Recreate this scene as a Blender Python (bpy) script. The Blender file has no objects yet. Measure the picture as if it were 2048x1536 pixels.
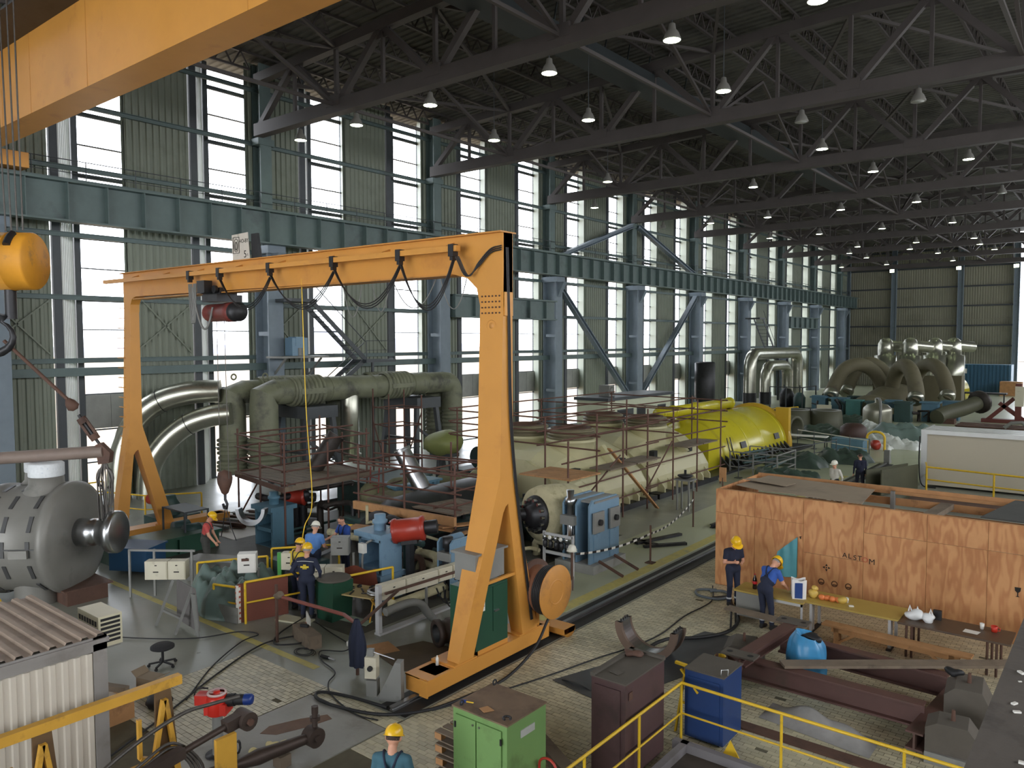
import bpy, math, random
import numpy as np
from mathutils import Vector, Matrix
random.seed(7)
sc = bpy.context.scene
col = sc.collection
R2 = math.radians
PI = math.pi

# ---------------------------------------------------------------- camera
cam_d = bpy.data.cameras.new('camera')
cam = bpy.data.objects.new('camera', cam_d)
col.objects.link(cam)
cam_d.sensor_width = 36.0
cam_d.lens = 1550.0 / 2048 * 36.0
cam_d.clip_end = 3000
_r = Vector((0.77989299, 0.62590649, -0.00282588))
_d = Vector((0.03226237, -0.04470761, -0.99847903))
_f = Vector((-0.62508085, 0.77861562, -0.05506038))
cam.matrix_world = Matrix(((_r.x, -_d.x, -_f.x, 0), (_r.y, -_d.y, -_f.y, 0), (_r.z, -_d.z, -_f.z, 6.7), (0, 0, 0, 1)))
sc.camera = cam

# ---------------------------------------------------------------- world, exposure
sc.view_settings.view_transform = 'Standard'
sc.view_settings.look = 'None'
sc.view_settings.gamma = 1.0
sc.view_settings.use_curve_mapping = False
sc.view_settings.exposure = -0.1
w = bpy.data.worlds.new('overcast_sky')
sc.world = w
w.use_nodes = True
bg = w.node_tree.nodes['Background']
bg.inputs[0].default_value = (0.93, 0.96, 1.0, 1)
bg.inputs[1].default_value = 9.0
sc.cycles.max_bounces = 7
sc.cycles.diffuse_bounces = 4
sc.cycles.glossy_bounces = 3
sc.cycles.transparent_max_bounces = 16
sc.cycles.caustics_reflective = False
sc.cycles.caustics_refractive = False
sc.cycles.sample_clamp_indirect = 6.0
sc.cycles.use_denoising = True
try:
    w.cycles.sampling_method = 'AUTOMATIC'
except Exception:
    pass


def portal(name, loc, rot, sx, sy):
    """daylight opening: guides the sky light through a glazed wall"""
    l = bpy.data.lights.new(name, 'AREA')
    l.shape = 'RECTANGLE'
    l.size = sx
    l.size_y = sy
    l.cycles.is_portal = True
    o = bpy.data.objects.new(name, l)
    col.objects.link(o)
    o.location = loc
    o.rotation_euler = rot
    return o


# window wall on the left, glazed near gable and right-hand clerestory behind the camera, far gable strip
portal('daylight_left', (-34.2, 52, 10), (0, R2(-90), 0), 20, 146)
portal('daylight_near', (-12, -19.6, 9), (R2(90), 0, 0), 44, 18)
portal('daylight_right', (16.6, 40, 12.5), (0, R2(90), 0), 7, 110)
portal('daylight_far', (-9.5, 123.5, 9), (R2(-90), 0, 0), 6, 18)

# ---------------------------------------------------------------- materials
MATS = {}


def lin(c):
    c = c / 255.0
    return c / 12.92 if c <= 0.04045 else ((c + 0.055) / 1.055) ** 2.4


def L3(rgb):
    return (lin(rgb[0]), lin(rgb[1]), lin(rgb[2]), 1)


def M(name, rgb, rough=.55, metal=0., var=.12, vs=2.5, dirt=None, da=.5, ds=.8, bump=0., bs=25., emit=0., spec=.5):
    """procedural painted / worn surface: base colour, tonal noise, dirt patches, fine bump"""
    if name in MATS:
        return MATS[name]
    m = bpy.data.materials.new(name)
    m.use_nodes = True
    nt = m.node_tree
    N, K = nt.nodes, nt.links
    b = N['Principled BSDF']
    b.inputs['Roughness'].default_value = rough
    b.inputs['Metallic'].default_value = metal
    b.inputs['Specular IOR Level'].default_value = spec
    tc = N.new('ShaderNodeTexCoord')
    n1 = N.new('ShaderNodeTexNoise')
    n1.inputs['Scale'].default_value = vs
    n1.inputs['Detail'].default_value = 5
    K.new(tc.outputs['Object'], n1.inputs['Vector'])
    mix = N.new('ShaderNodeMix')
    mix.data_type = 'RGBA'
    c = L3(rgb)
    mix.inputs[6].default_value = tuple(max(0, q * (1 - var * 1.6)) for q in c[:3]) + (1,)
    mix.inputs[7].default_value = tuple(min(1, q * (1 + var * 1.6)) for q in c[:3]) + (1,)
    K.new(n1.outputs['Fac'], mix.inputs[0])
    out = mix.outputs[2]
    if dirt:
        n2 = N.new('ShaderNodeTexNoise')
        n2.inputs['Scale'].default_value = ds
        n2.inputs['Detail'].default_value = 7
        n2.inputs['Roughness'].default_value = .65
        K.new(tc.outputs['Object'], n2.inputs['Vector'])
        rp = N.new('ShaderNodeValToRGB')
        rp.color_ramp.elements[0].position = .68 - .3 * da
        rp.color_ramp.elements[0].color = (0, 0, 0, 1)
        rp.color_ramp.elements[1].position = .86 - .3 * da
        rp.color_ramp.elements[1].color = (.85, .85, .85, 1)
        K.new(n2.outputs['Fac'], rp.inputs[0])
        mx = N.new('ShaderNodeMix')
        mx.data_type = 'RGBA'
        K.new(rp.outputs[0], mx.inputs[0])
        K.new(out, mx.inputs[6])
        mx.inputs[7].default_value = L3(dirt)
        out = mx.outputs[2]
    K.new(out, b.inputs['Base Color'])
    if bump:
        n3 = N.new('ShaderNodeTexNoise')
        n3.inputs['Scale'].default_value = bs
        n3.inputs['Detail'].default_value = 4
        K.new(tc.outputs['Object'], n3.inputs['Vector'])
        bp = N.new('ShaderNodeBump')
        bp.inputs['Strength'].default_value = bump
        bp.inputs['Distance'].default_value = .02
        K.new(n3.outputs['Fac'], bp.inputs['Height'])
        K.new(bp.outputs[0], b.inputs['Normal'])
    if emit:
        b.inputs['Emission Color'].default_value = c
        b.inputs['Emission Strength'].default_value = emit
    MATS[name] = m
    return m


# ---------------------------------------------------------------- mesh builder
class MB:
    def __init__(s):
        s.v = []
        s.f = []
        s.sm = []

    def add(s, vs, fs, smooth=False):
        o = len(s.v)
        s.v.extend([tuple(q) for q in vs])
        for f in fs:
            s.f.append(tuple(i + o for i in f))
            s.sm.append(smooth)
        return s

    def box(s, x0, y0, z0, x1, y1, z1, rz=0., about=None):
        vs = [Vector((x, y, z)) for z in (z0, z1) for x, y in ((x0, y0), (x1, y0), (x1, y1), (x0, y1))]
        if rz:
            c = Vector(about or ((x0 + x1) / 2, (y0 + y1) / 2, 0))
            m = Matrix.Rotation(rz, 3, 'Z')
            vs = [m @ (q - c) + c for q in vs]
        return s.add(vs, [(3, 2, 1, 0), (4, 5, 6, 7), (0, 1, 5, 4), (1, 2, 6, 5), (2, 3, 7, 6), (3, 0, 4, 7)])

    def cb(s, c, sx, sy, sz, rz=0.):
        """box by centre of base"""
        return s.box(c[0] - sx / 2, c[1] - sy / 2, c[2], c[0] + sx / 2, c[1] + sy / 2, c[2] + sz, rz)

    def frame(s, p, q, up=(0, 0, 1)):
        p, q = Vector(p), Vector(q)
        d = (q - p)
        L = d.length
        d = d / max(L, 1e-9)
        u = Vector(up)
        if abs(d.dot(u)) > .98:
            u = Vector((1, 0, 0))
        a = d.cross(u).normalized()
        b = a.cross(d).normalized()
        return p, q, d, a, b, L

    def bar(s, p, q, w, h, up=(0, 0, 1)):
        """rectangular bar, w across, h along up"""
        p, q, d, a, b, L = s.frame(p, q, up)
        vs = [e + a * (i * w / 2) + b * (j * h / 2) for e in (p, q) for i, j in ((-1, -1), (1, -1), (1, 1), (-1, 1))]
        return s.add(vs, [(0, 1, 2, 3), (7, 6, 5, 4), (4, 5, 1, 0), (5, 6, 2, 1), (6, 7, 3, 2), (7, 4, 0, 3)])

    def ibeam(s, p, q, w, h, t=.02, tf=.03, up=(0, 0, 1)):
        p, q, d, a, b, L = s.frame(p, q, up)
        prof = [(-w / 2, -h / 2), (w / 2, -h / 2), (w / 2, -h / 2 + tf), (t / 2, -h / 2 + tf), (t / 2, h / 2 - tf), (w / 2, h / 2 - tf),
                (w / 2, h / 2), (-w / 2, h / 2), (-w / 2, h / 2 - tf), (-t / 2, h / 2 - tf), (-t / 2, -h / 2 + tf), (-w / 2, -h / 2 + tf)]
        n = len(prof)
        vs = [e + a * x + b * y for e in (p, q) for x, y in prof]
        fs = [(i, (i + 1) % n, n + (i + 1) % n, n + i) for i in range(n)]
        fs += [(0, 11, 2, 1), (11, 10, 3, 2), (10, 9, 4, 3), (9, 8, 5, 4), (8, 7, 6, 5)]
        fs += [tuple(n + i for i in reversed(g)) for g in fs[n:n + 5]]
        return s.add(vs, fs)

    def chan(s, p, q, w, h, t=.02, up=(0, 0, 1)):
        """U channel open towards +a"""
        p, q, d, a, b, L = s.frame(p, q, up)
        prof = [(0, -h / 2), (w, -h / 2), (w, -h / 2 + t), (t, -h / 2 + t), (t, h / 2 - t), (w, h / 2 - t), (w, h / 2), (0, h / 2)]
        n = 8
        vs = [e + a * x + b * y for e in (p, q) for x, y in prof]
        fs = [(i, (i + 1) % n, n + (i + 1) % n, n + i) for i in range(n)]
        fs += [(0, 3, 2, 1), (0, 7, 4, 3), (7, 6, 5, 4)]
        fs += [tuple(n + i for i in reversed(g)) for g in fs[n:n + 3]]
        return s.add(vs, fs)

    def tube(s, p, q, r, n=10, r2=None, caps=True):
        p, q, d, a, b, L = s.frame(p, q)
        r2 = r if r2 is None else r2
        vs = []
        for e, rr in ((p, r), (q, r2)):
            for i in range(n):
                t = 2 * PI * i / n
                vs.append(e + a * (rr * math.cos(t)) + b * (rr * math.sin(t)))
        s.add(vs, [(i, n + i, n + (i + 1) % n, (i + 1) % n) for i in range(n)], True)
        if caps:
            s.add(vs[:n], [tuple(range(n))])
            s.add(vs[n:], [tuple(reversed(range(n)))])
        return s

    def path(s, pts, r, n=8, closed=False, caps=True, rs=None):
        pts = [Vector(q) for q in pts]
        m = len(pts)
        vs = []
        pa = None
        for i, q in enumerate(pts):
            t = (pts[(i + 1) % m] if closed or i < m - 1 else q) - (pts[i - 1] if closed or i > 0 else q)
            t = t.normalized() if t.length > 1e-9 else Vector((0, 0, 1))
            if pa is None:
                u = Vector((0, 0, 1)) if abs(t.z) < .9 else Vector((1, 0, 0))
                a = t.cross(u).normalized()
            else:
                a = (pa - t * pa.dot(t))
                a = a.normalized() if a.length > 1e-6 else t.orthogonal().normalized()
            pa = a
            b = t.cross(a)
            rr = rs[i] if rs else r
            for k in range(n):
                g = 2 * PI * k / n
                vs.append(q + a * (rr * math.cos(g)) + b * (rr * math.sin(g)))
        fs = []
        for i in range(m if closed else m - 1):
            j = (i + 1) % m
            fs += [(i * n + k, i * n + (k + 1) % n, j * n + (k + 1) % n, j * n + k) for k in range(n)]
        s.add(vs, fs, True)
        if caps and not closed:
            s.add(vs[:n], [tuple(reversed(range(n)))])
            s.add(vs[-n:], [tuple(range(n))])
        return s

    def lathe(s, prof, o=(0, 0, 0), ax=(0, 0, 1), n=24, a0=0., a1=2 * PI, smooth=True):
        """prof = [(radius, height along axis)]"""
        o, ax = Vector(o), Vector(ax).normalized()
        u = Vector((0, 0, 1)) if abs(ax.z) < .9 else Vector((1, 0, 0))
        a = ax.cross(u).normalized()
        b = ax.cross(a)
        full = abs(a1 - a0 - 2 * PI) < 1e-6
        m = n if full else n + 1
        vs = []
        for r, h in prof:
            for i in range(m):
                t = a0 + (a1 - a0) * i / n
                vs.append(o + ax * h + a * (r * math.cos(t)) + b * (r * math.sin(t)))
        fs = []
        for j in range(len(prof) - 1):
            for i in range(n):
                k = (i + 1) % m
                fs.append((j * m + i, j * m + k, (j + 1) * m + k, (j + 1) * m + i))
        return s.add(vs, fs, smooth)

    def prism(s, poly, o, ux, uy, depth):
        """polygon (in ux, uy) extruded by the vector depth"""
        o, ux, uy, dp = Vector(o), Vector(ux), Vector(uy), Vector(depth)
        n = len(poly)
        vs = [o + ux * x + uy * y for x, y in poly] + [o + ux * x + uy * y + dp for x, y in poly]
        fs = [tuple(reversed(range(n))), tuple(range(n, 2 * n))] + [(i, (i + 1) % n, n + (i + 1) % n, n + i) for i in range(n)]
        return s.add(vs, fs)

    def sph(s, c, r, n=12, m=8, sx=1, sy=1, sz=1, z0=-1.):
        c = Vector(c)
        vs, fs = [], []
        for j in range(m + 1):
            t = -PI / 2 + PI * j / m
            for i in range(n):
                g = 2 * PI * i / n
                vs.append(c + Vector((r * sx * math.cos(t) * math.cos(g), r * sy * math.cos(t) * math.sin(g), r * sz * max(math.sin(t), z0))))
        for j in range(m):
            for i in range(n):
                k = (i + 1) % n
                fs.append((j * n + i, j * n + k, (j + 1) * n + k, (j + 1) * n + i))
        return s.add(vs, fs, True)

    def grid(s, nx, ny, fn, smooth=True):
        vs = [fn(i / nx, j / ny) for j in range(ny + 1) for i in range(nx + 1)]
        fs = [(j * (nx + 1) + i, j * (nx + 1) + i + 1, (j + 1) * (nx + 1) + i + 1, (j + 1) * (nx + 1) + i) for j in range(ny) for i in range(nx)]
        return s.add(vs, fs, smooth)

    def mesh(s, name):
        me = bpy.data.meshes.new(name)
        me.from_pydata(s.v, [], s.f)
        me.polygons.foreach_set('use_smooth', s.sm)
        me.update()
        return me


def obj(name, mb, mat, parent=None, label=None, cat=None, group=None, kind=None, loc=None, rz=0.):
    me = mb.mesh(name) if isinstance(mb, MB) else mb
    if mat and not me.materials:
        me.materials.append(mat)
    o = bpy.data.objects.new(name, me)
    col.objects.link(o)
    if parent:
        o.parent = parent
    if loc:
        o.location = loc
    if rz:
        o.rotation_euler = (0, 0, rz)
    tag(o, label, cat, group, kind)
    return o


def tag(o, label=None, cat=None, group=None, kind=None):
    if label:
        o['label'] = label
    if cat:
        o['category'] = cat
    if group:
        o['group'] = group
    if kind:
        o['kind'] = kind
    return o


def T(name, label, cat, loc=(0, 0, 0), rz=0., group=None):
    o = bpy.data.objects.new(name, None)
    o.empty_display_size = .2
    col.objects.link(o)
    o.location = loc
    o.rotation_euler = (0, 0, rz)
    return tag(o, label, cat, group)


def dup(root, loc=None, rz=None, label=None, parent=None):
    c = root.copy()
    col.objects.link(c)
    if parent is not None:
        c.parent = parent
    if loc is not None:
        c.location = loc
    if rz is not None:
        c.rotation_euler = (0, 0, rz)
    if label:
        c['label'] = label
    for ch in list(root.children):
        dup(ch, parent=c)
    return c


def inst(me, name, parent, loc, rz=0., scale=None):
    o = bpy.data.objects.new(name, me)
    col.objects.link(o)
    o.parent = parent
    o.location = loc
    if rz:
        o.rotation_euler = (0, 0, rz)
    if scale:
        o.scale = scale
    return o


def orient(o, p, q):
    """place a unit mesh built along +Z so that it runs from p to q"""
    p, q = Vector(p), Vector(q)
    d = q - p
    o.location = p
    o.rotation_mode = 'QUATERNION'
    o.rotation_quaternion = d.to_track_quat('Z', 'Y')
    return o

# ================================================================ palette
GREEN_STEEL = M('green_grey_steel_paint', (92, 108, 106), .5, var=.12, dirt=(60, 66, 66), da=.35, ds=.5)
COL_BLUE = M('blue_grey_column_paint', (118, 130, 140), .55, var=.1, dirt=(70, 78, 82), da=.3, ds=.6)
TRUSS = M('dark_truss_steel', (78, 72, 70), .6, var=.15, vs=1.2)
DECKM = M('weathered_roof_deck', (92, 90, 84), .8, var=.35, vs=.9, dirt=(48, 46, 44), da=.6, ds=.35)
CLAD = M('grey_green_cladding', (128, 134, 120), .6, var=.1, vs=.6, dirt=(94, 98, 82), da=.5, ds=.25)
CLAD2 = M('olive_grey_gable_cladding', (142, 140, 122), .7, var=.1, vs=.3, dirt=(110, 108, 92), da=.5, ds=.15)
CONC = M('parapet_concrete', (150, 150, 146), .8, var=.12, dirt=(110, 110, 104), da=.4, ds=.7, bump=.2)
DARKMET = M('dark_mullion_steel', (66, 70, 74), .5, var=.1)
WHITESHEET = M('white_corrugated_sheet', (222, 224, 220), .6, var=.05, dirt=(180, 182, 176), da=.3)
ORANGE = M('crane_orange_paint', (208, 146, 66), .45, var=.06, vs=1.5, dirt=(182, 120, 56), da=.35, ds=.9)
ORANGE_D = M('crane_orange_worn', (196, 136, 64), .5, var=.1, vs=2, dirt=(140, 100, 62), da=.5, ds=1.2)
YELLOW = M('safety_yellow_paint', (226, 186, 44), .45, var=.08, dirt=(150, 120, 40), da=.3, ds=4)
RUST = M('rusty_brown_steel', (92, 66, 54), .75, var=.2, vs=4, dirt=(60, 44, 38), da=.6, ds=2)
BLACK = M('black_rubber', (30, 30, 32), .6, var=.1)
DARKSTEEL = M('dark_greasy_steel', (58, 58, 60), .45, metal=.6, var=.2, vs=4, dirt=(36, 34, 32), da=.5, ds=2)
STEEL = M('bright_machined_steel', (190, 192, 194), .28, metal=1., var=.1, vs=3)
GREYM = M('mid_grey_paint', (128, 128, 124), .55, var=.1, dirt=(90, 88, 82), da=.4, ds=1.5)
WOOD = M('raw_timber', (178, 132, 88), .75, var=.2, vs=3, dirt=(120, 84, 54), da=.4, ds=2.5)
OLDWOOD = M('grey_weathered_timber', (120, 106, 90), .8, var=.2, vs=3, dirt=(80, 70, 60), da=.5, ds=2)
WHITE = M('white_paint', (226, 224, 216), .5, var=.04)


def glass_mat(name, tint, gl=.06, rough=.05):
    m = bpy.data.materials.new(name)
    m.use_nodes = True
    N, K = m.node_tree.nodes, m.node_tree.links
    N.remove(N['Principled BSDF'])
    t = N.new('ShaderNodeBsdfTransparent')
    t.inputs[0].default_value = tint
    g = N.new('ShaderNodeBsdfGlossy')
    g.inputs['Roughness'].default_value = rough
    g.inputs[0].default_value = (.9, .95, 1, 1)
    x = N.new('ShaderNodeMixShader')
    x.inputs[0].default_value = gl
    K.new(t.outputs[0], x.inputs[1])
    K.new(g.outputs[0], x.inputs[2])
    K.new(x.outputs[0], N['Material Output'].inputs[0])
    return m


GLASS = glass_mat('window_glass', (.97, .98, 1, 1), .03)

# ================================================================ floor
XL, XR, Y0, Y1 = -36.2, 17.0, -20.0, 124.0
m = M('painted_concrete_floor', (146, 148, 136), .38, var=.12, vs=.35, dirt=(112, 112, 100), da=.55, ds=.3, bump=.12, bs=6)
nt = m.node_tree
rn = nt.nodes.new('ShaderNodeTexNoise')
rn.inputs['Scale'].default_value = .8
rn.inputs['Detail'].default_value = 6
rr = nt.nodes.new('ShaderNodeMapRange')
rr.inputs[3].default_value = .16
rr.inputs[4].default_value = .55
nt.links.new(nt.nodes['Texture Coordinate'].outputs['Object'], rn.inputs['Vector'])
nt.links.new(rn.outputs['Fac'], rr.inputs[0])
nt.links.new(rr.outputs[0], nt.nodes['Principled BSDF'].inputs['Roughness'])
FLOORM = m
floor = obj('floor', MB().box(XL, Y0, -.6, XR, Y1, 0), FLOORM, kind='structure')
FARF = M('pale_green_floor_coating', (176, 180, 152), .32, var=.07, vs=.5, dirt=(150, 152, 124), da=.4, ds=.2)
obj('floor_coating', MB().box(-33.5, 40.2, 0, 10, 123.6, .006), FARF, floor)
obj('floor_coating', MB().box(-13.2, 15.5, 0, -10.75, 40.2, .004), FARF, floor)
YL = M('faded_yellow_floor_paint', (196, 184, 110), .6, var=.15, vs=6, dirt=(150, 146, 120), da=.55, ds=3)
obj('floor_line', MB().box(-22.5, 9.55, 0, -12.9, 9.72, .004), YL, floor)
obj('floor_line', MB().box(-11.15, 14.2, 0, -10.8, 40, .005), YL, floor)
obj('floor_plate', MB().box(-24.6, 11.2, 0, -13.6, 23.0, .005), M('dark_oily_plate', (84, 82, 74), .5, var=.2, vs=1.2, dirt=(52, 50, 46), da=.6, ds=.8), floor)
SLAB = M('worn_screed_slab', (150, 148, 140), .5, var=.12, vs=1.2, dirt=(118, 112, 100), da=.5, ds=.9, bump=.15, bs=12)
obj('floor_slab', MB().box(-12.0, 3.0, 0, -9.9, 8.8, .012), SLAB, floor)
# tiles 20 x 10 cm in running bond
TILE = M('cream_floor_tile', (204, 196, 166), .42, var=.05, vs=2, dirt=(168, 158, 126), da=.45, ds=.5)
nt = TILE.node_tree
gi = nt.nodes.new('ShaderNodeNewGeometry')
oi = nt.nodes.new('ShaderNodeObjectInfo')
ad = nt.nodes.new('ShaderNodeMath')
ad.operation = 'ADD'
nt.links.new(gi.outputs['Random Per Island'], ad.inputs[0])
nt.links.new(oi.outputs['Random'], ad.inputs[1])
fr = nt.nodes.new('ShaderNodeMath')
fr.operation = 'FRACT'
nt.links.new(ad.outputs[0], fr.inputs[0])
mr = nt.nodes.new('ShaderNodeMapRange')
mr.inputs[3].default_value = .78
mr.inputs[4].default_value = 1.08
nt.links.new(fr.outputs[0], mr.inputs[0])
b = nt.nodes['Principled BSDF']
src = b.inputs['Base Color'].links[0].from_socket
hs = nt.nodes.new('ShaderNodeHueSaturation')
nt.links.new(src, hs.inputs['Color'])
nt.links.new(mr.outputs[0], hs.inputs['Value'])
nt.links.new(hs.outputs[0], b.inputs['Base Color'])
GROUT = M('dark_tile_grout', (104, 98, 80), .9, var=.15, vs=5)
obj('tile_bed', MB().box(-9.88, 4.0, 0, 1.5, 30.0, .006), GROUT, floor)
obj('tile_bed', MB().box(-14.7, 5.0, 0, -12.0, 9.2, .006), GROUT, floor)
obj('tile_bed', MB().box(-12.0, 8.8, 0, -9.88, 9.2, .006), GROUT, floor)
tiles = []
for (xa, xb, ya, yb) in ((-9.85, 1.4, 8.0, 29.9), (-14.68, -12.02, 6.2, 9.2), (-12.0, -9.9, 8.82, 9.2)):
    j = 0
    y = ya
    while y + .1 <= yb + .02:
        x = xa + (0 if j % 2 else -.1)
        while x < xb:
            a, c = max(x, xa), min(x + .2, xb)
            if c - a > .05:
                tiles.append((a, y, c - a))
            x += .2
        j += 1
        y += .1
cr, cd_, cf = (.77989, .62591, -.00283), (.03226, -.04471, -.99848), (-.62508, .77862, -.05506)


def project(x, y, z):
    z -= 6.7
    a, b_, c = (x * k[0] + y * k[1] + z * k[2] for k in (cr, cd_, cf))
    return (1024 + 1550 * a / c, 768 + 1550 * b_ / c, c) if c > .1 else (-9, -9, c)


def tile_score(t):
    u, v, d = project(t[0] + .1, t[1] + .05, 0)
    if not (0 < u < 2048 and 0 < v < 1536):
        return 999
    open_zone = (300 < u < 905 and 1270 < v < 1430) or (1040 < u < 1200 and 1260 < v < 1480) or (1480 < u < 1700 and 1440 < v < 1536) or (680 < u < 900 and 1390 < v < 1536)
    return d - (30 if open_zone else 0)


tiles = [t for t in tiles if random.random() > .0015]
tiles.sort(key=tile_score)
tm = MB().box(.004, .004, 0, .196, .096, .014).mesh('tile')
tm.materials.append(TILE)
for (x, y, w_) in tiles[:300]:
    inst(tm, 'tile', floor, (x, y, .004 * random.random()), scale=(w_ / .2, 1, 1))
tb = MB()
for (x, y, w_) in tiles[300:]:
    h = .013 + .004 * random.random()
    tb.add([(x + .004, y + .004, h), (x + w_ - .004, y + .004, h), (x + w_ - .004, y + .096, h), (x + .004, y + .096, h)], [(0, 1, 2, 3)])
obj('tiles', tb, TILE, floor, kind='stuff')
# crane rails sunk in the floor
RAILB = M('rail_slot_dark_steel', (52, 50, 48), .6, metal=.3, var=.2, vs=3)
RAILT = M('polished_rail_head', (150, 150, 150), .35, metal=.9, var=.15)
for xr, ya, yb in ((-10.29, 9.3, 45.2), (-26.2, 9.0, 40.0)):
    t = T('crane_rail', 'dark steel floor rail under the orange gantry leg beside the cable reel' if xr > -20 else 'dark steel floor rail below the gantry leg nearest the window wall', 'rail', (xr, ya, 0))
    obj('rail_bed', MB().box(-.36, 0, 0, .36, yb - ya, .012), RAILB, t)
    obj('rail_head', MB().ibeam((0, 0, .055), (0, yb - ya, .055), .1, .09, .03, .03), RAILT, t)
tag(obj('rail_buffer', MB().box(-.14, -.1, 0, .14, .1, .75).prism([(.1, 0), (.55, 0), (.1, .7)], (-.12, 0, 0), (0, 1, 0), (0, 0, 1), (.24, 0, 0)), GREYM, loc=(-10.29, 45.3, .0)),
    'grey steel end stop standing at the far end of the floor rail', 'buffer')

# ================================================================ outside
GRND = M('pale_sandy_ground', (128, 112, 92), .9, var=.15, vs=.02)
obj('ground', MB().box(-900, -500, -6.2, -37.5, 900, -6), GRND, kind='structure')
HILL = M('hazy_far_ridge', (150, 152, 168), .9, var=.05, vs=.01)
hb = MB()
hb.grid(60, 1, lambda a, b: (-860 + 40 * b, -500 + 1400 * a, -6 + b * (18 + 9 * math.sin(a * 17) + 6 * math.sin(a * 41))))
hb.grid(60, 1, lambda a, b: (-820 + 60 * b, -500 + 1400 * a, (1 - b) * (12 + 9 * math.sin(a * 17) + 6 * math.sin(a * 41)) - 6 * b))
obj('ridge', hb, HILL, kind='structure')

# ================================================================ left wall: zig-zag bays of glazing and cladding
wall_l = obj('wall_left', MB().box(-36.0, Y0, 2.9, -35.75, Y1, 2.92), CONC, kind='structure')


def corrugate(p, q, z0, z1, pitch=.3, amp=.05, back=.0):
    """vertical-rib sheet from plan point p to q with real trapezoid ribs"""
    p, q = Vector((p[0], p[1], 0)), Vector((q[0], q[1], 0))
    d = q - p
    L = d.length
    d.normalize()
    nrm = Vector((d.y, -d.x, 0))
    n = max(1, round(L / pitch))
    pts = []
    for i in range(n):
        for f, h in ((0, 0), (.38, 0), (.5, 1), (.88, 1)):
            pts.append(p + d * ((i + f) * L / n) + nrm * (h * amp))
    pts.append(q)
    mb = MB()
    k = len(pts)
    vs = [a + Vector((0, 0, z0)) for a in pts] + [a + Vector((0, 0, z1)) for a in pts]
    mb.add(vs, [(i, i + 1, k + i + 1, k + i) for i in range(k - 1)])
    if back:
        vs = [p - nrm * back + Vector((0, 0, z)) for z in (z0, z1)] + [q - nrm * back + Vector((0, 0, z)) for z in (z0, z1)]
        mb.add(vs, [(0, 1, 3, 2)])
    return mb


ZT = 19.85
s0 = 20.47
clad_me = corrugate((0, 0), (0, 3.0), 0, 20.3, .3, .06, .12).mesh('cladding_panel')
clad_me.materials.append(CLAD)
slant_me = corrugate((0, 0), (-1.1, .9), 0, 20.3, .2, .03, .03).mesh('reveal_sheet')
slant_me.materials.append(WHITESHEET)
slant2_me = MB().prism([(0, 0), (-1.1, .65), (-1.1, .72), (0, .07)], (0, 0, 0), (1, 0, 0), (0, 1, 0), (0, 0, 20.3)).mesh('reveal_sheet')
slant2_me.materials.append(CLAD)
post_me = MB().box(-.1, 0, 0, .1, .32, 20.3).mesh('wall_post')
post_me.materials.append(DARKMET)
ZB = [4.45, 5.95, 7.25, 8.55, 9.88, 11.2, 12.5, 13.8, 15.1, 16.4, 17.7, 19.0, ZT]
fr = MB()
WW = 2.1
for y in (-.24, WW):
    fr.box(-.12, y, 0, .12, y + .24, ZT + .3)
for z in ZB:
    thick = z in (5.95, 8.55, 11.2, 13.8, 16.4, 19.0)
    fr.box(-.06, 0, z - (.09 if thick else .025), .06, WW, z + (.09 if thick else .025))
for z in (0.0, 1.45, 2.85):
    fr.box(-.05, 0, z, .05, WW, z + .06)
frame_me = fr.mesh('window_frame')
frame_me.materials.append(DARKMET)
panes = []
for a, b_ in list(zip([.06, 1.51], [1.45, 2.85])) + list(zip(ZB[:-1], ZB[1:])):
    me = MB().box(-.006, 0, a, .006, WW, b_).mesh('pane')
    me.materials.append(GLASS)
    panes.append(me)
conc_me = MB().box(-.12, 0, 2.95, .14, 1.04, 4.42).box(-.12, 1.06, 2.95, .14, WW, 4.42).mesh('parapet_panel')
conc_me.materials.append(CONC)
wn = 0
for k in range(-6, 17):
    s = s0 + 6 * k
    if s + 2.2 > Y1:
        break
    wn += 1
    wo = inst(frame_me, 'window_%d' % wn, None, (-35.3, s, 0))
    wo['kind'] = 'structure'
    if s > 3:
        for pm in panes:
            inst(pm, 'pane', wo, (0, 0, 0))
    inst(conc_me, 'parapet_panel', wall_l, (-35.3, s, 0))
    inst(slant_me, 'reveal_sheet', wall_l, (-34.2, s - 1.17, 0))
    inst(slant2_me, 'reveal_sheet', wall_l, (-34.2, s + 1.45, 0))
    inst(post_me, 'wall_post', wall_l, (-34.2, s - 1.52, 0))
    if s + 4.43 < Y1 + 1:
        inst(clad_me, 'cladding_panel', wall_l, (-34.2, s + 1.43, 0))
obj('cladding_panel', corrugate((-34.2, 120.9), (-34.2, Y1), 0, 20.3, .3, .06, .12), CLAD, wall_l)
# long horizontal rails (girts) along the wall, light on the inner side
g = MB()
for z in (5.95, 8.55, 11.1, 13.8, 16.4, 19.0):
    g = MB().chan((-34.12, Y0, z), (-34.12, Y1, z), .12, .2, .02)
    obj('girt', g, GREEN_STEEL, wall_l)
trim = obj('trim_1', MB().box(-33.9, Y0, 5.32, -33.72, Y1, 5.66), GREEN_STEEL, kind='structure')
dg = MB()
for s in (14.47, 20.47, 26.47, 8.47):
    dg.bar((-34.1, s + 1.6, 9.0), (-34.1, s + 4.3, 6.2), .06, .06)
    dg.bar((-34.1, s + 4.3, 8.4), (-34.1, s + 1.6, 6.2), .06, .06)
obj('sag_rods', dg, CLAD, wall_l)

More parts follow.
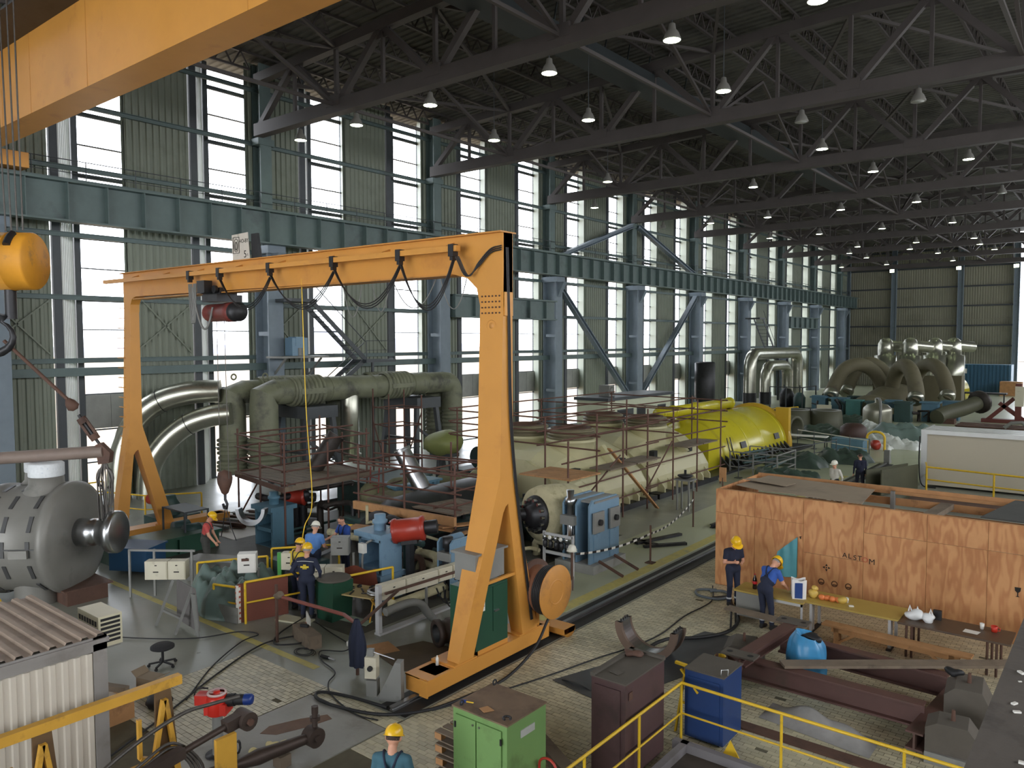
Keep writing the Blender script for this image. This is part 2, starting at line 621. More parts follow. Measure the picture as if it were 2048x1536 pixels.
# columns every 12 m
cl = MB().ibeam((0, 0, 0), (0, 0, 11.3), .85, 1.15, .1, .1, up=(1, 0, 0))
cl.box(-.3, -.42, 3.0, .5, -.3, 3.2).box(-.3, -.42, 7.0, .5, -.3, 7.2)
cl.box(-.62, -.5, 11.0, .75, .5, 11.38)
cl.prism([(.57, 0), (1.15, 0), (.57, -1.1)], (0, -.2, 11.0), (1, 0, 0), (0, 0, 1), (0, .4, 0))
lowm = cl.mesh('lower_shaft')
lowm.materials.append(COL_BLUE)
upm = MB().ibeam((0, 0, 11.38), (0, 0, 20.2), .62, .7, .06, .08, up=(1, 0, 0)).box(-.35, -.45, 16.3, .4, .45, 16.62).mesh('upper_shaft')
upm.materials.append(GREEN_STEEL)
for k in range(-2, 9):
    yc = 22.1 + 12 * k
    c = T('steel_column', None, None, (-33.5, yc + .43, 0))
    c['kind'] = 'structure'
    inst(lowm, 'lower_shaft', c, (0, 0, 0))
    inst(upm, 'upper_shaft', c, (-.35, 0, 0))
for j, (p, q) in enumerate((((-33.3, 46.9, 10.9), (-33.3, 57.3, 2.0)), ((-33.3, 69.9, 10.9), (-33.3, 59.2, 2.0)), ((-33.3, 46.9, 12.9), (-33.3, 57.8, 16.4)), ((-33.3, 70, 12.9), (-33.3, 58.8, 16.4)))):
    b_ = obj('wall_brace', MB().ibeam(p, q, .42, .34, .06, .05), COL_BLUE, wall_l)
obj('wall_brace', MB().box(-33.5, 57.2, 1.6, -33.1, 59.3, 2.2), COL_BLUE, wall_l)

# crane girder with stiffeners and walkway railing
gd = MB().box(-32.62, Y0, 11.45, -32.56, Y1 - 1, 12.9).box(-32.95, Y0, 12.88, -32.2, Y1 - 1, 12.95).box(-32.88, Y0, 11.38, -32.28, Y1 - 1, 11.45)
gd.box(-32.66, Y0, 12.95, -32.54, Y1 - 1, 13.08)
gird = obj('trim_2', gd, GREEN_STEEL, kind='structure')
st = MB().box(-.3, -.015, 0, .0, .015, 1.43).mesh('stiffener')
st.materials.append(GREEN_STEEL)
y = 11.4 - 1.49 * 6
while y < Y1 - 1.2:
    inst(st, 'stiffener', gird, (-32.26, y, 11.45))
    y += 1.49
wk = T('walkway_railing', 'thin steel handrail running along the top of the crane girder by the windows', 'railing', (-33.3, 0, 12.95))
rl = MB()
rl.tube((0, 0, 1.0), (0, 122, 1.0), .02, 6).tube((0, 0, .5), (0, 122, .5), .015, 6)
obj('rail', rl, DARKMET, wk)
rp = MB().tube((0, 0, 0), (0, 0, 1.02), .02, 6).mesh('post')
rp.materials.append(DARKMET)
for i in range(62):
    inst(rp, 'post', wk, (0, 2 * i, 0))

# deep tie beams between two pairs of columns
for ya, yb in ((35.2, 46.0), (95.0, 106.0)):
    b_ = MB().box(-33.15, ya, 8.25, -32.95, yb, 9.6).box(-33.3, ya, 9.52, -32.7, yb, 9.62).box(-33.3, ya, 8.2, -32.7, yb, 8.3)
    t = obj('trim_3' if ya < 50 else 'trim_4', b_, GREEN_STEEL, kind='structure')
    for i in range(int((yb - ya) / 1.9) + 1):
        obj('stiffener', MB().box(-32.96, ya + 1.9 * i, 8.3, -32.72, ya + 1.9 * i + .06, 9.52), GREEN_STEEL, t)

# ================================================================ far gable
wf = corrugate((-34.3, Y1), (-12.6, Y1), 0, 21.2, .31, .05, .1)
wall_f = obj('wall_far', wf, CLAD2, kind='structure')
for z in (3.2, 5.92, 8.72, 11.46, 14.15, 16.9, 19.4):
    obj('girt', MB().box(-34.2, Y1 - .42, z - .1, -12.6, Y1 - .12, z + .1), DARKMET, wall_f)
obj('girt', MB().box(-27.3, Y1 - .3, 9.5, -12.6, Y1 - .12, 9.62), CLAD2, wall_f)
for x in (-34.0, -27.6, -19.1, -12.5):
    obj('gable_column', MB().ibeam((x, Y1 - .6, 0), (x, Y1 - .6, 21), .55, .7, .06, .06), COL_BLUE, wall_f)
gw = MB()
for x in (-12.3, -10.3, -8.3, -6.3):
    gw.box(x - .05, Y1 - .1, 0, x + .05, Y1 + .1, 21)
for i in range(17):
    gw.box(-12.3, Y1 - .05, 1.25 * i, -6.3, Y1 + .05, 1.25 * i + .06)
gwo = obj('window_30', gw, DARKMET, kind='structure')
for i in range(16):
    for x in (-12.25, -10.25, -8.25):
        obj('pane', MB().box(x, Y1 - .006, 1.25 * i + .06, x + 1.9, Y1 + .006, 1.25 * i + 1.25), GLASS, gwo)
obj('wall_far_right', corrugate((-6.3, Y1), (XR, Y1), 0, 21.2, .31, .05, .1), CLAD2, kind='structure')

# ================================================================ right wall (behind the camera) and near gable: daylight openings
obj('wall_right', MB().box(XR, Y0, 0, XR + .3, Y1, 9).box(XR, Y0, 16, XR + .3, Y1, 20.6), CLAD2, kind='structure')
mu = MB()
for i in range(25):
    mu.box(XR, Y0 + 6 * i - .6, 9, XR + .3, Y0 + 6 * i + .6, 16)
obj('window_31', mu, DARKMET, kind='structure')
mu = MB()
for i in range(14):
    mu.box(-35 + 4 * i - .25, Y0 - .1, 0, -35 + 4 * i + .25, Y0 + .1, 20.4)
for z in (12, 16, 19.9):
    mu.box(-36, Y0 - .1, z, XR, Y0 + .1, z + .3)
mu.box(-36, Y0 - .1, 0, -24, Y0 + .1, 20.4).box(6, Y0 - .1, 0, XR, Y0 + .1, 20.4).box(-24, Y0 - .1, 12, 6, Y0 + .1, 20.4)
obj('window_32', mu, DARKMET, kind='structure')

# ================================================================ roof
XC = -9.5


def ztop(x):
    return 19.55 + .035 * (24 - abs(x - XC))


deck = MB()
rows = []
yy = Y0
while yy < Y1:
    for f, h in ((0, 0), (.3, 0), (.4, .06), (.75, .06), (.85, 0)):
        rows.append((yy + f * .42, h))
    yy += .42
vs, fs = [], []
for yv, h in rows:
    for x in (XL, XC, XR):
        vs.append((x, yv, ztop(x) + .86 + h))
for i in range(len(rows) - 1):
    for j in range(2):
        a = i * 3 + j
        fs.append((a, a + 3, a + 4, a + 1))
deck.add(vs, fs)
for x0, x1 in ((XL, XC), (XC, XR)):
    a, b_ = ztop(x0) + 1.02, ztop(x1) + 1.02
    deck.add([(x0, Y0, a), (x1, Y0, b_), (x1, Y1, b_), (x0, Y1, a)], [(0, 1, 2, 3)])
ceil = obj('ceiling', deck, DECKM, kind='structure')
# one truss, then copies
bot = [XC + 6 * i for i in range(-4, 5)]
top = [XC + 6 * i + 3 for i in range(-4, 4)]
tr = T('roof_truss', None, None, (0, 0, 0))
tr.parent = ceil
zb = 16.92
obj('bottom_chord', MB().box(-33.5, -.24, 16.62, 14.5, .24, 17.2), TRUSS, tr)
for x0, x1 in ((-33.5, XC), (XC, 14.5)):
    obj('top_chord', MB().bar((x0, 0, ztop(x0) - .2), (x1, 0, ztop(x1) - .2), .4, .42), TRUSS, tr)
for i, x in enumerate(top):
    zt = ztop(x) - .2
    obj('diagonal', MB().bar((bot[i], 0, zb), (x, 0, zt), .26, .26), TRUSS, tr)
    obj('diagonal', MB().bar((x, 0, zt), (bot[i + 1], 0, zb), .26, .26), TRUSS, tr)
    obj('vertical', MB().bar((x, 0, zb), (x, 0, zt), .14, .14), TRUSS, tr)
    obj('gusset', MB().box(x - .5, -.03, zt - .5, x + .5, .03, zt), TRUSS, tr)
for x in bot[1:-1]:
    obj('vertical', MB().bar((x, 0, zb), (x, 0, ztop(x) - .2), .16, .16), TRUSS, tr)
    obj('gusset', MB().box(x - .45, -.26, zb, x + .45, .26, zb + .45), TRUSS, tr)
trusses = [22.1 + 12 * k for k in range(-1, 9)]
tr.location = (0, trusses[0], 0)
for y in trusses[1:]:
    c = dup(tr, (0, y, 0), parent=ceil)
# lattice purlins between the trusses
pl = MB()
pl.bar((0, 0, .82), (0, 12, .82), .12, .1)
pl.bar((0, .6, .06), (0, 11.4, .06), .12, .1)
n = 12
for i in range(n):
    ya = .6 + 10.8 * i / n
    yb = .6 + 10.8 * (i + 1) / n
    ym = (ya + yb) / 2
    pl.bar((0, ya, .06), (0, ym, .8), .06, .06)
    pl.bar((0, ym, .8), (0, yb, .06), .06, .06)
pm = pl.mesh('lattice_purlin')
pm.materials.append(TRUSS)
for y in trusses[:-1] + [-1.9, -13.9]:
    for i in range(16):
        x = -33.2 + 3 * i
        inst(pm, 'lattice_purlin', ceil, (x, y, ztop(x)))
br = MB().bar((0, 0, 0), (0, 0, 1), .13, .13).mesh('roof_brace')
br.materials.append(TRUSS)


def rod(name, p, q, parent):
    o = inst(br, name, parent, (0, 0, 0))
    orient(o, p, q)
    o.scale = (1, 1, (Vector(q) - Vector(p)).length)
    return o


for k, y in enumerate(trusses[:-1]):
    for i, x in enumerate((-33.5, -21.5, -9.5, 2.5)):
        rod('roof_brace', (x, y, ztop(x) - .3), (x + 6, y + 12, ztop(x + 6) - .3), ceil)
        rod('roof_brace', (x + 12, y, ztop(x + 12) - .3), (x + 6, y + 12, ztop(x + 6) - .3), ceil)
    for x in (-27.5, -15.5, -3.5):
        rod('sway_brace', (x, y, 16.95), (x, y + 6, ztop(x) - .1), ceil)
        rod('sway_brace', (x, y + 12, 16.95), (x, y + 6, ztop(x) - .1), ceil)
        rod('sway_brace', (x, y, 17.0), (x, y + 12, 17.0), ceil)
# dark maintenance walkway under the roof
cw = MB().box(-19.7, 10, 18.9, -18.5, 70, 18.98)
cw.box(-19.75, 10, 18.9, -19.7, 70, 20.0).box(-18.5, 10, 18.9, -18.45, 70, 19.5)
CWM = M('dark_walkway_plate', (44, 50, 52), .6, var=.1)
t = T('roof_walkway', 'dark maintenance walkway running high under the roof deck', 'walkway', (0, 0, 0))
obj('deck_plate', cw, CWM, t)
for i in range(30):
    obj('hanger', MB().bar((-19.6, 11 + 2 * i, 18.9), (-19.2, 11 + 2 * i, 20.9), .06, .06), CWM, t)

# ================================================================ helpers for things built in world coordinates
def WP(root, name, mb, mat, label=None, parent=None, kind=None):
    """part given in world coordinates, hung under a root whose rotation is zero"""
    o = obj(name, mb, mat, parent or root, label=label, kind=kind)
    if parent is None:
        o.location = -root.location
    return o


def text(body, size, mat, parent, loc, rot, name='lettering', ext=.002, align='CENTER'):
    c = bpy.data.curves.new(name, 'FONT')
    c.body = body
    c.size = size
    c.extrude = ext
    c.align_x = align
    tmp = bpy.data.objects.new(name, c)
    me = bpy.data.meshes.new_from_object(tmp)
    me.name = name
    bpy.data.objects.remove(tmp)
    bpy.data.curves.remove(c)
    me.materials.clear()
    me.materials.append(mat)
    o = bpy.data.objects.new(name, me)
    col.objects.link(o)
    o.parent = parent
    o.location = loc
    o.rotation_euler = rot
    return o


def cat_curve(p, q, sag, n=14):
    p, q = Vector(p), Vector(q)
    return [p.lerp(q, i / n) - Vector((0, 0, sag * 4 * (i / n) * (1 - i / n))) for i in range(n + 1)]


def spline(pts, n=8):
    """Catmull-Rom through points"""
    P = [Vector(p) for p in pts]
    P = [P[0] * 2 - P[1]] + P + [P[-1] * 2 - P[-2]]
    out = []
    for i in range(1, len(P) - 2):
        a, b_, c, d = P[i - 1:i + 3]
        for k in range(n):
            t = k / n
            out.append(.5 * ((2 * b_) + (c - a) * t + (2 * a - 5 * b_ + 4 * c - d) * t * t + (3 * b_ - a - 3 * c + d) * t ** 3))
    out.append(P[-2])
    return out


INK = M('black_stencil_ink', (34, 28, 24), .8, var=.05)
REDINK = M('faded_red_ink', (176, 84, 60), .8, var=.05)
DKGREEN = M('dark_green_enamel', (34, 74, 56), .4, var=.1, dirt=(24, 46, 36), da=.3)
CREAM = M('cream_enamel', (206, 200, 172), .5, var=.05, dirt=(160, 150, 124), da=.3, ds=2)
CABLE = M('black_cable_sheath', (34, 34, 36), .55, var=.1)
ROPE = M('steel_wire_rope', (96, 92, 88), .5, metal=.6, var=.2, vs=8)

# ================================================================ orange portal gantry
G = T('gantry_crane', 'tall orange portal gantry crane with A-shaped legs standing on the two floor rails', 'gantry crane', (-18.2, 12.3, 0))


def leg(x_in, x_out_top, x_out_base, name, ys, zsplit):
    """A-shaped leg: outline in y/z, tapering in x below the split"""
    f0, f1, b0, b1 = ys
    out = [(f0, .42), (12.06, 3.9), (12.2, 8.12), (12.2, 8.9), (12.48, 8.9), (12.48, 3.9), (b1, .42), (b0, .42), (12.32, zsplit + .05), (12.24, zsplit), (12.16, zsplit - .12), (f1, .42)]
    n = len(out)

    def xo(z):
        return x_out_top if z >= 3.9 else x_out_base + (x_out_top - x_out_base) * (z - .42) / 3.48
    vs = [(x_in, y, z) for y, z in out] + [(xo(z), y, z) for y, z in out]
    cap = [(0, 1, 10, 11), (1, 9, 10), (1, 5, 9), (1, 2, 5), (2, 3, 4, 5), (5, 6, 7, 8), (5, 8, 9)]
    fs = cap + [tuple(n + i for i in reversed(c)) for c in cap] + [(i, (i + 1) % n, n + (i + 1) % n, n + i) for i in range(n)]
    return WP(G, name, MB().add(vs, fs), ORANGE)


lr = leg(-10.0, -10.62, -10.32, 'leg', (10.78, 11.2, 12.8, 13.32), 3.3)
ll = leg(-26.0, -26.45, -26.3, 'leg', (11.45, 11.9, 13.05, 13.5), 3.05)
# main beam with rounded inner corners
prof = [(-26.45, 8.9), (-26.45, 8.0), (-26.0, 8.0)]
prof = [(-10.0, 8.9), (-26.45, 8.98), (-26.45, 7.7), (-26.0, 7.7), (-25.98, 7.95), (-25.86, 8.13), (-25.6, 8.2), (-11.35, 8.12), (-10.98, 8.02), (-10.72, 7.8), (-10.62, 7.4), (-10.0, 7.4)]
WP(G, 'main_beam', MB().prism(prof, (0, 12.19, 0), (1, 0, 0), (0, 0, 1), (0, .3, 0)), ORANGE)
WP(G, 'bottom_flange', MB().box(-25.6, 12.1, 8.1, -11.4, 12.58, 8.13), ORANGE_D)
WP(G, 'top_flange', MB().bar((-26.5, 12.33, 8.99), (-9.98, 12.33, 8.91), .5, .03), ORANGE_D)
WP(G, 'festoon_rail', MB().bar((-27.1, 11.88, 8.72), (-10.95, 11.88, 8.62), .12, .12), ORANGE)
for i in range(8):
    x = -25.4 + 2.0 * i
    z = 8.72 - .1 * (x + 27.1) / 16.1
    WP(G, 'bracket', MB().prism([(0, 0), (.36, 0), (.36, .14)], (x, 11.85, z + .04), (0, 1, 0), (0, 0, 1), (.06, 0, 0)).bar((x + .03, 11.85, z + .05), (x + .03, 12.2, z + .05), .1, .03), ORANGE_D)
for xa, xb, ya, yb in ((-10.58, -10.0, 9.94, 13.75), (-26.5, -25.95, 9.6, 15.6)):
    t = WP(G, 'base_beam', MB().box(xa, ya, .12, xb, yb, .42).box(xa - .02, ya, .4, xb + .02, yb, .43), ORANGE)
    obj('end_plate', MB().box(xb - .2, ya - .03, .1, xb + .01, ya, .42), ORANGE, t)
    for yy in (ya + .45, yb - .35):
        obj('wheel_cover', MB().lathe([(.2, -.02), (.22, 0), (.22, .42), (.2, .44)], (xa + .07, yy, .4), (1, 0, 0), 14, 0, PI).box(xa + .08, yy - .2, .4, xb - .05, yy + .2, .43), ORANGE, t)
        obj('wheel', MB().tube((xa + .2, yy, .17), (xb - .2, yy, .17), .15, 16), DARKSTEEL, t)
    for k in range(5):
        obj('bolt', MB().tube((xb - .04, 10.85 + .1 * k, .43), (xb - .04, 10.85 + .1 * k, .48), .022, 6), ORANGE, t)
        obj('bolt', MB().tube((xb - .04, 12.85 + .1 * k, .43), (xb - .04, 12.85 + .1 * k, .48), .022, 6), ORANGE, t)
WP(G, 'leg_flange', MB().box(-10.62, 10.66, .43, -9.99, 11.32, .46), ORANGE)
WP(G, 'leg_flange', MB().box(-10.62, 12.68, .43, -9.99, 13.42, .46), ORANGE)
# bolted splice on the right leg
sp = WP(G, 'splice_plate', MB().box(-10.6, 12.17, 7.22, -10.03, 12.2, 7.7).box(-9.995, 12.2, 7.22, -9.97, 12.46, 7.7), ORANGE)
bm = MB().tube((0, 0, 0), (0, -.02, 0), .018, 8).mesh('bolt')
bm.materials.append(RUST)
for i in range(6):
    for j in range(4):
        inst(bm, 'bolt', sp, (-10.55 + .093 * i, 12.17, 7.28 + .115 * j))
WP(G, 'boss', MB().lathe([(.001, 0), (.06, .0), (.09, -.03), (.11, -.01), (.12, 0)], (-10.3, 12.16, 7.02), (0, -1, 0), 18), ORANGE_D)
# ladder rungs on the left leg
for i in range(22):
    z = .9 + .33 * i
    WP(G, 'rung', MB().path([(-26.62, 12.12, z), (-26.62, 12.02, z), (-26.3, 12.02, z), (-26.3, 12.12, z)], .014, 6), ORANGE)
# electrical cubicle and resistor box on the right base beam
ec = WP(G, 'control_cubicle', MB().box(-10.72, 11.32, .52, -10.03, 12.32, 1.76), DKGREEN)
obj('cubicle_door', MB().box(-10.03, 11.34, .8, -10.01, 11.82, 1.72), DKGREEN, ec)
obj('cubicle_door', MB().box(-10.03, 11.84, .8, -10.01, 12.3, 1.72), DKGREEN, ec)
obj('door_handle', MB().box(-10.01, 11.86, 1.2, -9.98, 12.0, 1.23), STEEL, ec)
obj('warning_plate', MB().box(-10.012, 11.5, 1.3, -10.006, 11.58, 1.48), WHITE, ec)
obj('hazard_mark', MB().prism([(0, 0), (.05, 0), (.025, .05)], (-10.006, 11.515, 1.39), (0, 1, 0), (0, 0, 1), (.003, 0, 0)), RUST, ec)
obj('cubicle_feet', MB().box(-10.72, 11.32, .43, -10.66, 12.32, .52).box(-10.1, 11.32, .43, -10.03, 12.32, .52).box(-10.72, 11.32, .43, -10.03, 11.38, .52), ORANGE, ec)
rb = WP(G, 'resistor_box', MB().box(-10.66, 11.4, 1.86, -10.1, 12.3, 2.42).box(-10.72, 11.34, 2.42, -10.04, 12.36, 2.46), GREYM)
WP(G, 'cross_brace', MB().bar((-10.05, 11.35, 1.82), (-10.05, 12.75, 1.82), .06, .06), ORANGE)
# cable reel
rc = (13.45, 1.28)
rp_ = WP(G, 'reel_flange', MB().lathe([(.0, 0), (.57, 0), (.585, .015), (.585, .03), (.57, .04), (.0, .04)], (-9.62, rc[0], rc[1]), (1, 0, 0), 40).lathe([(.24, .04), (.26, .052), (.28, .04)], (-9.62, rc[0], rc[1]), (1, 0, 0), 32), ORANGE_D)
WP(G, 'reel_flange', MB().lathe([(.0, 0), (.62, 0), (.62, .05), (.0, .05)], (-10.2, rc[0], rc[1]), (1, 0, 0), 40), RUST)
WP(G, 'reel_drum', MB().lathe([(.5, 0), (.5, .54)], (-10.16, rc[0], rc[1]), (1, 0, 0), 40), M('copper_brown_winding', (140, 96, 74), .5, var=.12, vs=6))
for k in range(5):
    WP(G, 'winding', MB().lathe([(.5, -.02), (.53, -.015), (.535, 0), (.53, .015), (.5, .02)], (-9.68 - .045 * k, rc[0], rc[1]), (1, 0, 0), 36), CABLE)
WP(G, 'reel_stand', MB().bar((-10.15, 13.45, .43), (-10.15, 13.45, 1.28), .12, .12).tube((-10.3, 13.45, 1.28), (-9.6, 13.45, 1.28), .06, 12), ORANGE)
WP(G, 'drive_cover', MB().lathe([(.0, 0), (.22, 0), (.22, .72), (.0, .72)], (-10.5, 14.25, .22), (1, 0, 0), 18, 0, PI).box(-10.5, 14.03, .1, -9.78, 14.47, .22), ORANGE)
# cables down the right leg
cb = MB()
for dx in (0, .03, .06):
    cb.path(spline([(-9.975, 12.25 + dx, 8.6), (-9.97, 12.3 + dx, 7.0), (-9.97, 12.34 + dx * 1.2, 5.2), (-9.97, 12.5 + dx, 3.8), (-9.97, 12.78 + dx, 2.2), (-9.97, 13.05 + dx, .7)], 6), .012, 6)
WP(G, 'leg_cables', cb, CABLE)
cb = MB()
for dx in (0, .04, .08):
    cb.path(spline([(-11.0 + dx, 11.85, 8.45), (-10.85 + dx, 12.0, 8.05), (-10.6, 12.12, 8.25 + dx), (-10.3, 12.14, 8.5 + dx), (-10.02, 12.15, 8.55 + dx)], 6), .014, 6)
WP(G, 'leg_cables', cb, CABLE)
# festoon: trolleys and hanging loops
tx = [-21.6, -20.0, -17.6, -15.0, -12.7, -11.1]
sag = [.0, .75, .8, .85, .95]
for i, x in enumerate(tx):
    z = 8.72 - .1 * (x + 27.1) / 16.1
    WP(G, 'festoon_trolley', MB().box(x - .07, 11.8, z - .16, x + .07, 11.96, z + .09).box(x - .04, 11.82, z - .24, x + .04, 11.94, z - .16), DARKSTEEL)
for i in range(1, 5):
    p, q = tx[i], tx[i + 1]
    fb = MB()
    for k in range(3):
        fb.path(cat_curve((p, 11.86 + .03 * k, 8.45), (q, 11.86 + .03 * k, 8.38), sag[i] + .05 * k), .014, 6)
    WP(G, 'festoon_cable', fb, CABLE)
fb = MB()
for p, q, sg in ((-13.9, -12.3, .75), (-12.3, -11.4, .8), (-15.7, -14.9, .9), (-14.6, -13.9, .8)):
    fb.path(cat_curve((p, 12.7, 8.3), (q, 12.7, 8.3), sg * 1.1), .012, 6)
WP(G, 'festoon_cable', fb, GREYM)
fb = MB()
for k in range(4):
    fb.path(cat_curve((-21.72 + .06 * k, 11.9, 8.4), (-21.45 + .05 * k, 11.9, 8.4), 1.15, 10), .016, 6)
fb.path(cat_curve((-21.5, 11.9, 8.3), (-20.6, 12.0, 7.7), .9), .03, 8)
WP(G, 'festoon_cable', fb, GREYM)
# hoist under the beam
HM = M('dirty_red_hoist', (116, 50, 44), .5, var=.15, dirt=(58, 50, 48), da=.6, ds=3)
h = WP(G, 'hoist_trolley', MB().box(-21.2, 12.05, 8.0, -20.3, 12.6, 8.25).box(-21.0, 11.9, 7.85, -20.2, 12.7, 8.05).tube((-21.1, 12.0, 8.2), (-21.1, 11.92, 8.2), .11, 12).tube((-20.4, 12.0, 8.2), (-20.4, 11.92, 8.2), .11, 12).box(-21.0, 11.75, 8.1, -20.6, 12.0, 8.45), DARKSTEEL)
WP(G, 'hoist_drum', MB().lathe([(.0, -.2), (.16, -.16), (.25, 0), (.26, .15), (.26, .95), (.28, .96), (.28, 1.3), (.24, 1.34), (.0, 1.34)], (-21.2, 12.25, 7.55), (1, 0, 0), 20), HM)
WP(G, 'hoist_motor', MB().lathe([(.0, 0), (.26, 0), (.27, .03), (.27, .3), (.0, .3)], (-19.95, 12.25, 7.55), (1, 0, 0), 18), DARKSTEEL)
WP(G, 'hoist_rope', MB().tube((-20.75, 12.2, 7.3), (-20.75, 12.2, 2.75), .012, 6).tube((-20.35, 12.2, 7.3), (-20.3, 12.2, 2.75), .012, 6), ROPE)
hk = WP(G, 'hook_block', MB().lathe([(.02, -.45), (.1, -.38), (.2, -.1), (.22, .05), (.18, .22), (.0, .3)], (-20.52, 12.2, 2.7), (0, 0, 1), 14), RUST)
obj('hook', MB().path([(-20.52, 12.2, 2.3), (-20.52, 12.2, 2.12), (-20.42, 12.2, 2.0), (-20.46, 12.2, 1.86), (-20.58, 12.2, 1.86), (-20.64, 12.2, 1.98)], .04, 8), DARKSTEEL, hk)
WP(G, 'sling', MB().path([(-20.5, 12.2, 1.95), (-20.75, 12.25, 1.3), (-20.95, 12.3, .95)], .014, 6).path([(-20.5, 12.2, 1.95), (-20.3, 12.25, 1.3), (-20.15, 12.3, .95)], .014, 6), BLACK)
# rating board on top of the beam
SIGNM = M('stained_white_board', (206, 198, 186), .6, var=.08, vs=6, dirt=(160, 150, 130), da=.4, ds=4)
sb = WP(G, 'rating_board', MB().prism([(-.02, 0), (.82, 0), (.74, .72), (-.04, .7)], (-19.75, 12.15, 8.98), (1, 0, 0), (0, 0, 1), (0, .02, 0)), SIGNM)
WP(G, 'board_stay', MB().prism([(0, 0), (.42, 0), (.3, .68), (0, .68)], (-18.92, 12.2, 8.97), (1, 0, 0), (0, 0, 1), (0, .06, 0)), DARKSTEEL)
r9 = (R2(90), 0, 0)
text('HO-BY', .15, INK, sb, (-19.2, 12.147, 9.43), r9)
text('5', .28, INK, sb, (-19.14, 12.147, 9.02), r9)
text('t', .12, INK, sb, (-19.02, 12.147, 9.06), r9)
lg = MB()
for a, b_ in (((0, 0), (.3, 0)), ((.3, 0), (.3, .44)), ((.3, .44), (0, .44)), ((0, .44), (0, 0))):
    lg.bar((-19.72 + a[0], 12.145, 9.16 + a[1]), (-19.72 + b_[0], 12.145, 9.16 + b_[1]), .012, .012)
lg.path([(-19.57 + .11 * math.cos(t * PI / 12), 12.145, 9.38 + .18 * math.sin(t * PI / 12)) for t in range(24)], .008, 5, closed=True)
lg.path([(-19.57 + .05 * math.cos(t * PI / 12), 12.145, 9.36 + .11 * math.sin(t * PI / 12)) for t in range(24)], .012, 5, closed=True)
obj('emblem', lg, INK, sb)

# ================================================================ overhead travelling crane
OC = T('bridge_crane', 'big orange box girder of the overhead bridge crane crossing under the roof', 'bridge crane', (-10, 9.5, 13.3))
WP(OC, 'girder', MB().box(-32.0, 9.06, 13.3, 16, 9.95, 15.6), ORANGE)
for x in (-27.2, -25.0, -21.3, -14, -7, 0, 7):
    WP(OC, 'weld_seam', MB().box(x, 9.052, 13.3, x + .02, 9.06, 15.6), ORANGE_D)
WP(OC, 'rail', MB().ibeam((-32, 9.5, 15.67), (16, 9.5, 15.67), .14, .14, .04, .04), DARKSTEEL)
WP(OC, 'walkway', MB().box(-32, 8.0, 15.55, 16, 9.06, 15.62), DARKSTEEL)
WP(OC, 'end_truck', MB().box(-32.9, 4.5, 13.15, -32.1, 11.5, 13.7), ORANGE)
WP(OC, 'cross_member', MB().bar((-23.2, 4.0, 16.35), (-23.2, 9.0, 16.35), .25, .3), ORANGE)
tr_ = WP(OC, 'trolley', MB().box(-23.4, 5.8, 15.7, -20.4, 9.6, 16.2), DARKSTEEL)
for dx, dy in ((0, 0), (.16, .1), (.36, .2), (.52, .3)):
    WP(OC, 'hoist_rope', MB().tube((-22.35 + dx, 7.3 + dy, 15.7), (-22.15 + dx * .8, 7.35 + dy * .8, 9.5), .022, 8), ROPE)
BK = M('hook_block_orange', (230, 160, 50), .5, var=.08, vs=3, dirt=(120, 100, 84), da=.3, ds=1.2)
ax = Vector((.72, .66, 0)).normalized()
hb = WP(OC, 'hook_block', MB().lathe([(.0, -.55), (.68, -.55), (.72, -.5), (.72, .0), (.735, .0), (.735, .02), (.72, .02), (.72, .5), (.68, .55), (.0, .55)], (-22.15, 7.5, 8.75), ax, 32), BK)
obj('sheave_slot', MB().path([Vector((-22.15, 7.5, 8.75)) + ax * .2 + Vector((-ax.y, ax.x, 0)) * (-.74 * math.sin(t)) + Vector((0, 0, .74 * math.cos(t))) for t in (.5, .7, .9, 1.1)], .09, 8), DARKSTEEL, hb)
obj('sheave_slot', MB().path([Vector((-22.15, 7.5, 8.75)) - ax * .2 + Vector((-ax.y, ax.x, 0)) * (-.74 * math.sin(t)) + Vector((0, 0, .74 * math.cos(t))) for t in (.5, .7, .9, 1.1)], .09, 8), DARKSTEEL, hb)
hs_ = WP(OC, 'hook_shank', MB().tube((-22.3, 7.45, 8.1), (-22.3, 7.45, 7.3), .14, 12), DARKSTEEL)
dirr = Vector((.78, .626, 0))
hc = Vector((-22.55, 7.1, 6.85))
WP(OC, 'hook', MB().path([hc + dirr * .3 + Vector((0, 0, .55))] + [hc + dirr * (.52 * math.cos(t)) + Vector((0, 0, .42 * math.sin(t))) for t in [1.1 - .37 * i for i in range(13)]], .12, 10, rs=[.13] + [.04 + .012 * min(i, 8) if i < 8 else .14 for i in range(13)]), DARKSTEEL)
# slings from the hook: rod, turnbuckle, clevis, spreader bar and wire strands
SL = T('lifting_tackle', 'rusty turnbuckle sling and spreader bar hanging down to the grey casing shaft', 'lifting tackle', (-21.4, 8.4, 3.4))
p0 = Vector((-22.4, 7.3, 6.75))
p1 = Vector((-21.25, 8.3, 5.25))
p2_ = Vector((-20.95, 8.7, 4.5))
p3 = Vector((-20.75, 8.95, 3.9))
WP(SL, 'rod', MB().tube(p0, p1, .045, 10), RUST)
WP(SL, 'socket', MB().path([p1, p1.lerp(p2_, .12), p1.lerp(p2_, .28), p1.lerp(p2_, .36)], .1, 10, rs=[.06, .13, .15, .07]), RUST)
d_ = (p3 - p1).normalized()
sd = d_.cross(Vector((-.62, .78, 0))).normalized()
for k in (-1, 1):
    WP(SL, 'turnbuckle_bar', MB().bar(p1.lerp(p3, .4) + sd * (.09 * k), p1.lerp(p3, .72) + sd * (.09 * k), .09, .06), RUST)
WP(SL, 'turnbuckle_end', MB().tube(p1.lerp(p3, .36), p1.lerp(p3, .46), .12, 8), RUST)
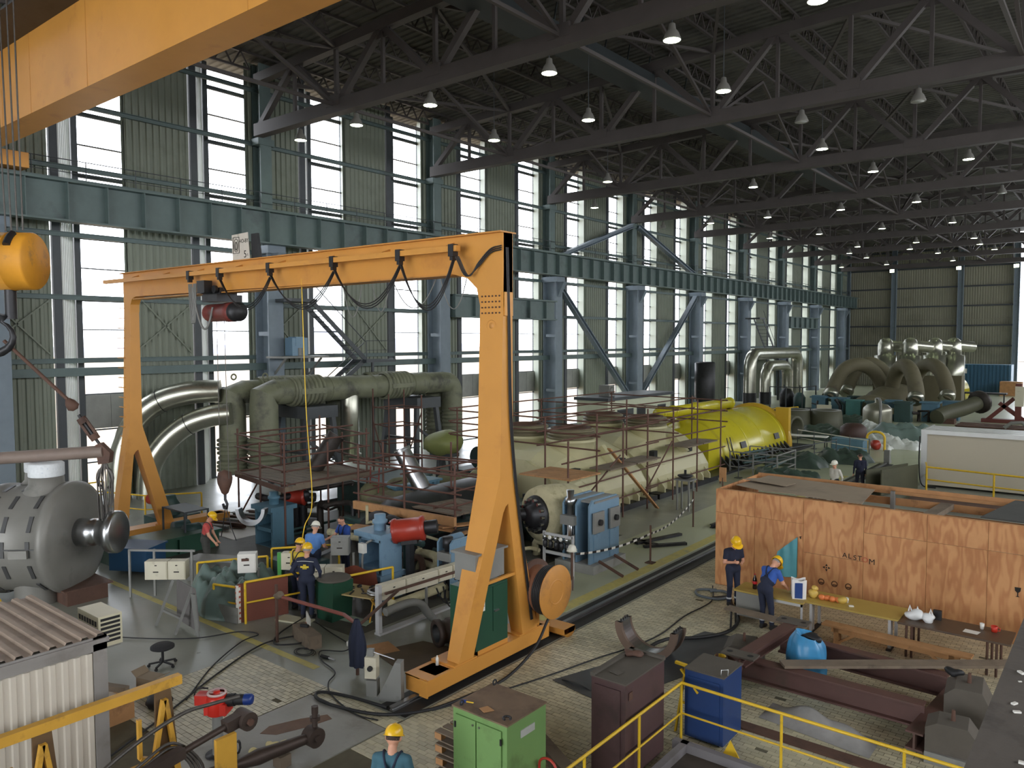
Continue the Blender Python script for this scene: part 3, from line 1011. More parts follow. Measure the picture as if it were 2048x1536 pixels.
WP(SL, 'turnbuckle_end', MB().tube(p1.lerp(p3, .68), p1.lerp(p3, .78), .12, 8), RUST)
WP(SL, 'screw', MB().tube(p1.lerp(p3, .3), p3, .04, 8), DARKSTEEL)
WP(SL, 'clevis', MB().prism([(-.12, -.3), (.16, -.26), (.2, .0), (-.06, .26), (-.18, .2)], p3 + Vector((0, 0, -.05)) - Vector((-.62, .78, 0)) * .1, dirr, (0, 0, 1), Vector((-.62, .78, 0)) * .2), RUST)
WP(SL, 'spreader_bar', MB().tube(p3 - dirr * 5.2 + Vector((0, 0, -.35)), p3 + Vector((0, 0, -.02)), .16, 14), M('grey_brown_spreader', (128, 112, 102), .6, var=.15, vs=3, dirt=(90, 76, 68), da=.4))
st_ = MB()
for k in range(14):
    a = k * 2.4
    o_ = dirr * (.13 * math.cos(a)) + Vector((-.62, .78, 0)) * (.09 * math.sin(a))
    st_.path([p3 + Vector((0, 0, -.3)) + o_ * .3, p3 + Vector((0, 0, -.75)) + o_ * 1.5, p3 + Vector((0, 0, -1.6)) + dirr * .05 * math.sin(a * 3) + o_ * 1.1, p3 + Vector((-.02, 0, -2.45)) + o_ * .9], .018, 6)
WP(SL, 'wire_strand', st_, ROPE)
WP(SL, 'strand_loop', MB().path([p3 + Vector((0, 0, -.72)) + dirr * (.2 * math.sin(t)) + Vector((0, 0, .28 * math.cos(t))) for t in [PI * i / 8 for i in range(-7, 8)]], .04, 8), ROPE)

# ================================================================ grey steam valve casing on trestles
CG = M('grey_primer_casing', (128, 126, 120), .45, metal=.15, var=.1, vs=2, dirt=(96, 96, 92), da=.35, ds=1.2)
CD = M('dark_casing_inside', (74, 74, 74), .5, metal=.2, var=.1)
cax = Vector((.80, .60, .02)).normalized()
cc = Vector((-22.2, 7.93, 1.62))
VC = T('valve_casing', 'large grey cylindrical turbine casing with capped nozzles, left of the gantry', 'turbine casing', (cc.x, cc.y, 0))
WP(VC, 'shell', MB().lathe([(1.12, -2.4), (1.12, -1.25), (1.2, -1.2), (1.38, -1.12), (1.42, -.95), (1.42, -.78), (1.36, -.74), (1.36, .68), (1.44, .74), (1.44, .92), (1.3, .98), (.6, 1.02), (0, 1.02)], cc, cax, 48), CG)
WP(VC, 'ring_groove', MB().lathe([(1.13, -1.6), (1.16, -1.58), (1.16, -1.3), (1.13, -1.28)], cc, cax, 48), CD)
side = Vector((-cax.y, cax.x, 0)).normalized()
for h0, rows in ((-.62, (0, 1, 2, 3, 4, 5, 6)), (-.12, (0, 2, 3, 4, 5, 6)), (.52, (0, 1, 2, 3, 4, 5, 6))):
    for k in rows:
        t = R2(-78 + 26 * k)
        rad = -side * math.cos(t) + Vector((0, 0, 1)) * math.sin(t)
        tg = side * math.sin(t) + Vector((0, 0, 1)) * math.cos(t)
        q = cc + cax * h0 + rad * 1.365
        WP(VC, 'slot', MB().bar(q - tg * .2, q + tg * .2, .1, .02, up=rad), CD)
WP(VC, 'shaft', MB().lathe([(.0, 1.0), (.36, 1.0), (.36, 1.5), (.34, 1.52), (.34, 1.62), (.36, 1.64), (.36, 1.85), (.55, 1.87), (.55, 2.06), (.5, 2.08), (.0, 2.08)], cc + Vector((0, 0, .1)), cax, 32), STEEL)
for dv, dd in ((cax * .25 - side * .1, 0), (cax * -.35 + side * .65, .1)):
    q = cc + dv
    n_ = WP(VC, 'nozzle', MB().lathe([(.62, .9), (.56, 1.2), (.42, 1.36), (.4, 1.62), (.36, 1.62)], Vector((q.x, q.y, cc.z + .05)), (0, 0, 1), 28), CG)
    WP(VC, 'tape_wrap', MB().lathe([(.41, 1.58), (.42, 1.6), (.42, 1.9), (.38, 1.93), (.0, 1.93)], Vector((q.x, q.y, cc.z + .05)), (0, 0, 1), 28), M('patterned_tape', (222, 226, 228), .6, var=.1, vs=14, dirt=(80, 110, 160), da=.25, ds=16))
WP(VC, 'lower_nozzle', MB().lathe([(.52, -1.0), (.5, -1.25), (.5, -1.62)], cc + cax * .05 - side * .35, (0, 0, 1), 28), CG)
WP(VC, 'joint_lug', MB().bar(cc + cax * .1 - side * 1.38 + Vector((0, 0, -.1)), cc + cax * .55 - side * 1.36 + Vector((0, 0, -.1)), .18, .2), CG)
WP(VC, 'joint_line', MB().bar(cc + cax * -.7 - side * 1.37, cc + cax * .7 - side * 1.37, .02, .03), CD)
WP(VC, 'trestle', MB().box(-21.9, 8.0, 0, -20.9, 9.0, .38).box(-22.0, 7.9, .38, -20.8, 9.1, .42), RUST)
WP(VC, 'trestle', MB().box(-24.0, 6.2, 0, -23.2, 7.2, .38), RUST)
for k, q in enumerate(((-22.25, 6.45, 1.1), (-23.0, 6.05, 1.05))):
    pts = [Vector(q) + dirr * (.42 * math.cos(t) * (1 + .1 * k)) + Vector((0, 0, .4 * math.sin(t))) for t in [2 * PI * i / 18 for i in range(18)]]
    tag(obj('hose_coil', MB().path(pts, .05, 8, closed=True).path([p_ + Vector((.05, -.05, .04)) for p_ in pts[::2]], .04, 8, closed=True), WHITE),
        'white hose looped in a ring hung on the grey casing, ' + ('nearer the shaft' if k == 0 else 'further from the shaft'), 'hose')
tag(obj('warning_sign', MB().prism([(-.3, 0), (.3, 0), (0, .5)], (-22.35, 6.75, .12), dirr, (0, 0, 1), (-.02, .03, 0)), YELLOW), 'yellow triangular warning board under the grey casing', 'sign')

# ================================================================ plywood transport crate
def ply_mat(name, seed):
    m = bpy.data.materials.new(name)
    m.use_nodes = True
    N, K = m.node_tree.nodes, m.node_tree.links
    b = N['Principled BSDF']
    b.inputs['Roughness'].default_value = .65
    tc = N.new('ShaderNodeTexCoord')
    mp = N.new('ShaderNodeMapping')
    mp.inputs['Scale'].default_value = (1.6, 1.6, .42)
    mp.inputs['Location'].default_value = (seed * 3.1, 0, seed * 1.7)
    K.new(tc.outputs['Object'], mp.inputs[0])
    n1 = N.new('ShaderNodeTexNoise')
    n1.inputs['Scale'].default_value = 1.1
    n1.inputs['Detail'].default_value = 3
    K.new(mp.outputs[0], n1.inputs['Vector'])
    wv = N.new('ShaderNodeMath')
    wv.operation = 'MULTIPLY'
    wv.inputs[1].default_value = 58
    K.new(n1.outputs['Fac'], wv.inputs[0])
    sn = N.new('ShaderNodeMath')
    sn.operation = 'SINE'
    K.new(wv.outputs[0], sn.inputs[0])
    rp = N.new('ShaderNodeValToRGB')
    rp.color_ramp.elements[0].position = .2
    rp.color_ramp.elements[0].color = L3((204, 150, 100))
    rp.color_ramp.elements[1].position = 1.0
    rp.color_ramp.elements[1].color = L3((184, 126, 80))
    mr_ = N.new('ShaderNodeMapRange')
    mr_.inputs[1].default_value = -1
    mr_.inputs[2].default_value = 1
    K.new(sn.outputs[0], mr_.inputs[0])
    K.new(mr_.outputs[0], rp.inputs[0])
    n2 = N.new('ShaderNodeTexNoise')
    n2.inputs['Scale'].default_value = 1.3
    n2.inputs['Detail'].default_value = 6
    K.new(tc.outputs['Object'], n2.inputs['Vector'])
    mx = N.new('ShaderNodeMix')
    mx.data_type = 'RGBA'
    mx.blend_type = 'MULTIPLY'
    mx.inputs[0].default_value = .6
    K.new(rp.outputs[0], mx.inputs[6])
    r2 = N.new('ShaderNodeValToRGB')
    r2.color_ramp.elements[0].position = .35
    r2.color_ramp.elements[0].color = (.72, .64, .55, 1)
    r2.color_ramp.elements[1].position = .55
    r2.color_ramp.elements[1].color = (1, 1, 1, 1)
    K.new(n2.outputs['Fac'], r2.inputs[0])
    K.new(r2.outputs[0], mx.inputs[7])
    K.new(mx.outputs[2], b.inputs['Base Color'])
    return m


PLYS = [ply_mat('plywood_%d' % i, i) for i in range(4)]
CR = T('transport_crate', 'huge open plywood transport crate stamped with lettering behind the lunch tables', 'crate', (-8.82, 19.9, 0))
zc = 2.65
xs = [-8.82, -7.72, -6.45, -5.0, -3.62, -2.4, -1.15, .1, 1.35, 2.6]
k = 0
for i in range(len(xs) - 1):
    cut = 2.02 if i != 2 else 1.3
    for z0, z1 in ((.02, cut - .004), (cut + .004, zc)):
        WP(CR, 'plywood_panel', MB().box(xs[i] + .004, 19.9 + .004 * (k % 3), z0, xs[i + 1] - .004, 19.93, z1), PLYS[k % 4])
        k += 1
for yy in (20.3, 21.3, 22.3):
    WP(CR, 'plywood_panel', MB().box(-8.82, yy - .37, .02, -8.79, yy + .62, zc), PLYS[k % 4])
    k += 1
WP(CR, 'frame_post', MB().box(-8.79, 19.93, 0, -8.69, 20.03, zc), WOOD)
for i in range(8):
    WP(CR, 'frame_post', MB().box(xs[i + 1] - .05, 19.93, 0, xs[i + 1] + .05, 20.03, zc), WOOD)
for z in (.5, 1.0, 1.5, 1.9, 2.2, 2.5):
    WP(CR, 'back_rail', MB().box(-8.79, 22.88, z, 2.6, 22.94, z + .2), WOOD)
for z in (2.52, 2.58):
    WP(CR, 'top_rail', MB().box(-8.8, 19.93 if z > 2.55 else 22.8, z, 2.6, 20.02 if z > 2.55 else 22.95, z + .08), WOOD)
WP(CR, 'crate_floor', MB().box(-8.8, 19.93, .02, 2.6, 22.9, .12), OLDWOOD)
WP(CR, 'cross_tie', MB().bar((-3.9, 19.95, 2.35), (-3.7, 22.9, 2.35), .3, .14), OLDWOOD)
WP(CR, 'cross_tie', MB().bar((-5.9, 19.95, 2.42), (-5.9, 22.9, 2.42), .12, .12), WOOD)
WP(CR, 'clamp', MB().box(-5.05, 22.7, 2.0, -4.95, 22.86, 2.6), GREYM)
r9 = (R2(90), 0, 0)
for ch, x, z, mt, sz in (('A', -5.43, 1.335, INK, .17), ('L', -5.31, 1.33, INK, .17), ('S', -5.19, 1.315, INK, .17), ('T', -5.08, 1.315, INK, .17), ('O', -4.955, 1.3, REDINK, .17), ('M', -4.8, 1.27, INK, .19)):
    text(ch, sz, mt, CR, Vector((x, 19.893, z)) - CR.location, r9)
em = MB()
for a in range(4):
    t = a * PI / 2
    c_, s_ = math.cos(t), math.sin(t)
    em.prism([(.04 * c_ - .03 * s_, .04 * s_ + .03 * c_), (.1 * c_, .1 * s_), (.04 * c_ + .03 * s_, .04 * s_ - .03 * c_)], (-5.86, 19.897, 1.0), (1, 0, 0), (0, 0, 1), (0, -.003, 0))
em.tube((-5.86, 19.898, 1.0), (-5.86, 19.893, 1.0), .018, 8)
WP(CR, 'centre_mark', em, INK)
for x in (-5.98, -5.66, -5.33):
    WP(CR, 'handling_mark', MB().lathe([(.055, 0), (.07, .002), (.08, 0)], (x, 19.896, .62), (0, -1, 0), 14).box(x - .04, 19.892, .58, x + .05, 19.897, .61), M('brown_stamp_ink', (92, 60, 36), .8))
WP(CR, 'glass_mark', MB().prism([(-.06, .1), (.06, .1), (.05, .02), (.01, -.02), (.01, -.09), (.04, -.11), (-.04, -.11), (-.01, -.09), (-.01, -.02), (-.05, .02)], (-1.82, 19.894, 1.2), (1, 0, 0), (0, 0, 1), (0, -.003, 0)), INK)
CARD = M('brown_packing_card', (146, 130, 110), .85, var=.08, vs=2, dirt=(116, 104, 90), da=.4)
for j, (pts, z, lb) in enumerate((([(-8.5, 20.5), (-7.6, 20.25), (-6.6, 20.3), (-6.5, 22.4), (-8.4, 22.7)], 2.68, 'grey-brown card sheet on the crate top nearest its left corner'),
                                  ([(-6.75, 20.1), (-5.1, 20.05), (-5.3, 22.1), (-6.6, 22.3)], 2.7, 'grey-brown card sheet lying second from the left on the crate top'),
                                  ([(-8.6, 21.2), (-7.3, 21.0), (-7.2, 21.5), (-8.3, 21.7)], 2.74, 'torn card scrap lying on top of the leftmost card sheet'))):
    m_ = MB()
    n = len(pts)
    vs = [(x, y, z + .02 * math.sin(3 * x + y)) for x, y in pts] + [(x, y, z + .012 + .02 * math.sin(3 * x + y)) for x, y in pts]
    m_.add(vs, [tuple(reversed(range(n))), tuple(range(n, 2 * n))] + [(i, (i + 1) % n, n + (i + 1) % n, n + i) for i in range(n)])
    tag(obj('cardboard_sheet', m_, CARD), lb, 'cardboard')
tag(obj('rubber_mat', MB().prism([(-2.6, 20.2), (1.5, 20.1), (1.5, 22.8), (-2.2, 22.8)], (0, 0, 2.67), (1, 0, 0), (0, 1, 0), (0, 0, .03)), M('dark_grey_felt', (70, 70, 66), .9, var=.15)), 'dark grey felt mat lying over the crate at the right edge', 'mat')

# ================================================================ lunch tables along the crate
OCHRE = M('ochre_laminate', (172, 148, 74), .4, var=.06, dirt=(140, 118, 60), da=.3, ds=2)
BROWNT = M('dark_brown_laminate', (84, 68, 54), .45, var=.12, vs=4, dirt=(60, 50, 42), da=.4, ds=3)
LEGW = M('pale_grey_leg_paint', (186, 186, 186), .5, var=.05)
t = T('canteen_table', 'ochre-topped table with grey cupboard, standing at the left end of the crate', 'table', (-6.5, 17.95, 0))
obj('table_top', MB().box(-.82, -.36, .71, .82, .36, .75), OCHRE, t)
obj('cupboard', MB().box(-.78, -.3, .12, -.15, .3, .71), GREYM, t)
obj('cupboard_door', MB().box(-.76, -.315, .14, -.18, -.3, .69), GREYM, t)
for x in (-.1, .78):
    for y in (-.32, .32):
        obj('leg', MB().box(x - .02, y - .02, 0, x + .02, y + .02, .71), LEGW, t)
obj('apron', MB().box(-.1, -.34, .64, .8, -.31, .71), LEGW, t)
t = T('canteen_table', 'long ochre-topped table in the middle of the row before the crate', 'table', (-4.73, 18.2, 0))
obj('table_top', MB().box(-1.0, -.46, .72, 1.0, .46, .76), OCHRE, t)
for x in (-.86, .8):
    for y in (-.3, -.18, .3):
        obj('leg', MB().box(x - .03, y - .03, 0, x + .03, y + .03, .72), LEGW, t)
    obj('foot', MB().box(x - .05, -.4, 0, x + .05, .4, .05), BLACK, t)
t = T('canteen_table', 'long dark brown table at the right-hand end of the row', 'table', (-2.72, 18.1, 0))
obj('table_top', MB().box(-1.02, -.42, .7, 1.02, .42, .74), BROWNT, t)
for x in (-.85, -.75, .62, .78):
    for y in (-.36, .36):
        obj('leg', MB().tube((x, y, 0), (x, y, .7), .025, 8), RUST, t)
# benches
t = T('bench', 'grey weathered plank bench in front of the left-hand table', 'bench', (-6.35, 17.08, 0), R2(-4))
obj('seat_plank', MB().box(-.95, -.15, .41, .95, .15, .45), OLDWOOD, t)
for x in (-.78, .72):
    for y in (-.1, .1):
        obj('leg', MB().bar((x, y * 1.3, 0), (x, y, .41), .035, .035), DARKSTEEL, t)
t = T('bench', 'long raw timber bench with braced legs in front of the middle table', 'bench', (-3.75, 17.45, 0), R2(-3))
obj('seat_plank', MB().box(-1.45, -.14, .42, 1.45, .14, .46), WOOD, t)
obj('apron_board', MB().box(-1.25, -.1, .31, 1.25, -.06, .42), WOOD, t)
for x in (-1.15, 1.1):
    obj('leg', MB().box(x - .05, -.1, 0, x + .05, .1, .42), WOOD, t)
obj('brace', MB().bar((-.75, -.08, .34), (-1.1, -.08, .1), .05, .05), WOOD, t)
obj('brace', MB().bar((.7, -.08, .34), (1.05, -.08, .08), .05, .05), WOOD, t)
# things on the tables
zt = .752
COLA = M('cola_brown', (30, 14, 10), .12, var=.05)
t = T('drink_bottle', 'dark cola bottle with red label on the left-hand table', 'bottle', (-6.92, 17.9, zt))
obj('bottle_body', MB().lathe([(0, 0), (.05, .005), (.055, .03), (.05, .12), (.055, .2), (.045, .26), (.018, .32), (.015, .35)], (0, 0, 0), (0, 0, 1), 16), COLA, t)
obj('bottle_label', MB().lathe([(.0545, .13), (.0565, .135), (.0565, .19), (.0545, .195)], (0, 0, 0), (0, 0, 1), 16), M('cola_label_red', (196, 30, 40), .5), t)
obj('bottle_cap', MB().lathe([(.017, .35), (.017, .37), (0, .37)], (0, 0, 0), (0, 0, 1), 12), M('cap_red', (180, 26, 32), .5), t)
t = T('shopping_bag', 'white carrier bag with a blue panel standing on the left-hand table', 'bag', (-5.88, 17.9, zt), R2(25))
bg_ = MB()
bg_.grid(10, 8, lambda a, b: ((-.15 + .3 * a) * (1 + .06 * b), -.11 - .01 * math.sin(a * 9) * b, .44 * b + .02 * math.sin(a * 8) * b))
bg_.grid(10, 8, lambda a, b: ((.15 - .3 * a) * (1 + .06 * b), .11 + .01 * math.sin(a * 7) * b, .44 * b + .02 * math.cos(a * 6) * b))
bg_.grid(6, 8, lambda a, b: (.15 * (1 + .06 * b) - .03 * math.sin(a * PI) * b, -.11 + .22 * a, .44 * b))
bg_.grid(6, 8, lambda a, b: (-.15 * (1 + .06 * b) + .03 * math.sin(a * PI) * b, .11 - .22 * a, .44 * b))
bg_.box(-.15, -.11, 0, .15, .11, .01)
obj('bag_body', bg_, M('white_plastic_bag', (232, 230, 226), .45, var=.04), t)
obj('bag_panel', MB().grid(4, 6, lambda a, b: (-.1 + .17 * a, -.119 - .01 * math.sin((a * .55 + .17) * 9) * b, .02 + .36 * b)), M('bag_blue_panel', (36, 66, 128), .5), t)
t = T('water_bottles', 'shrink-wrapped clear water bottles beside the carrier bag', 'bottles', (-6.1, 18.08, zt))
CLEAR = glass_mat('clear_plastic', (.8, .88, .95, 1), .3, .1)
for k in range(4):
    obj('bottle', MB().lathe([(0, 0), (.04, 0), (.043, .03), (.04, .16), (.036, .2), (.014, .25), (.014, .27), (0, .27)], ((k % 2) * .09, (k // 2) * .09, 0), (0, 0, 1), 12), CLEAR, t)


def blob(c, r, sx=1, sy=1, sz=1, seed=0, amp=.12, n=14, m_=10):
    mb = MB().sph((0, 0, 0), r, n, m_, sx, sy, sz)
    rnd = random.Random(seed)
    ph = [rnd.uniform(0, 6) for _ in range(6)]
    out = []
    for x, y, z in mb.v:
        d = 1 + amp * (math.sin(x * 5 / r * .5 + ph[0]) * math.sin(y * 4.3 / r * .5 + ph[1]) + .6 * math.sin(z * 6 / r * .5 + x * 3 / r + ph[2]))
        out.append((c[0] + x * d, c[1] + y * d, c[2] + z * d))
    mb.v = out
    return mb


BREAD = M('golden_bread_roll', (206, 160, 96), .6, var=.12, vs=12)
FRUIT = M('orange_peel', (222, 128, 72), .5, var=.1, vs=12)
NETY = M('yellow_onion_bag', (204, 172, 84), .5, var=.12, vs=14)
t = T('food_bag', 'yellow string bag of onions heaped at the left of the food pile', 'food', (-5.62, 18.12, zt + .0))
obj('bag_body', blob((0, 0, .1), .12, 1, .8, .85, 3), NETY, t)
obj('bag_neck', blob((.03, .02, .22), .08, 1, .9, .8, 9), NETY, t)
for k in range(4):
    tag(obj('bread_roll', blob((0, 0, .06), .075, 1.1, .9, .8, k), FRUIT, loc=(-5.42 + .12 * k, 18.1 + .03 * (k % 2), zt)), ['orange-brown bread roll next to the yellow onion bag', 'orange-brown bread roll second from the onion bag', 'orange-brown bread roll third from the onion bag', 'orange-brown bread roll fourth from the onion bag, by the small yellow bag'][k], 'bread', 'bread rolls on the middle table')
tag(obj('food_bag', blob((0, 0, .075), .1, 1, .85, .75, 12), NETY, loc=(-4.98, 18.12, zt)), 'small yellow bag at the right end of the food pile', 'food')


def cup(name, loc, r, h, mat, lb):
    return tag(obj(name, MB().lathe([(0, 0), (r * .72, 0), (r, h), (r * .93, h), (r * .66, .01), (0, .01)], (0, 0, 0), (0, 0, 1), 18), mat, loc=loc), lb, 'cup')


cup('paper_cup', (-4.9, 18.22, zt + .01), .04, .11, WHITE, 'white plastic cup on the ochre middle table')
cup('paper_cup', (-2.27, 18.3, zt - .01), .045, .12, WHITE, 'white plastic cup on the dark brown table')
REDP = M('red_plastic', (200, 56, 40), .4)
t = T('mug', 'red plastic mug on the dark brown table', 'mug', (-2.05, 18.28, zt - .01))
obj('mug_body', MB().lathe([(0, 0), (.055, 0), (.065, .12), (.06, .12), (.05, .01), (0, .01)], (0, 0, 0), (0, 0, 1), 18), REDP, t)
obj('handle', MB().path([(.06, 0, .1), (.1, 0, .09), (.1, 0, .04), (.058, 0, .03)], .009, 6), REDP, t)
tag(obj('paper_sheet', MB().prism([(-.14, -.1), (.12, -.12), (.16, .08), (-.12, .1)], (-2.42, 18.0, zt - .01), (1, 0, 0), (0, 1, 0), (0, 0, .003)), WHITE), 'loose white paper sheet on the dark brown table', 'paper')
tag(obj('cigarette_pack', MB().box(-.05, -.03, 0, .05, .03, .025), WHITE, loc=(-4.75, 18.0, zt + .01), rz=.4), 'small white packet lying on the ochre middle table', 'packet')
t = T('plastic_bag', 'crumpled white plastic bags at the joint of the ochre and brown tables', 'plastic bag', (-3.5, 18.05, zt))
obj('bag_body', blob((0, 0, .09), .17, 1.1, .8, .6, 5, .25, 20, 14), M('thin_white_plastic', (226, 228, 228), .3, var=.05), t)
obj('bag_body', blob((.28, .02, .08), .14, 1.1, .9, .65, 6, .25, 20, 14), MATS['thin_white_plastic'], t)
for x in (-.1, .05, .3):
    obj('bag_handle', MB().path([(x, 0, .15), (x + .02, .02, .27), (x + .06, 0, .16)], .018, 6), MATS['thin_white_plastic'], t)
tag(obj('transistor_radio', MB().box(-.08, -.04, 0, .08, .04, .2), BLACK, loc=(-3.1, 18.35, zt - .01)), 'small black box standing behind the crumpled white bags', 'box')
# turquoise sack hung on the crate
sk = MB()
sk.grid(10, 12, lambda a, b: (-7.2 + .62 * a + .12 * b - .12 * a * b, 19.84 - .1 * math.sin(a * PI) * (1 - b) - .02 * math.sin(a * 14 + b * 3), .62 + (1.05 - .45 * (1 - a)) * b))
sk.grid(10, 12, lambda a, b: (-7.2 + .62 * (1 - a) + .12 * b - .12 * (1 - a) * b, 19.87, .62 + (1.05 - .45 * a) * b))
tag(obj('hanging_sack', sk, M('turquoise_sheet', (80, 150, 160), .5, var=.08, vs=5)), 'turquoise plastic sack hung on the crate behind the bending worker', 'sack')
tag(obj('crate_hook', MB().path([(-6.5, 19.9, 1.68), (-6.5, 19.8, 1.7), (-6.47, 19.78, 1.66)], .012, 6), DARKSTEEL), 'small bent hook holding the turquoise sack', 'hook')

# ================================================================ heavy steel frame in front of the benches
PURP = M('red_brown_primer_steel', (92, 64, 58), .6, var=.14, vs=3, dirt=(72, 60, 50), da=.5, ds=1.5)
DUST = M('dusty_grey_steel', (88, 82, 74), .75, var=.15, vs=3, dirt=(66, 58, 52), da=.4)
LB = T('spreader_beams', 'rusty H-shaped spreader of heavy I-beams lying before the benches', 'spreader', (-4.2, 14.8, 0))
WP(LB, 'side_beam', MB().ibeam((-6.0, 14.2, .42), (-2.55, 14.2, .42), .24, .4, .03, .035), PURP)
WP(LB, 'side_beam', MB().ibeam((-5.6, 15.95, .4), (-2.45, 15.75, .4), .24, .4, .03, .035), PURP)
WP(LB, 'cross_beam', MB().ibeam((-5.6, 13.75, .7), (-5.4, 16.2, .7), .26, .2, .03, .03), PURP)
for y, x in ((13.8, -5.6), (16.15, -5.4)):
    WP(LB, 'end_plate', MB().box(x - .32, y - .16, .8, x + .32, y + .16, .83), DUST)
    for dx in (-.2, .2):
        WP(LB, 'hole_bush', MB().lathe([(.06, 0), (.045, .002), (.0, .002)], (x + dx, y, .831), (0, 0, 1), 12), BLACK)
WP(LB, 'gusset', MB().prism([(0, 0), (.3, 0), (0, -.4)], (-5.55, 13.62, .78), (0, 1, 0), (0, 0, 1), (.02, 0, 0)), PURP)
WP(LB, 'end_beam', MB().ibeam((-2.55, 13.4, .3), (-2.3, 15.9, .3), .26, .3, .03, .03), PURP)


def weight(loc, rz, lb, w=.55, d=.5, h=.32, z0=.0):
    t = T('steel_pad', lb, 'steel block', loc, rz)
    obj('block', MB().prism([(-w / 2, 0), (w / 2, 0), (w / 2, h * .55), (w * .28, h), (-w * .28, h), (-w / 2, h * .8)], (0, -d / 2, 0), (1, 0, 0), (0, 0, 1), (0, d, 0)), DUST, t)
    obj('pin', MB().tube((0, 0, h), (0, 0, h + .17), .035, 8, .025), RUST, t)
    return t


weight((-6.1, 15.25, 0), .25, 'dusty steel block with upright pin at the frame corner nearest the left bench', .75, .7, .5)
weight((-6.12, 13.95, 0), .2, 'dusty steel block carrying the yellow pot at the near left frame corner', .6, .55, .48)
weight((-2.0, 14.85, .2), .1, 'sloped dark steel block with rag at the far right frame corner', .7, .75, .7)
weight((-2.05, 13.7, .2), .1, 'dark steel block with short pin at the near right frame corner', .75, .5, .48)
for k, (x, y) in enumerate(((-2.0, 14.85), (-2.05, 13.7))):
    tag(obj('support_box', MB().box(-.35, -.3, 0, .35, .3, .2), GREYM, loc=(x, y, 0)), ['pale support under the sloped dark steel block', 'pale support under the near right steel block'][k], 'support')
tag(obj('rag', blob((0, 0, .07), .1, 1.2, 1, .7, 21, .3), BLACK, loc=(-2.25, 15.0, .9)), 'dark oily rag on the sloped steel block', 'rag')
t = T('paint_pot', 'yellow open pot on the near left steel block', 'pot', (-6.05, 13.95, .49))
obj('pot_body', MB().lathe([(0, 0), (.09, 0), (.11, .13), (.1, .13), (.085, .02), (0, .02)], (0, 0, 0), (0, 0, 1), 18), YELLOW, t)
cup('paper_cup', (-6.2, 13.78, .49), .035, .1, WHITE, 'white plastic cup beside the yellow pot')
tag(obj('flat_tool', MB().prism([(-.12, 0), (.12, 0), (.16, .05), (.1, .1), (-.1, .1), (-.16, .05)], (-5.9, 14.45, .5), (1, 0, 0), (0, 1, 0), (0, 0, .03)), DARKSTEEL), 'flat dark steel tool lying behind the yellow pot', 'tool')
tag(obj('clear_bag', blob((0, 0, .08), .11, 1, .9, .8, 30, .3), CLEAR, loc=(-6.45, 14.9, 0)), 'small clear plastic bag beside the far left steel block', 'plastic bag')
# long plank
tag(obj('plank', MB().bar((-4.95, 14.2, .66), (-1.55, 16.9, .66), .3, .05), OLDWOOD), 'long grey plank lying slantwise across the rusty spreader', 'plank')
# blue rubbish sack
BLUES = M('blue_bin_sack', (64, 140, 188), .35, var=.12, vs=5)


def sack_fn(a, b):
    t = 2 * PI * a
    r = (.3 + .07 * math.sin(b * 3.0)) * (1 - .15 * b ** 4)
    r *= 1 + .06 * math.sin(5 * t + 6 * b) * (.3 + b) + .03 * math.sin(11 * t + 3 * b)
    if b > .86:
        r *= 1 - (b - .86) * 1.2
    return (r * math.cos(t), r * .92 * math.sin(t), 1.0 * b - .05 * math.cos(t) * b)


t = T('rubbish_sack', 'full bright blue rubbish sack standing inside the rusty spreader', 'sack', (-4.78, 15.1, 0))
sb_ = MB().grid(40, 24, sack_fn)
sb_.grid(40, 3, lambda a, b: tuple(Vector(sack_fn(a, 1.0)) * (1 - b) + Vector((0, 0, .82)) * b))
obj('sack_body', sb_, BLUES, t)
obj('rubbish', blob((.1, .0, .96), .13, 1.4, .8, .6, 8, .3), BLACK, t)
# plastic sheeting and bits below the frame
tag(obj('plastic_sheet', MB().grid(24, 16, lambda a, b: (-5.0 + 1.9 * a, 13.2 + .7 * b - .25 * a, .02 + .28 * math.sin(PI * a) * math.sin(PI * b) + .06 * math.sin(13 * a + 5 * b) * math.sin(PI * b) * math.sin(PI * a))), M('grey_clear_sheeting', (150, 148, 146), .22, var=.15, vs=6)), 'crumpled translucent sheeting on the tiles below the rusty spreader', 'plastic sheet')
tag(obj('drain_channel', MB().box(-5.2, 12.6, 0, -1.2, 12.85, .05), RUST), 'rusty flat bar lying on the tiles before the railing', 'steel bar')

# ================================================================ stairwell railing and kerb, near right
rr_ = T('stair_railing', 'bright yellow tube railing around the stairwell in the right foreground', 'railing', (-5.66, 11.5, 0))
WP(rr_, 'top_rail', MB().tube((-5.66, 11.5, 1.06), (-1.0, 11.5, 1.02), .024, 12).tube((-5.66, 11.5, 1.06), (-5.66, 6.5, 1.06), .024, 12).sph((-5.66, 11.5, 1.06), .025, 8, 6), YELLOW)
WP(rr_, 'mid_rail', MB().tube((-5.66, 11.5, .55), (-1.0, 11.5, .52), .017, 10).tube((-5.66, 11.5, .55), (-5.66, 6.5, .55), .017, 10), YELLOW)
for x, y in ((-5.66, 11.5), (-4.0, 11.5), (-2.3, 11.5), (-5.66, 10.1), (-5.66, 8.6), (-5.66, 7.0)):
    WP(rr_, 'post', MB().tube((x, y, 0), (x, y, 1.06), .022, 12), YELLOW)
KERB = M('grey_kerb_plate', (126, 122, 124), .6, var=.08, dirt=(96, 90, 86), da=.4)
tag(obj('stair_kerb', MB().box(-5.72, 11.3, 0, -1.0, 11.42, .16).box(-5.58, 6.5, 0, -5.46, 11.42, .16), KERB, kind='structure'), None)
tag(obj('stair_opening', MB().box(-5.5, 6.5, .01, -1.0, 11.3, .02), M('dark_dusty_landing', (74, 66, 58), .9, var=.2, dirt=(50, 44, 40), da=.5), kind='structure'), None)
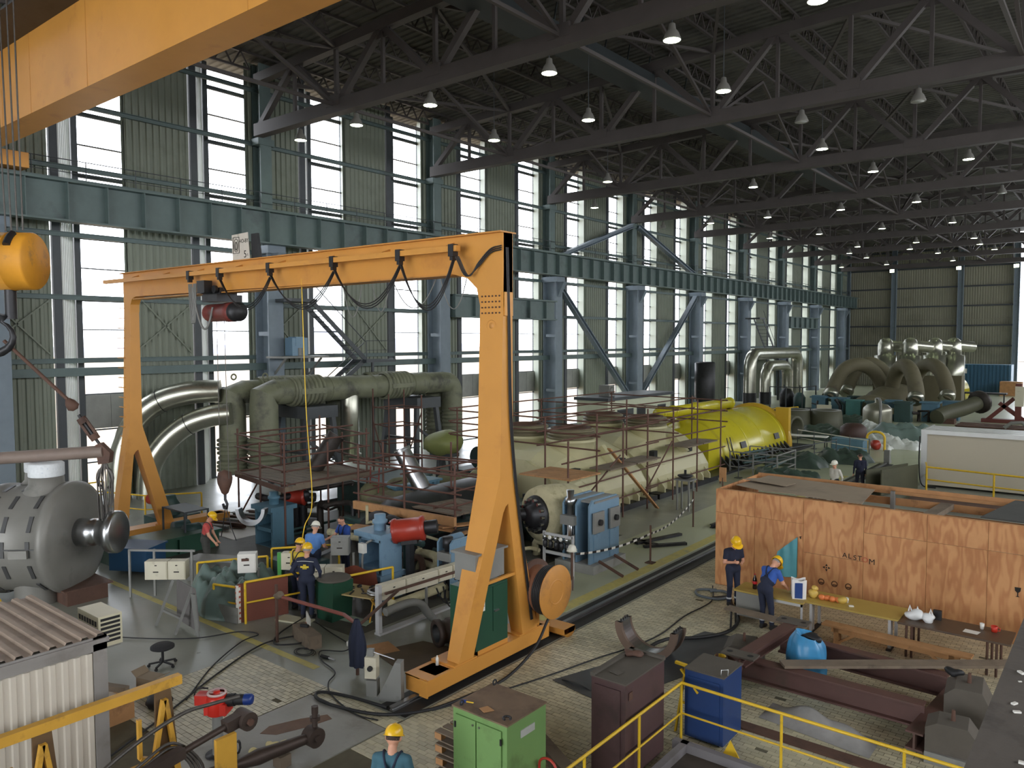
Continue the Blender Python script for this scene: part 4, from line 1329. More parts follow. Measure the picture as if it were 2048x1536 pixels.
tag(obj('inner_kerb', MB().box(-4.9, 10.7, .02, -1.0, 10.82, .1), KERB, kind='structure'), None)
# step ladder leaning by the corner
t = T('trestle_ladder', 'small yellow folding trestle leaning behind the railing corner', 'trestle', (-5.62, 11.85, 0))
for x in (-.22, .12):
    obj('stile', MB().bar((x - .1, .0, 0), (x + .06, .06, 1.18), .05, .03), YELLOW, t)
obj('rung', MB().bar((-.25, .02, .55), (.12, .02, .55), .05, .03), YELLOW, t)
obj('top_bar', MB().bar((-.35, .05, 1.2), (.25, .05, 1.16), .06, .04), YELLOW, t)
obj('strut', MB().bar((-.2, -.05, 1.15), (.15, -.12, .85), .035, .035), YELLOW, t)

# cabinets
def cabinet(name, lb, x0, y0, x1, y1, h, body, topm, door=None):
    t = T(name, lb, 'cabinet', ((x0 + x1) / 2, (y0 + y1) / 2, 0))
    WP(t, 'body', MB().box(x0, y0, .06, x1, y1, h), body)
    WP(t, 'top_plate', MB().box(x0 - .015, y0 - .015, h, x1 + .015, y1 + .015, h + .02), topm)
    return t


GCAB = M('light_green_cabinet', (112, 148, 88), .45, var=.08, vs=1.5, dirt=(90, 112, 66), da=.4, ds=1.5)
RTOP = M('rust_stained_top', (120, 98, 78), .7, var=.18, vs=3, dirt=(84, 66, 52), da=.6, ds=1.6)
t = cabinet('tool_cabinet', 'light green two-door tool cabinet with rusty top in the foreground', -7.06, 7.5, -6.12, 8.34, 1.76, GCAB, RTOP)
for a, b_ in ((-7.0, -6.64), (-6.62, -6.2)):
    d_ = WP(t, 'door', MB().box(a, 7.475, .5, b_, 7.5, 1.68), GCAB)
    obj('lock', MB().tube((a + (.32 if a < -6.8 else .05), 7.475, 1.62), (a + (.32 if a < -6.8 else .05), 7.46, 1.62), .015, 8), STEEL, d_)
    obj('hinge', MB().tube((a if a < -6.8 else b_, 7.47, 1.5), (a if a < -6.8 else b_, 7.47, 1.58), .015, 8), DARKSTEEL, d_)
WP(t, 'drawer', MB().box(-7.0, 7.475, .1, -6.2, 7.5, .47), GCAB)
WP(t, 'name_plate', MB().box(-6.12, 7.78, 1.5, -6.11, 8.08, 1.6), M('grey_tin_plate', (170, 172, 166), .5))
tag(obj('card_scrap', MB().prism([(0, 0), (.13, -.05), (.2, .08), (.05, .12)], (-6.7, 7.62, 1.785), (1, 0, 0), (0, 1, 0), (0, 0, .006)), WOOD), 'torn tan card scrap on the green cabinet top', 'cardboard')
t = T('screwdriver', 'small blue and yellow tool on the back corner of the green cabinet', 'tool', (-7.0, 7.6, 1.79), .3)
obj('grip', MB().tube((0, 0, .02), (.07, 0, .02), .022, 10), M('tool_blue', (50, 76, 150), .4), t)
obj('shaft', MB().tube((.07, 0, .02), (.17, .02, .012), .009, 8), YELLOW, t)
tag(obj('shackle', MB().path([(.05 * math.cos(a * .4), .05 * math.sin(a * .4), .03) for a in range(13)], .016, 8), DARKSTEEL, loc=(-6.2, 7.6, 1.785)), 'small shackle on the near corner of the green cabinet', 'shackle')
tag(obj('ring_nut', MB().path([(0, .035 * math.cos(a * PI / 8), .05 + .035 * math.sin(a * PI / 8)) for a in range(16)], .012, 6, closed=True), BLACK, loc=(-6.98, 8.28, 1.785)), 'black ring nut on the far corner of the green cabinet', 'ring nut')
tag(obj('ring_nut', MB().path([(0, .03 * math.cos(a * PI / 8), .04 + .03 * math.sin(a * PI / 8)) for a in range(16)], .012, 6, closed=True), BLACK, loc=(-6.94, 7.54, 1.785)), 'black ring nut beside the blue and yellow tool', 'ring nut')
PCAB = M('dark_maroon_cabinet', (84, 62, 62), .5, var=.12, vs=2, dirt=(62, 48, 46), da=.5, ds=1.2)
t = cabinet('steel_locker', 'dark maroon steel locker with dusty top behind the yellow railing', -6.36, 9.86, -5.76, 11.08, 1.56, PCAB, DUST)
WP(t, 'door', MB().box(-6.3, 9.835, .2, -5.84, 9.86, 1.46), PCAB)
WP(t, 'top_rim', MB().box(-6.375, 9.845, 1.58, -6.3, 11.09, 1.62).box(-6.375, 11.02, 1.58, -5.745, 11.09, 1.62), DUST)
WP(t, 'hasp', MB().box(-5.755, 9.95, 1.3, -5.74, 10.05, 1.42), RUST)
tag(obj('metal_offcut', MB().prism([(0, 0), (.18, -.03), (.2, .1), (.03, .12)], (-6.2, 10.1, 1.585), (1, 0, 0), (0, 1, 0), (0, 0, .01)), DUST), 'small flat metal offcut on the maroon locker top', 'offcut')
tag(obj('chain_heap', blob((0, 0, .03), .09, 1.6, 1, .5, 44, .35, 16, 10), RUST, loc=(-6.2, 10.85, 1.6)), 'little heap of rusty chain on the far end of the maroon locker', 'chain')
BCAB = M('deep_blue_cabinet', (34, 62, 112), .4, var=.1, vs=2, dirt=(26, 40, 66), da=.4)
t = cabinet('blue_locker', 'deep blue steel cabinet with dusty top beyond the railing corner', -5.72, 11.75, -5.04, 12.5, 1.2, BCAB, DUST)
WP(t, 'door', MB().box(-5.66, 11.73, .1, -5.1, 11.75, 1.1), BCAB)
WP(t, 'lifting_lug', MB().path([(-5.1, 11.8, 1.22), (-5.1, 11.8, 1.32), (-5.02, 11.88, 1.32), (-5.02, 11.88, 1.22)], .01, 6), STEEL)
tag(obj('wet_floor_sign', MB().prism([(-.15, 0), (.15, 0), (0, .3)], (-4.85, 11.6, 0), (.9, .4, 0), (0, 0, 1), (.0, .02, 0)), YELLOW), 'yellow triangular board beside the foot of the blue cabinet', 'sign')
# pallets and timber by the green cabinet
for k in range(4):
    t = T('wooden_pallet', ['topmost grey wooden pallet of the stack beside the green cabinet', 'second wooden pallet from the top beside the green cabinet', 'third wooden pallet from the top beside the green cabinet', 'lowest wooden pallet of the stack beside the green cabinet'][k], 'pallet', (-7.75 + .06 * k, 8.75 - .05 * k, .56 - .15 * k), .03 * k, 'pallets beside the green cabinet')
    for i in range(5):
        obj('deck_board', MB().box(-.5, -.4 + .17 * i, .115, .5, -.28 + .17 * i, .135), OLDWOOD, t)
    for y in (-.36, 0, .32):
        obj('bottom_board', MB().box(-.5, y - .05, 0, .5, y + .05, .02), OLDWOOD, t)
        for x in (-.43, 0, .43):
            obj('block', MB().box(x - .07, y - .05, .02, x + .07, y + .05, .115), WOOD, t)
tag(obj('squared_timber', MB().bar((-7.55, 10.05, .1), (-6.3, 9.35, .1), .22, .2), OLDWOOD), 'old squared timber baulk lying behind the green cabinet', 'timber')
cup('paper_cup', (-7.05, 9.45, .02), .04, .1, WHITE, 'white cup lying near the timber baulk behind the green cabinet')
t = T('sack_truck', 'sack truck with red hooped handle at the bottom edge beside the railing', 'sack truck', (-5.95, 8.15, 0))
obj('handle', MB().path([(-.14, 0, .5), (-.14, 0, 1.0)] + [(-.14 * math.cos(a * PI / 8), 0, 1.0 + .12 * math.sin(a * PI / 8)) for a in range(1, 8)] + [(.14, 0, 1.0), (.14, 0, .5)], .018, 8), M('truck_red', (176, 52, 40), .45), t)
obj('frame', MB().box(-.2, -.1, .1, .2, .1, .55), DARKSTEEL, t)
for x in (-.24, .24):
    obj('wheel', MB().tube((x - .03, 0, .12), (x + .03, 0, .12), .12, 16), BLACK, t)
obj('toe_plate', MB().box(-.22, -.3, .02, .22, -.1, .04), RUST, t)
# concrete ledge of the gallery under the camera
obj('wall_gallery', MB().box(-.42, -4, 0, 3.2, 6.6, 5.2), M('dusty_gallery_concrete', (92, 86, 80), .9, var=.15, vs=3, dirt=(64, 60, 56), da=.5, ds=4, bump=.3, bs=20), kind='structure')
dr = MB()
rnd = random.Random(4)
for k in range(70):
    x, y, s_ = rnd.uniform(-.36, .1), rnd.uniform(3.2, 6.3), rnd.uniform(.004, .016)
    dr.cb((x, y, 5.2), s_ * 2, s_, s_ * .5, rnd.uniform(0, 3))
tag(obj('debris', dr, WHITE, kind='stuff'), 'pale paint flakes scattered on the gallery ledge', 'debris')

# ================================================================ half ring bearing shell, rubber sheet, hoses
HR = M('machined_inner_ring', (150, 150, 152), .3, metal=.9, var=.12, vs=3, dirt=(110, 96, 84), da=.35)
HRO = M('brown_ring_rim', (118, 100, 88), .6, metal=.4, var=.15)
t = T('bearing_half', 'half-round bearing shell with shiny bore standing on the black rubber sheet', 'bearing shell', (-7.85, 14.45, .03), R2(4))
axh = (.0, 1.0, 0)
hm = MB()
ro, ri, wd = .66, .56, .46
n = 28
vs, fs = [], []
for i in range(n + 1):
    a = PI + PI * i / n
    for r_, y_ in ((ri, -wd / 2), (ro, -wd / 2), (ro, wd / 2), (ri, wd / 2)):
        vs.append((r_ * math.cos(a), y_, .64 + r_ * math.sin(a)))
for i in range(n):
    for k in range(4):
        a, b_ = i * 4 + k, i * 4 + (k + 1) % 4
        fs.append((a, b_, b_ + 4, a + 4))
fs += [(0, 3, 2, 1), (n * 4, n * 4 + 1, n * 4 + 2, n * 4 + 3)]
hm.add(vs, fs, False)
obj('shell', hm, HR, t)
om = MB()
for y0, y1 in ((-wd / 2 - .02, -wd / 2 + .06), (wd / 2 - .06, wd / 2 + .02)):
    vs, fs = [], []
    for i in range(n + 1):
        a = PI + PI * i / n
        for r_, y_ in ((ri - .005, y0), (ro + .05, y0), (ro + .05, y1), (ri - .005, y1)):
            vs.append((r_ * math.cos(a), y_, .64 + r_ * math.sin(a)))
    for i in range(n):
        for k in range(4):
            a, b_ = i * 4 + k, i * 4 + (k + 1) % 4
            fs.append((a, b_, b_ + 4, a + 4))
    fs += [(0, 3, 2, 1), (n * 4, n * 4 + 1, n * 4 + 2, n * 4 + 3)]
    obj('rim', MB().add(vs, fs), HRO, t)
for sx in (-1, 1):
    for k in range(4):
        obj('stud', MB().tube((sx * (ri + ro) / 2, -.15 + .1 * k, .64), (sx * (ri + ro) / 2, -.15 + .1 * k, .69), .018, 6), DARKSTEEL, t)
RUB = M('black_rubber_sheet', (66, 68, 70), .55, var=.12, vs=2, dirt=(96, 92, 86), da=.3, ds=2)
tag(obj('rubber_sheet', MB().prism([(-8.75, 12.15), (-7.35, 11.9), (-6.6, 14.6), (-6.75, 16.5), (-7.5, 16.4), (-7.9, 14.7)], (0, 0, .018), (1, 0, 0), (0, 1, 0), (0, 0, .012)), RUB), 'black rubber sheet spread on the tiles under the bearing shell', 'rubber sheet')
tag(obj('rubber_strip', MB().grid(10, 2, lambda a, b: (-8.6 + .7 * a, 12.25 + .1 * b - .05 * a, .04 + .05 * math.sin(PI * a))), RUB), 'curled offcut strip at the near edge of the rubber sheet', 'rubber strip')


def hose(name, pts, r, mat, lb, cat='cable', z=None):
    return tag(obj(name, MB().path(spline([(p[0], p[1], (p[2] if len(p) > 2 else (z or r + .02))) for p in pts], 8), r, 8), mat), lb, cat)


hose('cable', [(-9.62, 13.2, .75), (-9.55, 12.6, .3), (-9.5, 11.6, .04), (-9.55, 10.6), (-9.75, 9.7), (-10.3, 9.05), (-11.2, 8.75), (-11.75, 8.75), (-11.85, 8.95), (-11.3, 9.15), (-10.4, 9.3)], .03, CABLE, 'thick black cable running from the cable reel along the gantry base to a loop')
hose('cable', [(-9.7, 9.75), (-9.3, 10.9), (-8.9, 12.3), (-8.6, 13.6), (-8.35, 14.5), (-8.2, 15.6), (-8.3, 17.0), (-8.25, 18.4), (-8.75, 19.6)], .016, CABLE, 'thin black cable running across the tiles past the bearing shell to the crate')
hose('hose', [(-7.75, 14.2), (-8.0, 14.7), (-7.9, 15.4), (-7.4, 15.9), (-7.05, 16.6), (-7.15, 17.5), (-7.7, 18.4), (-8.0, 18.9), (-8.3, 18.6)], .04, BLACK, 'thick black hose curving over the tiles to the corner of the crate', 'hose')
hose('hose', [(-8.5, 19.3), (-8.9, 19.0), (-8.7, 18.6), (-8.2, 18.6), (-8.0, 19.0), (-8.3, 19.3), (-8.6, 19.1)], .035, M('grey_blue_hose', (96, 104, 110), .5), 'grey hose coiled at the left corner of the crate', 'hose')
hose('cable', [(-13.6, 7.2), (-14.6, 8.3), (-15.3, 9.4), (-15.4, 9.9), (-15.9, 9.7), (-16.3, 8.9), (-17.3, 8.1), (-18.6, 7.4)], .014, CABLE, 'thin black cable lying in a curve between the swivel stool and the brown screen')
hose('cable', [(-12.4, 4.9), (-13.3, 6.6), (-14.2, 8.2), (-14.8, 9.6), (-14.6, 10.4), (-14.2, 10.2), (-14.6, 9.8), (-15.1, 10.3), (-15.6, 11.6)], .018, CABLE, 'black cable running from the site cabin over the tiles to the railing post')
hose('cable', [(-15.0, 11.2), (-14.2, 11.0), (-13.3, 10.8), (-13.1, 10.5), (-13.5, 10.2), (-13.1, 9.9), (-12.4, 9.7), (-12.1, 9.3), (-11.6, 9.0), (-10.7, 8.8), (-10.2, 8.9)], .013, CABLE, 'thin black cable winding past the white junction block to the control post')
tag(obj('junction_block', MB().box(-.07, -.07, 0, .07, .07, .1), WHITE, loc=(-13.3, 10.85, 0), rz=.4), 'small white junction block on the grey floor', 'junction block')
hose('lead_coil', [(-13.75 + .3 * math.cos(a) * (1 - a / 30), 9.95 + .2 * math.sin(a) * (1 - a / 40), .02 + a * .001) for a in [i * .6 for i in range(26)]], .01, CABLE, 'coiled thin lead of the hand grinder on the grey floor')
t = T('hand_grinder', 'black and silver hand grinder lying beside its coiled lead', 'grinder', (-13.1, 10.05, 0), .15)
obj('grip', MB().tube((-.17, 0, .04), (.05, 0, .04), .035, 10), BLACK, t)
obj('nose', MB().tube((.05, 0, .04), (.22, 0, .03), .024, 10, .012), STEEL, t)

# ================================================================ left foreground: site cabin, stands, valve actuator
CW = M('cabin_cream_panel', (200, 192, 178), .5, var=.04, vs=1, dirt=(170, 160, 146), da=.35, ds=.7)
RF = M('brown_dusty_roof_sheet', (156, 138, 122), .7, var=.12, vs=2, dirt=(120, 104, 92), da=.5, ds=1.2)
CB = T('site_cabin', 'cream ribbed site cabin with brown corrugated roof at the left edge', 'cabin', (-12.7, 2.0, 0))
xa, xb, ya, yb, hh = -14.0, -11.45, -2.2, 4.85, 2.5
WP(CB, 'wall_panel', corrugate((xb, ya), (xb, yb), .1, hh - .22, .16, .02, .05), CW)
WP(CB, 'wall_panel', corrugate((xb, yb), (xa, yb), .1, hh - .22, .16, .02, .05), CW)
WP(CB, 'wall_panel', MB().box(xa, ya, .1, xb - .05, yb - .05, hh - .25), CW)
for x, y in ((xb, yb), (xa, yb)):
    WP(CB, 'corner_post', MB().box(x - .14, y - .16, 0, x + .03, y + .03, hh), M('cabin_grey_trim', (140, 136, 132), .5, dirt=(110, 104, 98), da=.4))
WP(CB, 'fascia', MB().box(xb, ya, hh - .2, xb + .03, yb + .03, hh).box(xb, ya, hh - .09, xb + .06, yb + .05, hh - .03), MATS['cabin_grey_trim'])
WP(CB, 'fascia', MB().box(xa, yb, hh - .2, xb, yb + .03, hh), MATS['cabin_grey_trim'])
n = 34
rf = MB()
vs, fs = [], []
pts = []
for i in range(n):
    for f, h in ((0, 0), (.45, 0), (.55, 1), (.9, 1)):
        pts.append((ya + (yb - ya) * (i + f) / n, h * .035))
pts.append((yb, 0))
for y, h in pts:
    vs += [(xa - .05, y, hh + .02 + h), (xb + .02, y, hh + .0 + h)]
fs = [(2 * i, 2 * i + 1, 2 * i + 3, 2 * i + 2) for i in range(len(pts) - 1)]
WP(CB, 'roof_sheet', rf.add(vs, fs), RF)
ac = T('air_conditioner', 'cream air conditioner unit fixed high on the end of the site cabin', 'air conditioner', (-12.75, 5.35, 1.95))
ac.scale = (.82, .82, .82)
obj('casing', MB().box(-.45, -.22, 0, .45, .22, .6), CREAM, ac)
for i in range(7):
    for z in (.08, .24, .4):
        obj('louvre', MB().box(-.4 + .115 * i, -.225, z, -.32 + .115 * i, -.22, z + .1), BLACK, ac)
for j in range(6):
    obj('louvre', MB().box(.45, -.18, .08 + .085 * j, .455, .18, .13 + .085 * j), BLACK, ac)
obj('bracket', MB().box(-.4, -.6, -.05, .4, .2, 0), GREYM, ac)
tag(obj('grey_sheet', MB().grid(10, 10, lambda a, b: (-13.4 + 1.5 * a, 1.0 + 2.1 * b, 2.58 + .05 * math.sin(a * PI) + .06 * (1 - b) * a)), M('grey_plastic_sheet', (132, 134, 136), .5, var=.06)), 'bowed grey plastic sheet lying on the cabin roof', 'sheet')
# yellow rack with slings
YR = M('rack_ochre_paint', (208, 158, 60), .5, var=.08, vs=3, dirt=(112, 84, 50), da=.45, ds=2)
WB = M('worn_brown_side', (104, 80, 52), .7, var=.2, vs=4, dirt=(70, 54, 40), da=.5)
RK = T('sling_rack', 'ochre steel rack of A-frames for wire slings in the left foreground', 'rack', (-10.5, 4.3, 0))
WP(RK, 'top_bar', MB().bar((-10.55, 2.4, 1.88), (-10.55, 5.5, 1.88), .12, .13), YR)
for y in (3.75, 5.3):
    WP(RK, 'side_plate', MB().prism([(-.2, 0), (.2, 0), (.04, 1.82), (-.18, 1.82)], (-10.52, y, 0), (0, 1, 0), (0, 0, 1), (-.04, 0, 0)), WB)
    WP(RK, 'leg', MB().bar((-10.45, y - .42, 0), (-10.45, y - .1, 1.7), .06, .07), YR)
    WP(RK, 'leg', MB().bar((-10.45, y + .18, 0), (-10.45, y - .08, 1.7), .06, .07), YR)
    WP(RK, 'cradle', MB().bar((-10.45, y - .45, 1.0), (-10.45, y - .2, .88), .08, .05).bar((-10.45, y - .45, 1.0), (-10.45, y - .45, 1.55), .05, .06), YR)
for k, (x, y, h) in enumerate(((-9.75, 4.35, 1.32), (-9.5, 5.4, 1.35))):
    WP(RK, 'stub_post', MB().box(x, y, .0, x + .06, y + .3, h), YR)
CH = M('greasy_brown_forging', (78, 66, 60), .55, metal=.5, var=.15, vs=5)
t = T('tie_rod', 'heavy brown clevis tie rod lying across the rack below the red actuator', 'tie rod', (-9.8, 5.0, 0))
p, q = Vector((-9.55, 4.0, 1.2)), Vector((-9.65, 5.65, 1.38))
WP(t, 'rod', MB().tube(p, q, .045, 12), CH)
WP(t, 'fork', MB().bar(p.lerp(q, .3), p.lerp(q, .62), .14, .14), CH)
WP(t, 'fork', MB().bar(q, q + (q - p).normalized() * .3, .16, .16).tube(q + Vector((-.12, .3, .0)), q + Vector((.14, .3, .0)), .13, 16), CH)
WP(t, 'pin', MB().tube(q + Vector((-.16, .3, 0)), q + Vector((.18, .3, 0)), .05, 6), RUST)
WP(t, 'knuckle', MB().lathe([(.05, -.2), (.12, -.12), (.13, .1), (.06, .2)], p, q - p, 14), CH)
for k in range(4):
    hose('wire_sling', [(-9.45 - .03 * k, 3.6, 1.0 + .03 * k), (-9.6, 4.4, 1.15 + .07 * k), (-9.75 - .02 * k, 5.0, 1.22 + .05 * k), (-9.7, 5.2 + .05 * k, .9), (-9.6, 4.9, .6)], .02, ROPE, ['wire rope sling draped over the rack, topmost strand', 'wire rope sling draped over the rack, second strand from the top', 'wire rope sling draped over the rack, third strand from the top', 'wire rope sling draped over the rack, lowest strand'][k], 'wire sling')
hose('wire_sling', [(-9.6, 3.4, 1.2), (-9.85, 4.4, 1.5), (-10.0, 5.2, 1.62), (-10.1, 5.7, 1.55), (-10.0, 6.1, 1.55)], .028, ROPE, 'thick wire rope sling running along the rack towards the red actuator', 'wire sling')
RED = M('bright_red_enamel', (206, 48, 36), .35, var=.06)
MBLUE = M('motor_blue_enamel', (34, 60, 130), .35, var=.06)
t = T('valve_actuator', 'bright red electric valve actuator with blue motor on a grey pedestal', 'valve actuator', (-11.4, 6.55, 0), R2(35))
obj('base_plate', MB().lathe([(0, 0), (.2, 0), (.2, .03), (0, .03)], (0, 0, 0), (0, 0, 1), 20), DARKSTEEL, t)
obj('pedestal', MB().tube((0, 0, .03), (0, 0, .72), .085, 18), GREYM, t)
obj('gearbox', MB().lathe([(.16, .7), (.17, .72), (.17, .95), (.15, 1.02), (0, 1.02)], (0, 0, 0), (0, 0, 1), 20).box(-.16, -.14, .72, .2, .14, .9), RED, t)
obj('terminal_box', MB().box(-.33, -.1, .86, -.12, .1, 1.02), RED, t)
obj('handwheel', MB().lathe([(.13, 1.03), (.15, 1.02), (.155, 1.045), (.14, 1.06), (.12, 1.05)], (0, 0, 0), (0, 0, 1), 24).box(-.13, -.02, 1.03, .13, .02, 1.045), M('pink_white_wheel', (222, 190, 186), .5), t)
obj('hub', MB().lathe([(0, 1.07), (.05, 1.07), (.06, 1.03)], (0, 0, 0), (0, 0, 1), 14), RED, t)
obj('adapter', MB().tube((.18, 0, .92), (.3, 0, .93), .1, 16), BLACK, t)
obj('motor', MB().tube((.3, 0, .93), (.46, 0, .94), .085, 18), BLACK, t)
obj('motor_cover', MB().lathe([(.09, 0), (.09, .1), (.07, .13), (0, .13)], (.46, 0, .94), (1, 0, .05), 18), MBLUE, t)
obj('lead', MB().path(spline([(-.3, 0, .9), (-.4, .05, .95), (-.36, .1, 1.05), (-.2, .12, 1.05)], 6), .014, 6), BLACK, t)
# swivel stool, boxes
t = T('swivel_stool', 'black swivel stool without backrest near the site cabin', 'stool', (-15.5, 7.72, 0))
t.scale = (.9, .9, .82)
obj('seat', MB().lathe([(0, .44), (.2, .44), (.26, .47), (.26, .52), (.2, .56), (0, .57)], (0, 0, 0), (0, 0, 1), 24), M('charcoal_upholstery', (44, 44, 46), .85, var=.12, vs=20), t)
obj('gas_column', MB().tube((0, 0, .1), (0, 0, .44), .03, 10), BLACK, t)
for k in range(5):
    a = k * 2 * PI / 5 + .3
    l_ = obj('foot', MB().bar((0, 0, .12), (.3 * math.cos(a), .3 * math.sin(a), .08), .04, .035), BLACK, t)
    obj('castor', MB().tube((.3 * math.cos(a) - .02, .3 * math.sin(a), .035), (.3 * math.cos(a) + .02, .3 * math.sin(a), .035), .035, 10), BLACK, l_)
t = T('packing_crate', 'open low wooden box with papers beside the site cabin', 'box', (-14.6, 5.9, 0), .05)
for x0, y0, x1, y1 in ((-.9, -.35, -.87, .35), (.87, -.35, .9, .35), (-.87, -.35, .87, -.32), (-.87, .32, .87, .35)):
    obj('side_board', MB().box(x0, y0, 0, x1, y1, .42), WOOD, t)
obj('box_floor', MB().box(-.87, -.32, .2, .87, .32, .3), WHITE, t)
tag(obj('timber_offcut', MB().box(-.3, -.06, 0, .3, .06, .1), OLDWOOD, loc=(-14.2, 6.15, .42), rz=.4), 'grey timber offcut lying on the low wooden box', 'timber')
t = T('cardboard_box', 'open brown cardboard box with raised flaps beside the swivel stool', 'box', (-14.55, 7.0, 0), .3)
obj('carton', MB().box(-.2, -.16, 0, .2, .16, .3), CARD, t)
for a, b_ in (((-.2, -.16, .3), (-.32, -.16, .4)), ((.2, -.16, .3), (.33, -.16, .36))):
    obj('flap', MB().bar(((a[0] + 0), 0, a[2]), (b_[0], 0, b_[2]), .32, .01), CARD, t)
t = T('cardboard_box', 'higher tan carton behind the low wooden box at the cabin wall', 'box', (-15.1, 5.55, 0), .1)
obj('carton', MB().box(-.35, -.25, 0, .35, .25, .55), WOOD, t)
tag(obj('black_bag', blob((0, 0, .12), .2, 1.3, 1, .6, 77, .25), BLACK, loc=(-13.75, 6.75, 0)), 'small black bag on the floor beside the cardboard box', 'bag')
# long rods and links lying at the bottom centre
t = T('tie_rod', 'long brown turnbuckle tie rod with eye end lying on the screed slab', 'tie rod', (-10.3, 6.3, 0))
p, q = Vector((-10.4, 5.2, .4)), Vector((-10.25, 7.5, .28))
WP(t, 'rod', MB().path([p, p.lerp(q, .3), p.lerp(q, .45), p.lerp(q, .6), p.lerp(q, .75), q], .05, 12, rs=[.1, .1, .07, .12, .1, .08]), CH)
WP(t, 'eye', MB().tube(q + Vector((-.1, .05, 0)), q + Vector((.12, .05, 0)), .16, 18).tube(q + Vector((-.14, .05, 0)), q + Vector((.16, .05, 0)), .06, 6), CH)
WP(t, 'joint_bolt', MB().tube(p.lerp(q, .38) + Vector((-.12, 0, 0)), p.lerp(q, .38) + Vector((.14, 0, 0)), .08, 12), CH)
WP(t, 'upright_bolt', MB().tube(q + Vector((.02, .08, .1)), q + Vector((0, .1, .48)), .045, 8).tube(q + Vector((0, .1, .25)), q + Vector((0, .1, .31)), .09, 6).tube(q + Vector((0, .1, .36)), q + Vector((0, .1, .48)), .06, 6), CH)
WP(t, 'support_leg', MB().box(-10.5, 5.6, 0, -10.25, 5.8, .3), OLDWOOD)
WP(t, 'support_leg', MB().box(-10.4, 6.9, 0, -10.2, 7.1, .2), OLDWOOD)
for k in range(4):
    tag(obj('foam_scrap', blob((0, 0, .03), .07 + .02 * k, 1.2, .9, .5, 60 + k, .35), M('cream_foam', (228, 214, 160), .9, var=.06), loc=(-11.0 + .13 * (k % 2) + .05 * k, 6.95 + .14 * k, .012)),
        ['cream foam scrap nearest the bottom edge on the slab', 'cream foam scrap second from the bottom edge', 'cream foam scrap third from the bottom edge', 'largest cream foam scrap, furthest from the bottom edge'][k], 'foam', 'foam scraps on the slab')
tag(obj('oil_stain', MB().prism([(-11.45, 7.35), (-11.2, 7.5), (-11.0, 8.0), (-10.9, 8.45), (-11.1, 8.5), (-11.35, 8.1), (-11.55, 7.6)], (0, 0, .013), (1, 0, 0), (0, 1, 0), (0, 0, .002)), M('rust_brown_stain', (104, 74, 52), .6, var=.25, vs=5), floor, kind='stuff'), None)
tag(obj('coil_spring', MB().path([(.09 * math.cos(a * .8), .02 * a - .15, .09 + .09 * math.sin(a * .8)) for a in range(20)], .02, 6), DARKSTEEL, loc=(-11.2, 6.6, .012)), 'dark coil spring lying at the foot of the actuator pedestal', 'spring')

# ================================================================ turbine hall machinery
LAG = M('grey_green_lagging', (118, 120, 98), .6, var=.16, vs=2, dirt=(66, 66, 60), da=.62, ds=1.1)
SILV = M('aluminium_cladding', (176, 176, 162), .28, metal=.85, var=.1, vs=1.5, dirt=(130, 130, 112), da=.35, ds=1)
LPC = M('cream_casing_paint', (196, 190, 152), .4, var=.06, vs=1, dirt=(160, 156, 116), da=.35, ds=.8)
GENY = M('generator_yellow', (196, 184, 44), .25, var=.05, vs=1, dirt=(164, 150, 40), da=.3)
PBLUE = M('pedestal_blue_paint', (112, 142, 164), .45, var=.08, vs=2, dirt=(70, 100, 124), da=.35, ds=2)
PBLUE2 = M('dusty_blue_green_paint', (84, 120, 138), .5, var=.1, vs=2, dirt=(56, 78, 88), da=.4, ds=2)
TEAL = M('dark_teal_machine', (54, 78, 76), .5, var=.12, dirt=(36, 48, 48), da=.45, ds=2)
ACTR = M('actuator_red', (162, 54, 40), .35, var=.08, dirt=(110, 40, 32), da=.3, ds=4)
SCAF = M('rusty_scaffold_tube', (100, 70, 60), .65, metal=.3, var=.2, vs=5, dirt=(70, 58, 56), da=.4)
INSUL = M('pale_plaster_lagging', (186, 178, 144), .9, var=.12, vs=5, dirt=(140, 132, 100), da=.5, ds=4, bump=.6, bs=18)
TARP = M('grey_green_tarpaulin', (104, 122, 116), .4, var=.12, vs=2, dirt=(76, 92, 88), da=.4, ds=2)
DTARP = M('dark_green_tarpaulin', (58, 74, 64), .5, var=.15, vs=1.5, dirt=(40, 52, 48), da=.45, ds=1.2)
DPIPE = M('dark_oily_pipe', (64, 58, 54), .5, metal=.4, var=.2, vs=4, dirt=(44, 40, 38), da=.4)

tubem = MB().tube((0, 0, 0), (0, 0, 1), 1, 8).mesh('tube')


def rodp(root, name, p, q, r, mat):
    """straight tube part from p to q in world coordinates under a root"""
    me = tubem if mat is SCAF else None
    if me is None:
        return WP(root, name, MB().tube(p, q, r, 8), mat)
    if not me.materials:
        me.materials.append(mat)
    p, q = Vector(p), Vector(q)
    o = bpy.data.objects.new(name, me)
    col.objects.link(o)
    o.parent = root
    orient(o, p - root.location, q - root.location)
    o.scale = (r, r, (q - p).length)
    return o


